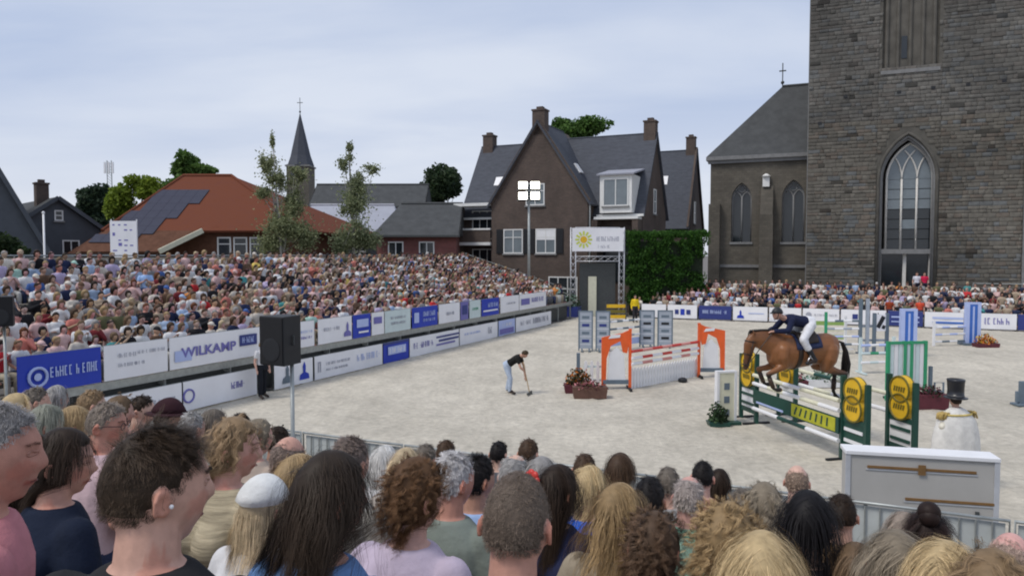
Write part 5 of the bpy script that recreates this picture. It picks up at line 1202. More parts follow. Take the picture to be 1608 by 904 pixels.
def seat_pose(arm='lap', yaw=0, lean=.04, female=False, wide=1.0, pitch=-4, spread=.02):
    """joints of someone sitting; origin on the floor below the hips, facing +y"""
    sh = (.172 if female else .195) * wide; c = V((0, lean * 1.0, 1.0)); j = dict(female=female, wide=wide)
    j['spine'] = [(V((0, -.01, .50)), .168, .125), (V((0, 0, .60)), .165, .118), (V((0, lean * .4, .74)), .142 if female else .156, .105), (V((0, lean * .8, .90)), .158 if female else .172, .112), (V((0, lean, .985)), .158 if female else .176, .105), (V((0, lean * 1.05, 1.04)), .118 if female else .132, .088), (V((0, lean * 1.1, 1.09)), .072, .065)]
    j['neck'] = [V((0, lean * 1.1 - .005, 1.06)), V((0, lean * 1.3, 1.17))]; j['head'] = V((0, lean * 1.3 + .025, 1.225))
    a = R(yaw); j['hf'] = V((-math.sin(a), math.cos(a), math.tan(R(pitch))))
    S = lambda s: V((s * (sh - .022), lean, 1.0))
    A = {}
    for s in (-1, 1):
        if arm == 'lap': A[s] = [S(s), V((s * .235, .05, .78)), V((s * .13, .26, .66)), V((s * .07, .33, .64))]
        elif arm == 'clap': A[s] = [S(s), V((s * .24, .10, .82)), V((s * .06, .30, .96)), V((s * .012, .36, 1.03))]
        elif arm == 'cross': A[s] = [S(s), V((s * .235, .08, .80)), V((-s * .02, .21, .84 + .03 * s)), V((-s * .10, .19, .85 + .03 * s))]
        elif arm == 'phone': A[s] = [S(s), V((s * .22, .16, .86)), V((s * .05, .32, 1.10)), V((s * .02, .36, 1.17))] if s > 0 else [S(s), V((s * .235, .05, .78)), V((s * .13, .26, .66)), V((s * .07, .33, .64))]
        elif arm == 'knee': A[s] = [S(s), V((s * .24, .14, .80)), V((s * .15, .36, .66)), V((s * .13, .44, .64))]
        elif arm == 'chin': A[s] = [S(s), V((s * .20, .20, .80)), V((s * .05, .16, 1.03)), V((s * .02, .17, 1.10))] if s < 0 else [S(s), V((s * .235, .05, .78)), V((s * .05, .26, .74)), V((-s * .03, .28, .75))]
    j['arms'] = A; j['legs'] = {s: [V((s * .09, 0, .53)), V((s * (.10 + spread), .42, .53)), V((s * (.10 + spread), .42, .10)), V((s * (.11 + spread), .56, .04))] for s in (-1, 1)}
    return j
def limb(mb, pts, rad, n=10): mb.tube(pts, rad, n, ends=True)
def add_hand(mb, wr, tip, s, fingers):
    d = (tip - wr).normalized(); side = d.cross(V((0, 0, 1)));  side = side.normalized() if side.length > .1 else V((1, 0, 0)); nn = side.cross(d)
    mb.tube([wr, wr + d * .05, wr + d * .085], [.026, .034, .036], 8, up=nn, flat=.55, ends=True)
    if fingers:
        for i, (o, L) in enumerate(((-.028, .062), (-.010, .074), (.009, .070), (.027, .055))):
            p = wr + d * .085 + side * o; mb.tube([p, p + d * L * .5 - nn * .006, p + d * L * .85 - nn * .022], [.0095, .0088, .0075], 6, ends=True)
        p = wr + d * .03 + side * .03 * (1 if s < 0 else -1); q = side * (1 if s < 0 else -1); mb.tube([p, p + d * .03 + q * .018, p + d * .055 + q * .022 - nn * .012], [.012, .011, .009], 6, ends=True)
    else: mb.tube([wr + d * .08, wr + d * .13 - nn * .01, wr + d * .155 - nn * .03], [.034, .030, .022], 8, up=nn, flat=.5, ends=True)
def add_torso(mb, j, g=0):
    S = j.get('side', V((1, 0, 0))); rings = []; sp = j['spine']
    for i, (c, w, d) in enumerate(sp):
        ax = (sp[min(i + 1, len(sp) - 1)][0] - sp[max(i - 1, 0)][0]).normalized(); f = ax.cross(S) * -1; f.normalize(); w *= j['wide']
        rings.append((c + f * 0, S * (w + g), f * (d * j['wide'] + g)))
    mb.loft(rings, 16)
    if j['female']:
        c = sp[3][0]; ax = (sp[4][0] - sp[2][0]).normalized(); f = (ax.cross(S) * -1).normalized()
        for s in (-1, 1): mb.ball(c + S * (s * .075) + f * (.075 + g), .065 + g, 10, 8)
def body_mb(j, fingers=False, nu=26, nv=20, legs=True):
    mb = MB(); add_torso(mb, j)
    n0, n1 = j['neck']; k = .9 if j['female'] else 1.0; mb.tube([n0 - (n1 - n0) * .4, n0, n1, n1 + (n1 - n0) * .3], [.075 * k, .062 * k, .056 * k, .055 * k], 12)
    add_head(mb, j['head'], frame_of(j['hf']), j.get('hs', .97 if j['female'] else 1.0), nu, nv)
    for s, (a, b, c, d) in j['arms'].items():
        limb(mb, [a, a.lerp(b, .5), b], [.052 * k, .046 * k, .039 * k]); limb(mb, [b, b.lerp(c, .35), c], [.039 * k, .041 * k, .026 * k]); add_hand(mb, c, d, s, fingers)
    for s, (a, b, c, d) in j['legs'].items():
        limb(mb, [a, a.lerp(b, .4), b], [.088, .080, .056]); limb(mb, [b, b.lerp(c, .35), c], [.055, .056, .036]); limb(mb, [c, c.lerp(d, .5) - V((0, 0, .015)), d], [.036, .036, .03])
    return mb
def shirt_mb(j, sleeve=.5, g=.014, collar=.02):
    """sleeve 0..2: 1 = to the elbow, 2 = to the wrist"""
    mb = MB(); add_torso(mb, j, g)
    n0, n1 = j['neck']; mb.tube([n0 - (n1 - n0) * .5, n0, n0.lerp(n1, .22)], [.10, .078, .068 + collar * .2], 14)
    for s, (a, b, c, d) in j['arms'].items():
        e = a.lerp(b, min(1, sleeve)); limb(mb, [a - (b - a) * .06, a.lerp(e, .5), e], [.052 + g, .053 + g, (.050 if sleeve < 1 else .046) + g])
        if sleeve > 1: limb(mb, [b, b.lerp(c, .5 * (sleeve - 1)), b.lerp(c, sleeve - 1)], [.044 + g, .042 + g, .032 + g])
    return mb
def trousers_mb(j, g=.012, length=2.0):
    mb = MB(); sp = j['spine']; S = j.get('side', V((1, 0, 0))); r = []
    for i in (0, 1):
        c, w, d = sp[i]; ax = (sp[1][0] - sp[0][0]).normalized(); f = (ax.cross(S) * -1).normalized(); r.append((c - ax * (.04 if i == 0 else -.03), S * (w * j['wide'] + g + .006), f * (d * j['wide'] + g + .006)))
    mb.loft(r, 16)
    for s, (a, b, c, d) in j['legs'].items():
        limb(mb, [a, a.lerp(b, .4), b], [.094 + g, .086 + g, .064 + g])
        if length > 1: limb(mb, [b, b.lerp(c, .5), b.lerp(c, length - 1)], [.062 + g, .060 + g, .050 + g])
    return mb
def remesh(mb, voxel, smooth=3, dec=1.0, name='form'):
    me = bpy.data.meshes.new(name); me.from_pydata(mb.v, [], mb.f); o = bpy.data.objects.new(name, me)
    m = o.modifiers.new('r', 'REMESH'); m.mode = 'VOXEL'; m.voxel_size = voxel; m.use_smooth_shade = True
    if smooth: m = o.modifiers.new('s', 'SMOOTH'); m.factor = .5; m.iterations = smooth
    if dec < 1: m = o.modifiers.new('d', 'DECIMATE'); m.ratio = dec
    out = eval_mesh(o); bpy.data.meshes.remove(me)
    out.name = name; out.polygons.foreach_set('use_smooth', [True] * len(out.polygons)); return out
def co_of(me): a = np.empty(len(me.vertices) * 3, np.float32); me.vertices.foreach_get('co', a); return a.reshape(-1, 3)
def paint_face(me, j, hs=None, eyes=True):
    hs = hs or j.get('hs', .97 if j['female'] else 1.0); Rm = np.array(frame_of(j['hf'])); p = (co_of(me) - np.array(j['head'])) @ Rm / hs; x, y, z = p.T; c = np.ones((len(p), 3), np.float32); ax = np.abs(x)
    near = (np.abs(z) < .14) & (ax < .1) & (np.abs(y) < .14)
    def mixin(m, col): c[m] = c[m] * np.array(col)
    fr = near & (y > .045)
    if eyes: mixin(fr & (((ax - .030) / .016) ** 2 + ((z - .012) / .0085) ** 2 < 1), (.16, .16, .2))
    if eyes: mixin(fr & (((ax - .031) / .020) ** 2 + ((z - .030) / .005) ** 2 < 1), (.35, .30, .28))
    mixin(fr & ((ax / .026) ** 2 + ((z + .060) / .0085) ** 2 < 1), (.80, .50, .50))
    mixin(near & (ax > .078) & (y < .03), (.95, .78, .74)); mixin(fr & (((ax - .042) / .024) ** 2 + ((z + .025) / .024) ** 2 < 1), (1.0, .86, .84))
    set_col(me, c)
# ---- hair shells
def hair_mask(d, style):
    x, y, z = d[:, 0], d[:, 1], d[:, 2]; sm = lambda a, lo, hi: np.clip((a - lo) / (hi - lo), 0, 1)
    t = sm(y, -.35, .75)
    if style in ('short', 'crop', 'thin', 'cap', 'curly_short'): line = -.42 + t * 1.0 + .18 * np.exp(-((y - .15) / .2) ** 2) * 0
    else: line = -.80 + sm(y, .05, .62) * 1.36
    if style == 'bald': line = -.42 + t * 1.0; m = sm(z - line, -.04, .06) * (1 - sm(z, .45, .7) * sm(y, -.9, -.1)); return m
    m = sm(z - line, -.04, .08)
    if style == 'thin': m = m * (1 - .8 * sm(z, .72, .9) * sm(y, -.7, 0))
    return m
def hair_mb(style, hc, Rm, hs, thick=.018, lump=.35, nu=30, nv=22, seed=0, fall=.24):
    d, f = sphere_dirs(nu, nv); P = headpts(d) * hs; m = hair_mask(d, style); n = d / np.array([.076, .098, .119]); n /= np.linalg.norm(n, axis=1)[:, None]
    lumps = np.array([mnoise.noise(V(q) * (9 if 'curly' in style else 4.5) + V((seed, seed * .7, 0))) for q in d]); th = thick * (1 + lump * lumps)
    up = np.clip(d[:, 2], 0, 1); th = th * (1 + .35 * up); Q = P + n * (th * m - .012 * (1 - m))[:, None]
    mb = MB(); mb.add([V(hc) + Rm @ V(p) for p in Q], f)
    if style in ('long', 'wavy', 'straight'):
        rr = []
        for k, (z, w, dy, yy) in enumerate(((.03, .080, .055, -.055), (-.06, .088, .052, -.060), (-.13, .092, .045, -.075), (-.20, .096, .034, -.100), (-.20 - fall * .5, .090, .026, -.115), (-.20 - fall, .060, .014, -.118))):
            rr.append((V(hc) + Rm @ (V((0, yy, 0)) * hs) + V((0, 0, z * hs)), (Rm @ V((1, 0, 0))) * w * hs, (Rm @ V((0, 1, 0))) * dy * hs))
        mb.loft(rr, 16)
    elif style == 'pony':
        mb.tube([V(hc) + Rm @ (V(q) * hs) for q in ((0, -.10, .04), (0, -.135, .02), (0, -.145, -.06), (0, -.13, -.15), (.01, -.125, -.22))], [.022, .03, .034, .028, .010], 10)
    elif style == 'bun': mb.ball(V(hc) + Rm @ (V((0, -.075, .105)) * hs), .042 * hs, 12, 9)
    return mb
def hat_mb(hc, Rm, hs, kind='cap'):
    mb = MB(); d, f = sphere_dirs(26, 18); P = headpts(d) * hs; n = d / np.linalg.norm(d, axis=1)[:, None]; m = np.clip((d[:, 2] - .18) / .06, 0, 1); Q = P + n * (.022 * m - .02 * (1 - m))[:, None]; mb.add([V(hc) + Rm @ V(p) for p in Q], f)
    if kind == 'cap': mb.prism([(-.062, 0), (.062, 0), (.05, .05), (.02, .075), (-.02, .075), (-.05, .05)], Rm @ V((0, 0, -.008)), o=V(hc) + Rm @ (V((0, .085, .035)) * hs), X=Rm @ V((1, 0, 0)), Y=Rm @ V((0, .96, -.28)))
    else: mb.loft([(V(hc) + Rm @ V((0, 0, z)), (Rm @ V((1, 0, 0))) * r * .85, (Rm @ V((0, 1, 0))) * r) for z, r in ((.030, .11), (.026, .165), (.034, .168), (.045, .105))], 22)
    return mb

SKINS = [(.52, .30, .22), (.58, .35, .27), (.50, .27, .20), (.62, .40, .31), (.44, .24, .17), (.56, .31, .25), (.60, .36, .29)]
HAIRS = [('dark brown', (.025, .016, .011)), ('black', (.012, .010, .010)), ('brown', (.06, .036, .022)), ('light brown', (.13, .085, .05)), ('blond', (.30, .21, .11)), ('pale blond', (.42, .33, .21)), ('grey', (.26, .25, .24)), ('white', (.50, .49, .47)), ('reddish brown', (.12, .045, .02))]
HW = [6, 3, 6, 4, 3, 1, 2, 1, 1]
SHIRTS = [('white', (.68, .68, .68), 26), ('off-white', (.60, .55, .48), 13), ('pale pink', (.62, .42, .40), 13), ('navy', (.022, .030, .075), 11), ('black', (.016, .016, .019), 13), ('grey', (.22, .22, .23), 6), ('beige', (.38, .30, .22), 9), ('light blue', (.34, .44, .60), 6), ('coral', (.58, .20, .16), 3), ('dark red', (.20, .03, .035), 4), ('red', (.50, .03, .035), 2), ('teal', (.06, .25, .25), 1.5), ('olive', (.12, .12, .06), 4), ('mint', (.36, .55, .48), 2), ('orange', (.62, .24, .06), 1), ('mid blue', (.06, .12, .32), 3), ('lilac', (.42, .36, .52), 4), ('brown', (.12, .07, .045), 5), ('yellow', (.62, .47, .12), .6)]
TROUS = [(.03, .04, .09), (.05, .07, .14), (.02, .02, .022), (.35, .30, .22), (.10, .10, .11), (.5, .49, .46)]
def wpick(rng, L): return rng.choices(L, [q[2] for q in L])[0]

# ---- spectator types, each modelled once and shared
VAR = []
def make_variants():
    specs = [('lap', 0, False, 'short', .5, 1.0), ('clap', 12, True, 'long', .5, .95), ('cross', -10, False, 'crop', 2, 1.06), ('phone', 0, True, 'bob', .3, .95), ('knee', 8, False, 'thin', .55, 1.04), ('lap', -14, True, 'pony', .45, .93), ('chin', 0, True, 'wavy', 2, .98), ('lap', 10, False, 'cap', .5, 1.0), ('clap', -6, False, 'short', 2, 1.0), ('knee', 0, True, 'curly', .6, 1.0)]
    for arm, yaw, fem, hs_, slv, wide in specs:
        j = seat_pose(arm, yaw, .05, fem, wide)
        b = remesh(body_mb(j, False, 22, 16), .016, 2, .16, 'person'); paint_face(b, j); b.materials.append(M['skin'])
        s = remesh(shirt_mb(j, slv), .02, 3, .16, 'shirt'); s.materials.append(M['cloth'])
        t = remesh(trousers_mb(j), .024, 3, .16, 'trousers'); t.materials.append(M['cloth'])
        Rm = frame_of(j['hf']); sc = .97 if fem else 1.0
        if hs_ == 'cap': h = mesh_of('cap', hat_mb(j['head'], Rm, sc), M['cloth'], True); hn = 'cap'
        else:
            st = {'bob': 'bob', 'curly': 'curly', 'crop': 'crop'}.get(hs_, hs_)
            h = mesh_of('hair', hair_mb(st, j['head'], Rm, sc, .034 if st == 'curly' else (.026 if st in ('bob', 'wavy', 'long') else .015), .5, 18, 13, len(VAR)), M['hair'], True); set_col(h, np.ones((len(h.vertices), 3))); hn = 'hair'
        VAR.append(dict(body=b, shirt=s, trousers=t, hair=h, hn=hn, fem=fem, style=hs_, arm=arm, slv=slv))
make_variants()
ORD = ['zeroth', 'first', 'second', 'third', 'fourth', 'fifth', 'sixth', 'seventh', 'eighth', 'ninth', 'tenth']
used_labels = set()
def uniq(lab, alts):
    for a in [''] + alts:
        q = (lab + a)
        if q not in used_labels and len(q.split()) <= 16: used_labels.add(q); return q
    used_labels.add(lab); return lab
def spectator(loc, rz, v, skin, hairc, shirtc, trc, label, group, s=1.0, name='person'):
    o = link(name, v['body'], None, loc, rz); o.scale = (s, s, s); o.color = (*skin, 1); tag(o, label, 'person', group)
    h = link(v['hn'], v['hair'], o); h.color = (*hairc, 1)
    for nm, c in (('shirt', shirtc), ('trousers', trc)): q = link(nm, v[nm], o); q.color = (*c, 1)
    return o
STYLE_W = {'short': 'short {} hair', 'long': 'long {} hair', 'crop': 'cropped {} hair', 'bob': '{} bob', 'thin': 'thinning {} hair', 'pony': '{} ponytail', 'wavy': 'wavy {} hair', 'curly': 'curly {} hair', 'cap': 'a {} cap'}
ARM_W = {'lap': 'hands in lap', 'clap': 'clapping', 'cross': 'arms crossed', 'phone': 'one hand raised', 'knee': 'leaning on knees', 'chin': 'hand at chin'}
MASS = []                                            # (matrix, variant, colours) of those merged into the crowd
CROWD_N = [0]
def fill_stand():
    rng = random.Random(21); seats = []
    for r, (a, z) in enumerate(ROWS_L):
        b = 9.6 + rng.uniform(0, .3)
        while b < 48.2:
            if rng.random() < .965: seats.append((a + rng.uniform(-.06, .06), b, z, r))
            b += rng.uniform(.43, .54)
    out = []
    for a, b, z, r in seats:
        p = W(a, b, z); d = p.y
        px = 804 + FPX * p.x / p.y
        if px < -40: continue
        out.append((d, p, r, px, b))
    out.sort(key=lambda q: q[0])
    LAND = [(25, 157, 'above the big blue banner'), (157, 262, 'above the faint white banner'), (262, 415, 'above the WILKAMP banner'), (415, 470, 'behind the black loudspeaker'), (470, 552, 'past the black loudspeaker'), (552, 1000, 'farther along the stand'), (-100, 25, 'at the left edge')]
    for i, (d, p, r, px, b) in enumerate(out):
        fem = rng.random() < .5; v = rng.choice([q for q in VAR if q['fem'] == fem]); sh = wpick(rng, SHIRTS); hn, hc = rng.choices(HAIRS, HW)[0]; sk = rng.choice(SKINS); tr = rng.choice(TROUS)
        if v['style'] == 'cap': hn, hc, _ = wpick(rng, SHIRTS)
        f = rng.uniform(.85, 1.15); sk = tuple(c * rng.uniform(.72, .98) for c in sk); s = rng.uniform(.93, 1.05)
        rz = math.atan2(U2.y, U2.x) - math.pi / 2 + rng.uniform(-.35, .35) - .1
        shc = tuple(min(.8, c * f) for c in sh[1])
        if i < CROWD_MAX:
            land = next(t for x0, x1, t in LAND if x0 <= px < x1)
            lab = 'person in %s top, %s, %s row %s' % (sh[0], STYLE_W[v['style']].format(hn), ORD[r + 1], land)
            lab = uniq(lab, [', ' + ARM_W[v['arm']]] + [', seat %d' % int((b - 9.6) / .52 + 1)])
            spectator(p, rz, v, sk, hc, shc, tr, lab, 'spectators on the long grandstand', s)
        else: MASS.append((p, rz, s, v, sk, hc, shc, tr))
    for r, (b, z) in enumerate(ROWS_F):
        a = a_at(1006, b)
        while a < a_at(1640, b):
            if rng.random() < .95:
                fem = rng.random() < .5; v = rng.choice([q for q in VAR if q['fem'] == fem]); sh = wpick(rng, SHIRTS); s = rng.uniform(.93, 1.05)
                MASS.append((W(a, b + rng.uniform(-.05, .05), z), RZ + math.pi + rng.uniform(-.4, .4), s, v, tuple(c * .85 for c in rng.choice(SKINS)), rng.choices(HAIRS, HW)[0][1], sh[1], rng.choice(TROUS)))
            a += rng.uniform(.40, .50)
CROWD_MAX = 225
fill_stand()
def tri_of(me, ratio):
    o = bpy.data.objects.new('tmp', me); m = o.modifiers.new('t', 'TRIANGULATE')
    if ratio < 1: m = o.modifiers.new('d', 'DECIMATE'); m.ratio = ratio
    q = eval_mesh(o)
    q.calc_loop_triangles(); f = np.empty(len(q.loop_triangles) * 3, np.int32); q.loop_triangles.foreach_get('vertices', f); v = co_of(q); bpy.data.meshes.remove(q); return v, f.reshape(-1, 3)
def build_mass():
    low = {}
    for i, v in enumerate(VAR): v['id'] = i; low[i] = [tri_of(v['body'], .16), tri_of(v['hair'], .36), tri_of(v['shirt'], .24), tri_of(v['trousers'], .15)]
    Vs, Fs, Cs = [], [], []; n = 0
    for p, rz, s, v, sk, hc, sh, tr in MASS:
        c, q = math.cos(rz), math.sin(rz); Rm = np.array([[c, q, 0], [-q, c, 0], [0, 0, 1]]) * s
        for (vv, ff), col in zip(low[v['id']], (sk, hc, sh, tr)):
            Vs.append(vv @ Rm + np.array(p)); Fs.append(ff + n); Cs.append(np.tile(np.array(col), (len(vv), 1))); n += len(vv)
    m = mat('crowd_clothes_and_skin', (1, 1, 1), .7, .1, 8, vcol=True, spec=.25)
    o = link('crowd', np_mesh('crowd', np.concatenate(Vs), np.concatenate(Fs), m, np.concatenate(Cs), True)); tag(o, 'dense seated crowd filling the far rows of both stands', 'crowd', kind='stuff')
    print('MASS', len(MASS), 'tris', sum(len(f) for f in Fs))
build_mass()
# ================================================================ horse, rider, people on the sand
def pose(hip, sho, head, hf, arms, legs, side=V((1, 0, 0)), female=False, wide=1.0):
    hip, sho = V(hip), V(sho); fr = [0, .17, .40, .67, .82, .91, 1.0]; wd = [(.168, .125), (.165, .118), (.145, .105), (.165, .112), (.172, .105), (.130, .088), (.072, .065)]
    return dict(female=female, wide=wide, side=side, spine=[(hip.lerp(sho, f), w, d) for f, (w, d) in zip(fr, wd)], neck=[sho - (sho - hip).normalized() * .03, sho.lerp(V(head), .62)], head=V(head), hf=V(hf), arms={s: [V(q) for q in a] for s, a in arms.items()}, legs={s: [V(q) for q in a] for s, a in legs.items()})
def full_person(name, label, j, loc, rz, skin, shirt, trous, hairc, style='short', sleeve=.5, tl=2.0, voxel=.012, hat=None, shoes=(.02, .02, .022), s=1.0, group=None):
    b = remesh(body_mb(j, True), voxel * .75, 2, .4, 'person'); paint_face(b, j); b.materials.append(M['skin'])
    o = link(name, b, None, loc, rz); o.color = (*skin, 1); o.scale = (s, s, s); tag(o, label, 'person', group)
    for nm, mb, c in (('shirt', shirt_mb(j, sleeve), shirt), ('trousers', trousers_mb(j, length=tl), trous)):
        me = remesh(mb, voxel, 3, .5, nm); me.materials.append(M['cloth']); q = link(nm, me, o); q.color = (*c, 1)
    sh = MB()
    for sd, (a, k, c, d) in j['legs'].items(): limb(sh, [c + V((0, 0, .01)), c.lerp(d, .55) + V((0, 0, .0)), d + (d - c).normalized() * .03], [.052, .046, .042])
    me = remesh(sh, .012, 2, .5, 'shoes'); me.materials.append(M['leather']); link('shoes', me, o)
    Rm = frame_of(j['hf'])
    if hat is None:
        h = mesh_of('hair', hair_mb(style, j['head'], Rm, 1.0, .016), M['hair'], True); set_col(h, np.ones((len(h.vertices), 3))); q = link('hair', h, o); q.color = (*hairc, 1)
    else: hat(o, j['head'], Rm)
    return o
# ---------------------------------------------------------------- bay horse clearing the oxer
TR = [(-.88, .08, .08, .12), (-.80, .08, .19, .23), (-.62, .06, .265, .31), (-.36, .03, .275, .32), (-.05, -.01, .29, .33), (.20, -.02, .28, .35), (.42, -.01, .245, .36), (.58, -.03, .20, .30), (.70, -.05, .12, .20)]
def trunk_at(y):
    ys = [q[0] for q in TR]; return [float(np.interp(y, ys, [q[k] for q in TR])) for k in (1, 2, 3)]
HORSE_S = 1.14
HORSE_C = A1.lerp(B1, .58) + PJ * -.10; HORSE_C.z = 2.24
HORSE_RZ = math.atan2(-PJ.y, -PJ.x) - math.pi / 2
def horse():
    mb = MB(); X = V((1, 0, 0))
    mb.loft([(V((0, y, z)), X * w, V((0, 0, h))) for y, z, w, h in TR], 20)
    NK = [(.40, .06, .17, .30), (.56, .13, .15, .28), (.74, .19, .118, .23), (.92, .235, .098, .185), (1.06, .245, .085, .15), (1.15, .22, .072, .115)]
    rings = []
    for i, (y, z, w, h) in enumerate(NK):
        a, b = NK[max(i - 1, 0)], NK[min(i + 1, len(NK) - 1)]; d = V((0, b[0] - a[0], b[1] - a[1])).normalized(); rings.append((V((0, y, z)), X * w, V((0, -d.z, d.y)) * h))
    mb.loft(rings, 16)
    hp, hq = V((0, 1.11, .26)), V((0, 1.235, -.36)); d = (hq - hp).normalized(); n = V((0, -d.z, d.y)); rings = []
    for t, w, h, o in ((-.10, .05, .06, 0), (0, .082, .105, 0), (.2, .092, .125, -.01), (.42, .074, .108, -.005), (.68, .055, .078, .008), (.88, .057, .066, .01), (.98, .045, .05, .008), (1.03, .025, .028, .005)):
        rings.append((hp.lerp(hq, t) + n * -o, X * w, n * h))
    mb.loft(rings, 14)
    for s in (-1, 1): mb.tube([hp + V((s * .045, .0, .02)), hp + V((s * .060, -.02, .12)), hp + V((s * .055, .01, .19))], [.030, .030, .008], 8)
    for s in (-1, 1):
        o = .04 * s
        limb(mb, [V((s * .15, .46, .05)), V((s * .165, .48, -.12)), V((s * .15, .42, -.28))], [.13, .13, .095])
        limb(mb, [V((s * .145, .42, -.27)), V((s * .13, .62 + o, -.36)), V((s * .12, .82 + o, -.42 + o))], [.092, .070, .050])
        limb(mb, [V((s * .12, .82 + o, -.42 + o)), V((s * .12, .76 + o, -.56 + o)), V((s * .12, .69 + o, -.71 + o))], [.052, .034, .036])
        limb(mb, [V((s * .12, .69 + o, -.71 + o)), V((s * .12, .61 + o, -.75 + o))], [.036, .032]); limb(mb, [V((s * .12, .60 + o, -.75 + o)), V((s * .12, .54 + o, -.74 + o))], [.042, .052])
        limb(mb, [V((s * .13, -.60, .02)), V((s * .165, -.56, -.18)), V((s * .155, -.50, -.34))], [.20, .17, .115])
        limb(mb, [V((s * .15, -.50, -.32)), V((s * .14, -.74, -.42)), V((s * .12, -.97 + o, -.48))], [.115, .080, .055])
        limb(mb, [V((s * .12, -.97 + o, -.48)), V((s * .12, -.96 + o, -.66)), V((s * .12, -.95 + o, -.88))], [.055, .038, .040])
        limb(mb, [V((s * .12, -.95 + o, -.88)), V((s * .12, -1.0 + o, -.96))], [.038, .034]); limb(mb, [V((s * .12, -1.0 + o, -.97)), V((s * .12, -1.05 + o, -1.03))], [.044, .054])
    me = remesh(mb, .017, 4, .6, 'horse'); p = co_of(me); x, y, z = p.T; c = np.tile(np.array([.23, .092, .032]), (len(p), 1)).astype(np.float32)
    def mixto(m, col): m = np.clip(m, 0, 1)[:, None]; c[:] = c * (1 - m) + np.array(col) * m
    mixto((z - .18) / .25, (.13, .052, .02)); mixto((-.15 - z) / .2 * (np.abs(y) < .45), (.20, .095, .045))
    leg = (z < -.36) & ((y > .5) | (y < -.62)); mixto(np.where(leg, (-.38 - z) / .10, 0), (.015, .012, .011))
    t = ((p - np.array(hp)) @ np.array(d)); hd = (y > 1.0) & (t > 0); mixto(np.where(hd, (t - .30) / .25, 0), (.03, .018, .012)); mixto(np.where((y > 1.0) & (z < .22), .5, 0) * (t > -.05), (.10, .04, .018))
    mixto(np.where((np.abs(x) > .05) & (np.linalg.norm(p - np.array([0, 1.15, .10]), axis=1) < .085), 1.0, 0), (.01, .008, .008))
    c *= np.random.default_rng(2).uniform(.94, 1.06, (len(p), 1)); set_col(me, c); me.materials.append(mat('bay_coat', (1, 1, 1), .42, .12, 5, vcol=True, spec=.4))
    o = link('horse', me, None, HORSE_C, HORSE_RZ); o.rotation_euler = (R(1), 0, HORSE_RZ); o.scale = (HORSE_S,) * 3; tag(o, 'bay horse leaping over the green and yellow oxer with a rider', 'horse')
    dk = mat('black_horsehair', (.014, .011, .010), .5, .2, 20)
    mn = MB(); rng = random.Random(8)
    for i in range(16):
        t_ = i / 15; q = V((0, .48 + .66 * t_, .39 - .02 + .02 * math.sin(3 * t_))) ; mn.ball(q + V((0, 0, .035)), (.020, .030, .035), 8, 6)
        mn.tube([q + V((.0, 0, .05)), q + V((.05, 0, .0)), q + V((.075, .01, -.08 - rng.uniform(0, .04)))], [.018, .016, .004], 5)
    mk('mane', mn, dk, o, smooth=True)
    tl = MB()
    for i in range(14):
        a = rng.uniform(-.03, .03); b = rng.uniform(-.05, .05); tl.tube([V((a, -.86, .20)), V((a * 1.2, -.99, .16)), V((a * 1.6, -1.07 + b * .5, -.02)), V((a * 2 + b, -1.09 + b, -.28)), V((a * 2 + b, -1.07 + b, -.52 - rng.uniform(0, .1)))], [.022, .026, .024, .018, .004], 6)
    mk('tail', tl, dk, o, smooth=True)
    def wrap(nm, y0, y1, ang, g0, g1, m, ny=10, na=14, rise=None):
        b = MB(); vs = []; fs = []
        for lay, g in ((0, g1), (1, g0)):
            for i in range(ny + 1):
                y = y0 + (y1 - y0) * i / ny; zc, w, h = trunk_at(y); r_ = rise(i / ny) if rise else 0
                for k in range(na + 1):
                    a = -ang + 2 * ang * k / na; vs.append(((w + g) * math.sin(a), y, zc + (h + g + (r_ if lay == 0 else 0) * max(0, math.cos(a * 1.2))) * math.cos(a)))
        q = (ny + 1) * (na + 1)
        for i in range(ny):
            for k in range(na): s_ = i * (na + 1) + k; fs += [(s_, s_ + 1, s_ + na + 2, s_ + na + 1), (q + s_, q + s_ + na + 1, q + s_ + na + 2, q + s_ + 1)]
        for i in range(ny): s_ = i * (na + 1); e = s_ + na; fs += [(s_, s_ + na + 1, q + s_ + na + 1, q + s_), (e, q + e, q + e + na + 1, e + na + 1)]
        for k in range(na): s_ = k; e = ny * (na + 1) + k; fs += [(s_, q + s_, q + s_ + 1, s_ + 1), (e, e + 1, q + e + 1, q + e)]
        b.add(vs, fs); return mk(nm, b, m, o, smooth=True)
    cm = mat('navy_saddle_cloth', (.02, .03, .08), .85, .1, 10, .2); wrap('saddle_cloth', -.34, .24, R(78), .004, .020, cm)
    wrap('saddle', -.26, .18, R(58), .018, .045, M['leather'], rise=lambda t: .05 * (2 * t - 1) ** 2 + .01)
    wrap('girth', .10, .20, R(176), .003, .014, M['leather'], ny=2, na=28)
    br = MB()
    for t_, w, h in ((.10, .092, .125), (.52, .073, .102), (.86, .062, .072)):
        c_ = hp.lerp(hq, t_); br.tube([c_ + X * (w * math.cos(a * .5236)) + n * (h * math.sin(a * .5236)) for a in range(13)], .012, 5)
    for s in (-1, 1): br.tube([hp.lerp(hq, .05) + X * (s * .088), hp.lerp(hq, .5) + X * (s * .078) - n * .02, hp.lerp(hq, .86) + X * (s * .062)], .011, 5)
    mk('bridle', br, M['leather'], o, smooth=True)
    rn = MB()
    for s in (-1, 1): rn.tube([hp.lerp(hq, .88) + X * (s * .065), V((s * .13, .95, .12)), V((s * .10, .68, .42))], .010, 5)
    mk('reins', rn, M['leather'], o)
    bt = MB()
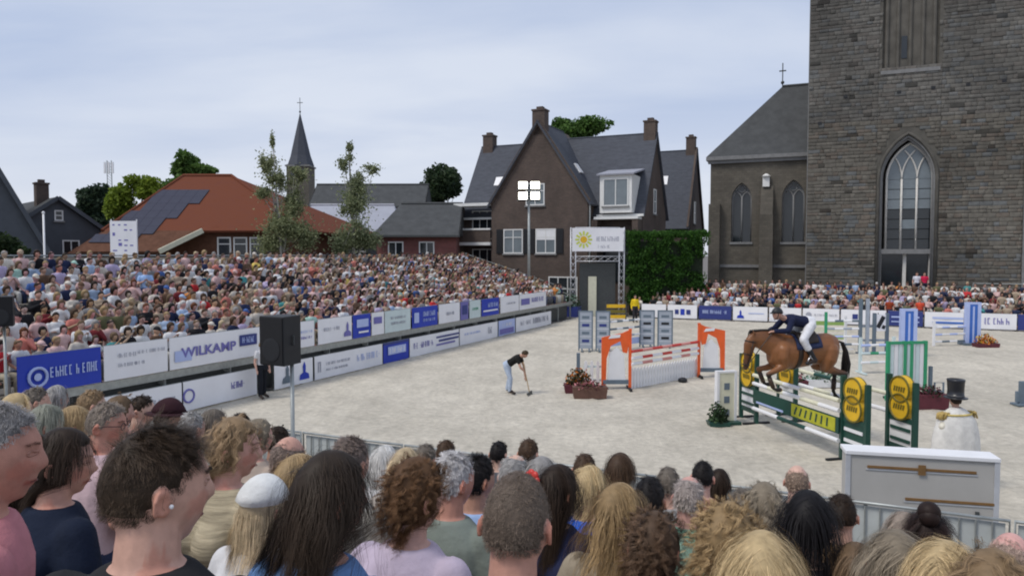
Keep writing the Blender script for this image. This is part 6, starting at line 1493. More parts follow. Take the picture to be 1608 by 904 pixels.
    for s in (-1, 1):
        k = .04 * s; bt.tube([V((s * .12, .79 + k, -.49 + k)), V((s * .12, .70 + k, -.69 + k))], [.048, .046], 10); bt.tube([V((s * .12, -.96 + k, -.62)), V((s * .12, -.95 + k, -.84))], [.052, .050], 10)
    mk('leg_boot', bt, mat('brown_leg_boot', (.05, .028, .018), .5, .1, 8), o, smooth=True)
    for s in (-1, 1):
        st = MB(); st.tube([V((s * .30, .02, .28)), V((s * .345, -.02, -.08))], .012, 5); c_ = V((s * .35, -.02, -.17)); st.tube([c_ + V((s * .0, .055 * math.cos(a * .5236), .075 * math.sin(a * .5236))) for a in range(13)], .010, 5); mk('stirrup', st, M['alu'], o)
    return o
hobj = horse()
def helmet(o, hc, Rm):
    mb = MB(); d, f = sphere_dirs(24, 16); P = headpts(d); m = np.clip((d[:, 2] - .12) / .05, 0, 1); Q = P + d * (.026 * m - .02 * (1 - m))[:, None]; mb.add([V(hc) + Rm @ V(p) for p in Q], f)
    mb.prism([(-.07, 0), (.07, 0), (.05, .05), (0, .065), (-.05, .05)], Rm @ V((0, 0, -.012)), o=V(hc) + Rm @ V((0, .09, .03)), X=Rm @ V((1, 0, 0)), Y=Rm @ V((0, .95, -.3))); mk('helmet', mb, M['black'], o, smooth=True)
    st = MB(); st.tube([V(hc) + Rm @ V(q) for q in ((-.08, .01, .02), (-.07, .03, -.08), (0, .05, -.125), (.07, .03, -.08), (.08, .01, .02))], .006, 5); mk('chin_strap', st, M['black'], o)
jr = pose((0, -.20, .58), (0, .37, .66), (0, .545, .76), (0, 1, .05), {s: [(s * .165, .31, .63), (s * .25, .44, .44), (s * .11, .64, .42), (s * .09, .72, .41)] for s in (-1, 1)}, {s: [(s * .13, -.16, .54), (s * .31, .14, .26), (s * .33, -.14, -.16), (s * .35, .02, -.20)] for s in (-1, 1)})
rd = full_person('person', 'rider in navy jacket, white breeches and dark helmet on the leaping horse', jr, HORSE_C, HORSE_RZ, (.55, .32, .24), (.012, .016, .045), (.68, .68, .70), (.03, .02, .015), sleeve=2.0, tl=1.25, hat=helmet)
rd.rotation_euler = (R(1), 0, HORSE_RZ); rd.scale = (HORSE_S,) * 3
for s in (-1, 1):
    bb = MB(); a, k, c, d_ = jr['legs'][s]; limb(bb, [k.lerp(c, .18), k.lerp(c, .5), c], [.066, .062, .048]); limb(bb, [c, c.lerp(d_, .6), d_ + (d_ - c).normalized() * .04], [.05, .044, .04])
    me = remesh(bb, .012, 2, .5, 'boot'); me.materials.append(M['black']); link('boot', me, rd)

# ---------------------------------------------------------------- people standing about
def stand_pose(arm='side', yaw=0, female=False, wide=1.0, step=.06):
    A = {}
    for s in (-1, 1):
        a = V((s * .172, 0, 1.42))
        if arm == 'side': A[s] = [a, V((s * .235, -.02, 1.15)), V((s * .23, .06, .90)), V((s * .22, .09, .80))]
        elif arm == 'clap': A[s] = [a, V((s * .24, .08, 1.18)), V((s * .06, .28, 1.28)), V((s * .01, .34, 1.35))]
        elif arm == 'hip': A[s] = [a, V((s * .36, -.06, 1.20)), V((s * .20, .06, 1.04)), V((s * .13, .10, 1.02))]
    y = R(yaw)
    return pose((0, 0, .93), (0, .01, 1.50), (0, .035, 1.635), (-math.sin(y), math.cos(y), -.05), A, {s: [(s * .09, 0, .92), (s * .10, .02 + step * s, .50), (s * .11, step * s - .01, .09), (s * .13, step * s + .14, .04)] for s in (-1, 1)}, female=female, wide=wide)
TRZ = lambda d: math.atan2(d[1], d[0]) - math.pi / 2          # heading -> rotation (people face +y)
jk = pose((0, -.12, .90), (0, .36, 1.22), (0, .49, 1.28), (0, .75, -.65), {s: [(s * .165, .30, 1.17), (s * .20, .40, .88), (s * .06 + .05, .50, .66 + .1 * s), (s * .04 + .05, .53, .58 + .1 * s)] for s in (-1, 1)}, {s: [(s * .09, -.10, .88), (s * .12, .0 + .05 * s, .48), (s * .13, -.06 + .08 * s, .09), (s * .14, .09 + .08 * s, .04)] for s in (-1, 1)})
pk_ = G(801, 617, .045); full_person('person', 'person in black shirt and pale jeans bending over to rake the sand', jk, pk_, TRZ((.96, -.28)), (.50, .29, .21), (.014, .014, .013), (.40, .47, .58), (.05, .035, .02), tl=1.95)
rk = MB(); rk.tube([(.05, .45, 1.05), (.05, .66, .06)], .016, 8); rkt = thing('sand_rake', 'long-handled rake in the hands of the person in black', 'rake', pk_, TRZ((.96, -.28))); mk('handle', rk, mat('ash_handle', (.40, .28, .15), .6, .1, 8), rkt)
rk = MB(); rk.bar((-.22, .66, .06), (.32, .66, .06), .04, .05)
for i in range(10): rk.bar((-.20 + i * .056, .66, .05), (-.20 + i * .056, .69, -.02), .012)
mk('head', rk, M['steel_d'], rkt)
full_person('person', 'person in white top and dark trousers standing by the ground boards', stand_pose('side', 20), G(412, 624, .045), TRZ((.8, -.6)), (.55, .33, .26), (.60, .60, .62), (.012, .014, .02), (.25, .17, .09))
full_person('person', 'steward in a bright yellow jacket at the arena entrance', stand_pose('side', 0, wide=1.08), G(997, 506, .02), TRZ((.1, -1)), (.5, .3, .22), (.70, .50, .02), (.03, .03, .035), (.03, .02, .015), sleeve=2.0, s=1.04)
_x = W(ROWS_L[5][0], b_at(228, ROWS_L[5][0]), ROWS_L[5][1]); full_person('person', 'person in light blue shirt and jeans standing among the seated crowd', stand_pose('clap', 0), _x, TRZ((.5, -.85)), (.55, .33, .25), (.30, .45, .72), (.05, .08, .18), (.06, .04, .02), voxel=.018)
_x = W(FL - 8.2, b_at(727, FL - 8.2), 2.95); full_person('person', 'person in white top and navy trousers standing at the top far end of the stand', stand_pose('side', 0), _x, TRZ((.5, -.85)), (.55, .33, .25), (.66, .66, .68), (.02, .025, .07), (.06, .04, .02), voxel=.018)
for px, c, lab in ((1440, (.62, .62, .68), 'person in white standing behind the far crowd by the church door'), (1452, (.55, .02, .07), 'person in crimson standing behind the far crowd by the church door')):
    full_person('person', lab, stand_pose('side', 0), W(a_at(px, 57.0), 57.0, 1.55), RZ + math.pi, (.55, .33, .25), c, (.03, .03, .05), (.05, .03, .02), voxel=.018)
for px, c, lab in ((1398, (.30, .05, .02), 'person in rust red standing behind the far boards'), (1446, (.62, .08, .04), 'person in bright orange-red standing behind the far boards')):
    full_person('person', lab, stand_pose('side', 0), W(a_at(px, 52.2), 52.2, .02), RZ + math.pi, (.55, .33, .25), c, (.05, .03, .05), (.05, .03, .02), voxel=.018)
# top hat and cream cape, seen from behind
def top_hat(o, hc, Rm):
    mb = MB(); n = 26; c = V(hc) + V((0, -.01, .045))
    mb.loft([(c + V((0, 0, z)), V((r * .92, 0, 0)), V((0, r, 0))) for r, z in ((.12, 0), (.205, .010), (.210, .022), (.200, .030), (.145, .034), (.142, .16), (.150, .30), (.158, .345), (.150, .355), (.03, .36))], n); mk('top_hat', mb, mat('black_silk', (.010, .010, .013), .32, .1, 30, spec=.6), o, smooth=True)
    bd = MB(); bd.loft([(c + V((0, 0, z)), V((r * .92, 0, 0)), V((0, r, 0))) for r, z in ((.147, .036), (.149, .07))], n); mk('hat_band', bd, mat('grey_ribbon', (.07, .07, .075), .6, .1, 8), o, smooth=True)
    h = mesh_of('hair', hair_mb('short', hc, Rm, 1.0, .018), M['hair'], True); set_col(h, np.ones((len(h.vertices), 3))); q = link('hair', h, o); q.color = (.03, .02, .014, 1)
D = 13.7; pz = at(1503, 600, D); th = full_person('person', 'person in a cream cape and black top hat, seen from behind', stand_pose('hip', 0), V((pz.x, D, .045)), TRZ((-.25, 1)), (.5, .3, .22), (.66, .62, .52), (.60, .58, .52), (.03, .02, .015), sleeve=2.0, hat=top_hat, s=1.04)
cp = MB(); rings = []
for z, w, d_ in ((1.53, .085, .075), (1.49, .16, .11), (1.42, .27, .155), (1.30, .37, .21), (1.12, .43, .25), (.92, .46, .28), (.60, .47, .30), (.25, .48, .31)): rings.append((V((0, .0, z)), V((w, 0, 0)), V((0, d_, 0))))
nv_ = 40; vs = []; fs = []
for i, (c, X, Y) in enumerate(rings):
    for k in range(nv_):
        a = 2 * math.pi * k / nv_; f = 1 + .035 * (i / 7) * math.sin(a * 9); vs.append(c + (X * math.cos(a) + Y * math.sin(a)) * f)
for i in range(len(rings) - 1):
    for k in range(nv_): a = i * nv_ + k; b_ = i * nv_ + (k + 1) % nv_; fs.append((a, a + nv_, b_ + nv_, b_))
cp.add(vs, fs); cq = mk('cape', cp, M['cloth'], th, smooth=True); cq.color = (.66, .64, .60, 1); sm = cq.modifiers.new('solid', 'SOLIDIFY'); sm.thickness = .012
tr_ = MB(); tr_.tube([V((.30 * math.cos(a * .2618), .165 * math.sin(a * .2618), 1.41)) for a in range(25)], .018, 6); q = mk('trim', tr_, M['cloth'], th, smooth=True); q.color = (.62, .48, .16, 1)
for sd in (-1, 1):
    ep = MB(); rg = random.Random(sd + 9)
    for i in range(60):
        a = rg.uniform(0, 6.28); r = rg.uniform(.0, .085); p = V((sd * .27 + r * math.cos(a), -.02 + r * math.sin(a), 1.445)); ep.tube([p, p + V((sd * .045, rg.uniform(-.02, .02), -.02)), p + V((sd * .075, rg.uniform(-.03, .03), -.12))], [.010, .010, .005], 5)
    q = mk('epaulette', ep, M['cloth'], th, smooth=True); q.color = (.50, .36, .13, 1); q['kind'] = 'stuff'
# ================================================================ spectators right in front of us, each with its own head of hair
AX = np.array([.076, .098, .119])
def grow(style, hc, Rm, hs, D, length, n_clump, per, K=8, thick=.02, lift=.5, grav=.25, curl=0, freq=2.5, wob=.12, width=None, seed=0, fwd=.0, clump_r=.012, taper=.6, side=0.0, fade=0.0, maxz=2.0):
    """strands of hair as thin tapering ribbons, grown in locks from the scalp, resting on head, neck and shoulders"""
    rng = np.random.default_rng(seed); d = rng.normal(size=(n_clump * 6, 3)); d /= np.linalg.norm(d, axis=1)[:, None]
    d = d[(hair_mask(d, style) > rng.uniform(.35, .9, len(d))) & (d[:, 2] < maxz)][:n_clump]; C = len(d); P = headpts(d) * hs; nrm = d / AX; nrm /= np.linalg.norm(nrm, axis=1)[:, None]
    up = np.array([0, 0, 1.0]); top = np.clip((d[:, 2] - .35) / .5, 0, 1)[:, None]
    dn = -up + nrm * nrm[:, 2:3]; dn /= np.linalg.norm(dn, axis=1)[:, None] + 1e-6
    part = np.zeros_like(dn); part[:, 0] = np.sign(d[:, 0] - side + 1e-4); out = part * top * (1 - fwd) + np.array([.25, 1.0, 0]) * top * fwd + dn * (1 - top * .75)
    flat = (1 - fade * (1 - top)); v = nrm * lift * flat + out + rng.normal(size=(C, 3)) * .18; v /= np.linalg.norm(v, axis=1)[:, None]
    L = length * rng.uniform(.65, 1.1, (C, 1)) * (1 - fade + fade * np.clip((d[:, 2:3] - .18) / .55, .14, 1)); seg = L / (K - 1); off = thick * rng.uniform(.15, 1.0, (C, 1)) * (flat * .92 + .08); G_ = [P.copy()]; p = P.copy()
    for k in range(1, K):
        v = v + np.array([0, 0, -grav]) + rng.normal(size=(C, 3)) * wob * flat; v /= np.linalg.norm(v, axis=1)[:, None]; p = p + v * seg
        a = AX * hs + off; q = p / a; r = np.linalg.norm(q, axis=1)[:, None]; ins = (r < 1) & (p[:, 2:3] > -.10 * hs); p = np.where(ins, p / np.maximum(r, .3), p)
        low = p[:, 2] < -.07; lim = -(.070 + .5 * off[:, 0]) - .055 * np.clip((-.12 - p[:, 2]) / .10, 0, 1); inner = low & (np.abs(p[:, 0]) < .155) & (p[:, 1] > lim) & (d[:, 1] < .55)
        p[:, 1] = np.where(inner, p[:, 1] * .35 + lim * .65, p[:, 1])
        v = np.where(k > 0, p - G_[-1], v); v /= np.linalg.norm(v, axis=1)[:, None] + 1e-9; G_.append(p.copy())
    Gd = np.stack(G_, 1)                                                             # C,K,3
    t = np.linspace(0, 1, K); ph = rng.uniform(0, 6.28, (C, 1)); fq = freq * rng.uniform(.7, 1.3, (C, 1)) * 6.28
    tan = np.gradient(Gd, axis=1); tan /= np.linalg.norm(tan, axis=2)[..., None] + 1e-9
    s1 = np.cross(tan, np.broadcast_to(nrm[:, None, :] + .01, tan.shape)); s1 /= np.linalg.norm(s1, axis=2)[..., None] + 1e-9; s2 = np.cross(tan, s1)
    if curl: amp = curl * np.minimum(1, t * 3)[None, :, None]; Gd = Gd + (s1 * np.cos(ph + fq * t)[..., None] + s2 * np.sin(ph + fq * t)[..., None]) * amp
    o1 = rng.normal(size=(C, per, 1, 1)) * clump_r; o2 = rng.normal(size=(C, per, 1, 1)) * clump_r * .6; tp = (1 - taper * t)[None, None, :, None]
    S = Gd[:, None] + s1[:, None] * o1 * tp + s2[:, None] * o2 * tp + rng.normal(size=(C, per, K, 3)) * .0012
    lenk = rng.uniform(.8, 1.0, (C, per, 1, 1))
    S = S[:, :, :1] + (S - S[:, :, :1]) * lenk; S = S.reshape(-1, K, 3); n = len(S); w = width or max(.0007, .42 * D / 732)
    tg = np.gradient(S, axis=1); cen = S - np.array([0, 0, -.02]); sd = np.cross(tg, cen); sd /= np.linalg.norm(sd, axis=2)[..., None] + 1e-9
    wd = w * (1 - .65 * t)[None, :, None] * rng.uniform(.7, 1.3, (n, 1, 1)) * .5
    vs = np.stack([S - sd * wd, S + sd * wd], 2).reshape(-1, 3)
    i = np.arange(n)[:, None] * (2 * K) + np.arange(K - 1)[None, :] * 2; f = np.stack([i, i + 1, i + 3, i + 2], -1).reshape(-1, 4)
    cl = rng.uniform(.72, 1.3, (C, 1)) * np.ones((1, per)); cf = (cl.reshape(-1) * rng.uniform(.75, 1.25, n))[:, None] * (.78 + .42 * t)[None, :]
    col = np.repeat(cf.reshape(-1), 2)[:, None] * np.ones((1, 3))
    return vs @ np.array(Rm).T + np.array(hc), f, col
HS = dict(                                       # how each kind of hair grows
 short=dict(length=.030, n=1300, per=7, thick=.010, fade=.6, lift=.38, grav=.12, wob=.2, K=4, clump_r=.006),
 quiff=dict(length=.050, n=1900, per=8, thick=.012, fade=.86, lift=.40, grav=.10, wob=.16, K=5, fwd=.75, clump_r=.006),
 crop=dict(length=.007, n=2400, per=6, thick=.003, lift=.9, grav=.05, wob=.2, K=4, clump_r=.008),
 bald=dict(length=.014, n=700, per=4, thick=.005, lift=.7, grav=.1, wob=.2, K=4, clump_r=.007),
 thin=dict(length=.028, n=600, per=5, thick=.008, lift=.5, grav=.15, wob=.2, K=5, clump_r=.007),
 bob=dict(length=.17, n=850, per=10, thick=.013, lift=.25, grav=.55, wob=.06, K=7, clump_r=.015, taper=.4),
 long=dict(length=.42, n=800, per=11, thick=.014, lift=.2, grav=.65, wob=.07, K=9, curl=.003, freq=1.5, clump_r=.016, taper=.4),
 wavy=dict(length=.38, n=760, per=11, thick=.016, lift=.3, grav=.5, wob=.09, K=11, curl=.008, freq=2.0, clump_r=.013, taper=.45),
 straight=dict(length=.40, n=850, per=11, thick=.011, lift=.15, grav=.8, wob=.03, K=8, clump_r=.016, taper=.35),
 curly=dict(length=.085, n=950, per=10, thick=.021, lift=.55, grav=.34, wob=.16, K=12, curl=.010, freq=1.9, clump_r=.005, taper=.3),
 curlbob=dict(length=.16, n=850, per=10, thick=.019, lift=.4, grav=.42, wob=.13, K=11, curl=.009, freq=2.2, clump_r=.006, taper=.35),
 pony=dict(length=.13, n=620, per=8, thick=.010, lift=.1, grav=.3, wob=.05, K=6, clump_r=.009),
 bun=dict(length=.12, n=620, per=8, thick=.010, lift=.1, grav=.25, wob=.06, K=6, clump_r=.009))
MASKOF = dict(quiff='short', curlbob='bob', curly='bob')
FG_BODY = {}
def fg_body(fem, yaw, pitch=-6):
    k = (fem, yaw, pitch)
    if k not in FG_BODY:
        j = seat_pose('lap', yaw, .06, fem, 1.0, pitch); b = remesh(body_mb(j, False, 40, 30), .0070, 2, .32, 'person'); paint_face(b, j, eyes=False); b.materials.append(M['skin']); FG_BODY[k] = (j, b)
    return FG_BODY[k]
FG_CLO = {}
def fg_cloth(fem, yaw, pitch, slv):
    k = (fem, slv)
    if k not in FG_CLO:
        j = fg_body(fem, yaw, pitch)[0]; s = remesh(shirt_mb(j, slv, .016), .012, 4, .5, 'shirt'); s.materials.append(M['cloth']); t = remesh(trousers_mb(j), .02, 3, .4, 'trousers'); t.materials.append(M['cloth']); FG_CLO[k] = (s, t)
    return FG_CLO[k]
FG_DEV = []
def fg_person(px, top, D, style, hairc, shirtc, fem, yaw, label, skin=None, slv=.5, dens=1.15, face=None, s=1.0, hat=None, hatc=None, extras=None, trc=(.03, .04, .08), seed=[100], over=None, lenk=1.0, knit=None):
    """px, top: where the crown of the head shows in the photograph; D: distance; face: heading of the body in degrees right of straight ahead"""
    D *= 1.2 if D < 2.1 else (1.15 if D < 3.6 else 1.06)
    seed[0] += 1; sd = seed[0]; rng = random.Random(sd); yv = min((0, -22, -45), key=lambda q: abs(q - yaw)); j, body = fg_body(fem, yv)
    hs = .97 if fem else 1.0; Rm = frame_of(j['hf']); mask = MASKOF.get(style, style); o_th = HS[style]['thick'] * .7 if hat is None else .02
    heading = R(24 if face is None else face) - R(yaw - yv); rz = -heading
    p = at(px, top, D); loc_top = V((j['head'].x, j['head'].y, j['head'].z + .119 * hs + o_th)) * s
    q = Matrix.Rotation(rz, 3, 'Z') @ V((loc_top.x, loc_top.y, 0)); loc = V((p.x - q.x, p.y - q.y, p.z - loc_top.z)); FG_DEV.append(loc.z - row_z(loc.dot(V2)))
    o = link('person', body, None, loc, rz); o.scale = (s, s, s); o.color = (*(skin or rng.choice(SKINS)), 1); tag(o, label, 'person', 'spectators on the near stand')
    ss, tt = fg_cloth(fem, yv, -6, slv)
    for nm, me, c in (('shirt', ss, shirtc), ('trousers', tt, trc)): x = link(nm, me, o); x.color = (*c, 1)
    if knit: x = next(q for q in o.children if q.name.startswith('shirt')); x.material_slots[0].link = 'OBJECT'; x.material_slots[0].material = M[knit]
    h = dict(HS[style]); h.update(over or {}); n, per = h.pop('n'), h.pop('per')
    if hat: h['maxz'] = .12; h['lift'] = .05
    K = h['K']; bud = (next(v for lim, v in ((1.6, 62000), (2.5, 40000), (3.6, 18000), (4.6, 9500), (99, 5500)) if D < lim)) * dens; per = max(5, min(per, 12)); nc = int(bud / (2 * (K - 1)) / per)
    vs, f, col = grow(mask, j['head'], Rm, hs, D, h.pop('length') * lenk, nc, per, seed=sd, **h)
    cap = hair_mb(mask if mask not in ('long', 'wavy', 'straight', 'pony') else 'bob', j['head'], Rm, hs, max(.0022, HS[style]['thick'] * (.2 if style in ('quiff', 'short') else .45)), .25, 30, 22, sd) if style != 'pony' else hair_mb('pony', j['head'], Rm, hs, .008, .2, 30, 22, sd)
    if style == 'bun': cap.ball(V(j['head']) + Rm @ (V((0, -.06, .125)) * hs), .046, 14, 10)
    cv = np.array([tuple(v) for v in cap.v])
    ct = np.array([(fc[0], fc[i], fc[i + 1]) for fc in cap.f for i in range(1, len(fc) - 1)])
    if style in ('pony',):
        gv, gf, gc = tail_strands(j, Rm, hs, D, sd); vs, f, col = np.concatenate([vs, gv]), np.concatenate([f, gf + len(vs)]), np.concatenate([col, gc])
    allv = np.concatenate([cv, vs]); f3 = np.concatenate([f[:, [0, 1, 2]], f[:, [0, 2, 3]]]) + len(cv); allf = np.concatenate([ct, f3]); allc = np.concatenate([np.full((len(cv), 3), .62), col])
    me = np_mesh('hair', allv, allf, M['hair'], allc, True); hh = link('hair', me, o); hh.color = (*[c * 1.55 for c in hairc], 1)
    if hat: x = mk(hat, hat_mb(j['head'], Rm, hs * 1.07, 'cap' if hat == 'cap' else 'brim'), M['cloth'], o, smooth=True); x.color = (*hatc, 1)
    if extras: extras(o, V(j['head']), Rm)
    return o
def tail_strands(j, Rm, hs, D, seed):
    rng = np.random.default_rng(seed); n, K = 300, 9; t = np.linspace(0, 1, K); base = np.array([[0, -.10, .035], [0, -.135, .02], [0, -.15, -.03], [0, -.15, -.09], [.005, -.145, -.14], [.01, -.14, -.19], [.012, -.14, -.23], [.012, -.14, -.26], [.012, -.14, -.29]]) * hs
    off = rng.normal(size=(n, 1, 3)) * .014 * (1 - .5 * np.abs(t - .4))[None, :, None]; off[:, 0] *= .4; S = base[None] + off + rng.normal(size=(n, K, 3)) * .0015
    w = max(.0008, .45 * D / 732); sd = np.zeros_like(S); sd[..., 0] = 1; sd[..., 1] = rng.uniform(-.6, .6, (n, 1)); wd = w * (1 - .6 * t)[None, :, None] * .5
    vs = np.stack([S - sd * wd, S + sd * wd], 2).reshape(-1, 3); i = np.arange(n)[:, None] * (2 * K) + np.arange(K - 1)[None, :] * 2; f = np.stack([i, i + 1, i + 3, i + 2], -1).reshape(-1, 4)
    col = np.repeat(np.repeat(rng.uniform(.6, 1.4, n), K), 2)[:, None] * np.ones((1, 3)); return vs @ np.array(Rm).T + np.array(j['head']), f, col
H = {k: c for k, c in HAIRS}; H.update(sandy=(.22, .15, .085), ash=(.20, .165, .12), golden=(.25, .17, .085), chestnut=(.095, .05, .024), straw=(.44, .33, .18), greyb=(.13, .11, .09))
def ear_glint(o, hc, Rm): b = MB(); b.ball(hc + Rm @ V((.087, .004, -.014)), .0045, 8, 6); mk('ear_glint', b, M['white'], o, smooth=True)  # tiny white ball standing in for a highlight on the ear
def glasses(o, hc, Rm):
    b = MB()
    for s in (-1, 1):
        c = V((s * .033, .098, .010)); b.tube([hc + Rm @ (c + V((.024 * math.cos(a * .5236), 0, .018 * math.sin(a * .5236)))) for a in range(13)], .002, 5); b.tube([hc + Rm @ V((s * .057, .096, .014)), hc + Rm @ V((s * .080, .03, .014)), hc + Rm @ V((s * .082, -.02, .004))], .002, 5)
    b.tube([hc + Rm @ V((-.010, .102, .012)), hc + Rm @ V((.010, .102, .012))], .002, 5); mk('glasses', b, M['black'], o)
def features(o, hc, Rm, bc=(.10, .08, .06)):
    """eyes set into their sockets between lids, brows and the line of the mouth"""
    def sp(x, z, k=0.0):
        d = V((x, math.sqrt(max(0, 1 - x * x - z * z)), z)); p = V(headpts(np.array([d]))[0]); n = V((d.x / .076, d.y / .098, d.z / .119)).normalized(); return hc + Rm @ (p + n * (k - .0012)), Rm @ n
    lid, brow, mouth = MB(), MB(), MB(); rg = random.Random(3)
    for sd in (-1, 1):
        c, n = sp(sd * .37, .095); b = MB(); b.ball(c - n * .0098, .0118, 16, 12); e = mk('eye', b, mat('eye_white', (.50, .45, .42), .3, .05, 40), o, smooth=True); b = MB(); b.ball(c - n * .0030 + Rm @ V((0, .001, 0)), .0055, 10, 8); mk('iris', b, mat('iris', (.035, .03, .025), .2, .1, 60), e, smooth=True)
        for dz, th in ((.048, .0042), (-.050, .0034)): lid.tube([sp(sd * (.37 + u * .19), .095 + dz * (1 - u * u * .9), .0016)[0] for u in (-1, -.6, -.2, .2, .6, 1)], th, 6)
        for i in range(70):
            u = rg.uniform(-1, 1); p, n = sp(sd * (.36 + u * .24), .265 + .03 * (1 - u * u) + rg.uniform(-.03, .03), .001); brow.tube([p, p + n * .003 + Rm @ V((sd * .006, 0, .002))], [.0006, .0002], 3)
    for nm, b, m, col in (('eyelids', lid, 'skin', tuple(c * .82 for c in o.color[:3])), ('eyebrows', brow, 'hair', bc)):
        q = mk(nm, b, M[m], o, smooth=True); q.color = (*col, 1); set_col(q.data, np.ones((len(q.data.vertices), 3)))
    mouth.tube([sp(x, -.50 + .02 * abs(x), .0006)[0] for x in (-.26, -.16, -.06, .06, .16, .26)], .0016, 5); q = mk('mouth_line', mouth, M['skin'], o); q.color = (.16, .06, .05, 1); set_col(q.data, np.ones((len(q.data.vertices), 3)))
def both(*fs): return lambda o, hc, Rm: [f(o, hc, Rm) for f in fs]
def clip(o, hc, Rm): b = MB(); b.tube([hc + Rm @ V(q) for q in ((-.05, -.10, .03), (-.015, -.125, .035), (.03, -.122, .03))], .012, 6); mk('hair_clip', b, M['mint'], o, smooth=True)
def flower(o, hc, Rm):
    b = MB(); c = hc + Rm @ V((-.055, -.10, .055))
    for i in range(7): a = i * .8976; b.ball(c + Rm @ V((.026 * math.cos(a), -.012, .026 * math.sin(a))), (.020, .012, .020), 8, 6, M=Rm)
    b.ball(c + Rm @ V((0, -.02, 0)), .016, 8, 6); mk('hair_flower', b, M['red'], o, smooth=True)
WH, NV, BK, GRY, BEI, PNK, LIL, DEN = (.62, .62, .63), (.016, .024, .07), (.011, .011, .013), (.22, .24, .22), (.42, .36, .25), (.50, .20, .22), (.52, .44, .54), (.14, .26, .50)
RED_SK = (.50, .25, .185)
fp = fg_person
fp(-12, 630, 1.42, 'short', (.20, .19, .185), PNK, False, -22, 'older grey-haired person in pink, ruddy face in profile at the left edge', RED_SK, face=50, over=dict(length=.020, thick=.006), extras=features)
fp(243, 664, 1.17, 'quiff', (.040, .027, .018), (.02, .02, .022), False, -45, 'young person with short dark brown faded hair, largest head in front', (.55, .325, .25), face=4, extras=both(ear_glint, features), dens=1.15)
fp(98, 672, 2.2, 'pony', H['dark brown'], (.010, .016, .035), True, -45, 'dark-haired person with a ponytail clip and dark navy top', (.55, .31, .24), face=32, extras=both(clip, features))
fp(166, 630, 3.3, 'short', (.17, .14, .115), (.55, .40, .42), False, -45, 'ruddy person with greying brown hair and glasses, facing right', RED_SK, face=40, extras=both(glasses, features))
fp(70, 634, 3.5, 'bob', (.20, .205, .165), (.10, .10, .11), True, -22, 'older person with a grey-green bob beside the glasses wearer')
fp(114, 636, 3.9, 'bob', H['blond'], (.45, .40, .34), True, -22, 'blond bob just behind the grey-green bob')
fp(24, 616, 4.6, 'wavy', H['straw'], (.40, .35, .32), True, -22, 'pale wavy blond hair near the left edge below the blue banner')
fp(55, 607, 5.5, 'short', H['greyb'], (.3, .3, .33), False, -22, 'brownish short hair under the left end of the blue banner')
fp(88, 604, 5.8, 'bob', H['grey'], LIL, True, 0, 'grey bob and lilac top below the blue banner emblem')
fp(143, 611, 5.2, 'short', H['sandy'], (.45, .42, .34), False, -22, 'sandy short hair below the right end of the blue banner')
fp(186, 620, 4.9, 'curly', H['light brown'], (.5, .3, .28), True, -22, 'light brown curly head left of the maroon hat')
fp(222, 620, 5.4, 'short', H['dark brown'], (.50, .28, .24), False, -45, 'dark short hair left of the maroon hat', face=40)
fp(264, 626, 5.0, 'short', H['dark brown'], (.30, .26, .22), False, -22, 'person in a dark maroon brimmed hat before the white boards', hat='brimmed_hat', hatc=(.035, .012, .016))
fp(300, 646, 4.7, 'short', H['grey'], (.55, .53, .5), False, 0, 'grey short hair behind the quiff of the young person')
fp(334, 641, 4.9, 'bob', H['greyb'], (.30, .28, .25), True, -22, 'ash brown bob behind the sandy curls')
fp(376, 648, 5.2, 'short', H['dark brown'], (.45, .43, .4), False, 0, 'dark cropped head above the sandy curls')
fp(366, 653, 2.45, 'curlbob', H['sandy'], BEI, True, -45, 'sandy curly hair and beige knitted jacket, face turned right', (.60, .34, .28), face=34, slv=2, extras=features, knit='cloth_rib')
fp(404, 656, 4.4, 'curly', H['ash'], (.42, .34, .28), True, -22, 'ash curls left of the loudspeaker pole')
fp(452, 685, 3.15, 'bald', (.16, .12, .10), (.35, .20, .18), False, 0, 'balding shaved head under the loudspeaker pole', (.54, .30, .23))
fp(467, 712, 2.3, 'straight', H['blond'], NV, True, -22, 'straight blond hair and navy jacket beside the long dark hair', slv=2, lenk=.8)
fp(412, 748, 2.15, 'bob', H['pale blond'], WH, True, 0, 'child with pale hair in a plain white cap', s=.86, hat='cap', hatc=(.68, .68, .66))
fp(436, 668, 5.0, 'short', H['dark brown'], (.2, .2, .22), False, 0, 'small dark head at the barrier by the loudspeaker pole')
fp(549, 684, 2.75, 'short', (.13, .10, .085), (.35, .33, .30), False, 0, 'brown-grey short hair behind the long dark hair')
fp(517, 706, 1.5, 'wavy', (.030, .021, .015), DEN, True, -22, 'long dark wavy hair with lighter streaks over a denim blue top', dens=1.15, lenk=1.1, over=dict(curl=.009))
fp(604, 698, 4.3, 'bob', H['white'], WH, True, 0, 'white-haired head left of the brown curls')
fp(636, 702, 3.9, 'bob', H['pale blond'], (.5, .45, .4), True, 0, 'pale blond head behind the brown curls')
fp(668, 696, 5.0, 'short', H['greyb'], (.25, .25, .28), False, 0, 'small ash brown head above the brown curls')
fp(652, 716, 1.9, 'curly', H['chestnut'], LIL, True, -22, 'round mop of brown curls and pale lilac shirt', dens=1.15, slv=.6)
fp(711, 708, 2.6, 'short', (.36, .345, .34), (.20, .23, .20), False, -22, 'grey-white short hair and grey-green polo shirt', RED_SK)
fp(748, 712, 3.0, 'short', H['black'], (.30, .42, .66), False, -22, 'black short hair and light blue shirt')
fp(700, 690, 5.8, 'short', H['brown'], (.3, .2, .2), False, 0, 'small brown head at the barrier in the middle')
fp(783, 692, 6.2, 'short', H['black'], (.10, .10, .11), False, 0, 'small black head standing out against the sand')
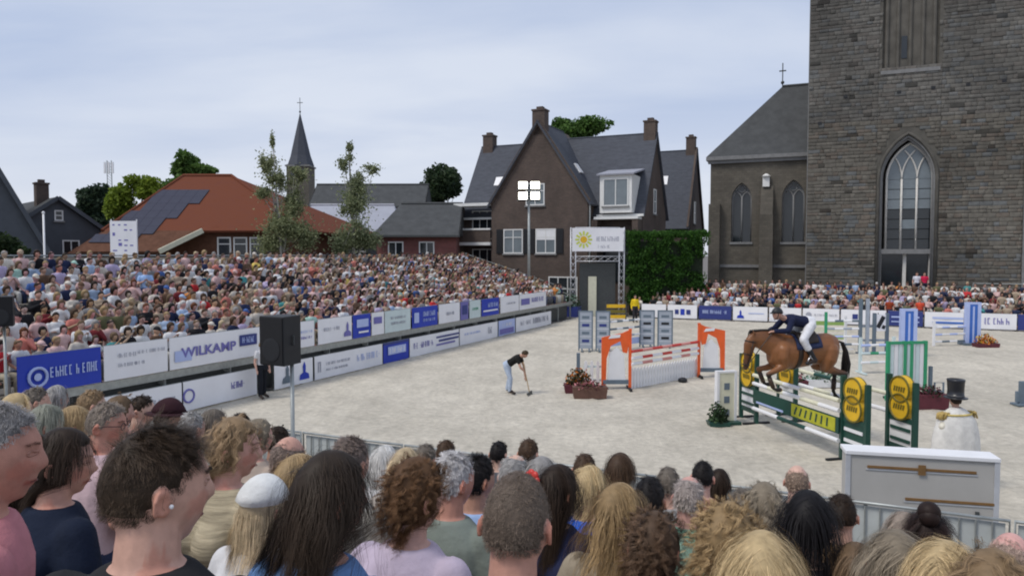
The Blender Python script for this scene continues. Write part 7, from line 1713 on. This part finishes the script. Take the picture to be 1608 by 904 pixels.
fp(830, 688, 5.4, 'short', H['brown'], (.10, .18, .12), False, 0, 'small brown head with green collar against the sand')
fp(808, 713, 3.7, 'thin', H['grey'], (.50, .36, .36), False, 0, 'thinning grey hair right behind the buzz-cut head')
fp(850, 716, 3.4, 'bob', H['grey'], (.45, .42, .45), True, 0, 'grey bob beside the red hair flower')
fp(876, 728, 2.75, 'long', H['dark brown'], (.018, .022, .06), True, -22, 'dark hair with a red flower and navy top', extras=flower)
fp(812, 744, 1.43, 'crop', (.105, .080, .062), BK, False, 0, 'buzz-cut grey-brown head with red neck and black shirt in front', (.50, .265, .20), face=18, dens=1.15)
fp(926, 730, 3.2, 'bob', H['straw'], (.02, .12, .60), True, -22, 'short blond hair and vivid blue shirt', lenk=.75)
fp(918, 711, 4.8, 'short', H['brown'], (.4, .3, .28), False, 0, 'small brown head behind the vivid blue shirt')
fp(974, 710, 4.2, 'bob', H['brown'], (.30, .16, .14), True, 0, 'brown bob against the sand above the blond waves')
fp(972, 757, 2.4, 'wavy', H['golden'], (.32, .27, .20), True, -22, 'long wavy dark blond hair falling over the back', dens=1.15)
fp(1020, 747, 3.2, 'short', H['black'], (.35, .55, .42), False, 0, 'black short hair right of the blond waves')
fp(1049, 732, 4.6, 'short', H['greyb'], (.3, .3, .3), False, 0, 'ash brown head below the orange jump')
fp(1082, 747, 3.4, 'thin', (.28, .24, .22), (.25, .52, .36), False, 0, 'thinning pinkish grey head over a green shirt', (.58, .32, .27))
fp(1104, 723, 5.0, 'short', H['black'], (.2, .07, .07), False, 0, 'small black head right of the thinning grey one')
fp(1130, 735, 5.4, 'bob', H['dark brown'], (.12, .08, .07), True, 0, 'small dark bob at the barrier, right of the black head')
fp(1028, 802, 2.0, 'curly', (.085, .052, .032), (.20, .12, .11), True, 0, 'dense dark brown curls at the bottom of the picture', dens=1.15, over=dict(length=.09, thick=.03))
fp(1142, 787, 1.75, 'curly', H['golden'], (.55, .50, .52), True, -22, 'big golden curls near the bottom edge', dens=1.15)
fp(1197, 834, 1.42, 'straight', H['straw'], (.45, .40, .36), True, 0, 'straight pale blond hair with a centre parting at the bottom edge', dens=1.15)
fp(1201, 756, 3.0, 'curlbob', H['ash'], (.28, .26, .25), True, 0, 'ash brown tousled hair behind the golden curls')
fp(1165, 766, 4.0, 'short', H['greyb'], (.3, .28, .27), False, 0, 'ash short head left of the tousled hair')
fp(1252, 730, 4.8, 'bald', (.22, .16, .12), (.03, .03, .035), False, 0, 'balding head above the long black hair', (.60, .38, .30))
fp(1270, 769, 2.3, 'long', (.010, .009, .010), BK, True, 0, 'long sleek black hair over a black top', dens=1.15)
fp(1322, 774, 3.5, 'short', H['dark brown'], (.32, .20, .10), False, 0, 'dark brown head over a patterned brown top', knit='cloth_rib')
fp(1408, 832, 1.85, 'wavy', H['ash'], (.36, .30, .26), True, 0, 'ash blond streaked wavy hair at the bottom edge', dens=1.15)
fp(1420, 803, 3.2, 'bob', (.27, .22, .18), (.4, .35, .32), True, 0, 'pale ash head behind the streaked hair')
fp(1457, 800, 2.7, 'bun', (.022, .013, .011), (.25, .2, .2), True, 0, 'dark hair tied into a bun on top')
fp(1484, 848, 1.6, 'bob', H['straw'], (.40, .38, .30), True, -22, 'light blond bob near the bottom right corner', dens=1.15)
fp(1562, 862, 1.45, 'curlbob', (.20, .135, .075), (.35, .3, .26), True, -22, 'honey brown hair in the bottom right corner', dens=1.15)
fp(1588, 836, 2.6, 'bald', (.3, .22, .18), (.45, .2, .22), False, -22, 'pink balding head at the right edge below the barrier', (.62, .34, .30))
fp(1345, 852, 2.2, 'bob', H['light brown'], (.40, .32, .44), True, 0, 'light brown bob and mauve top right of the black hair')
print('FGDEV', [round(x, 2) for x in FG_DEV])
bpy.data.scenes.remove(WORK)
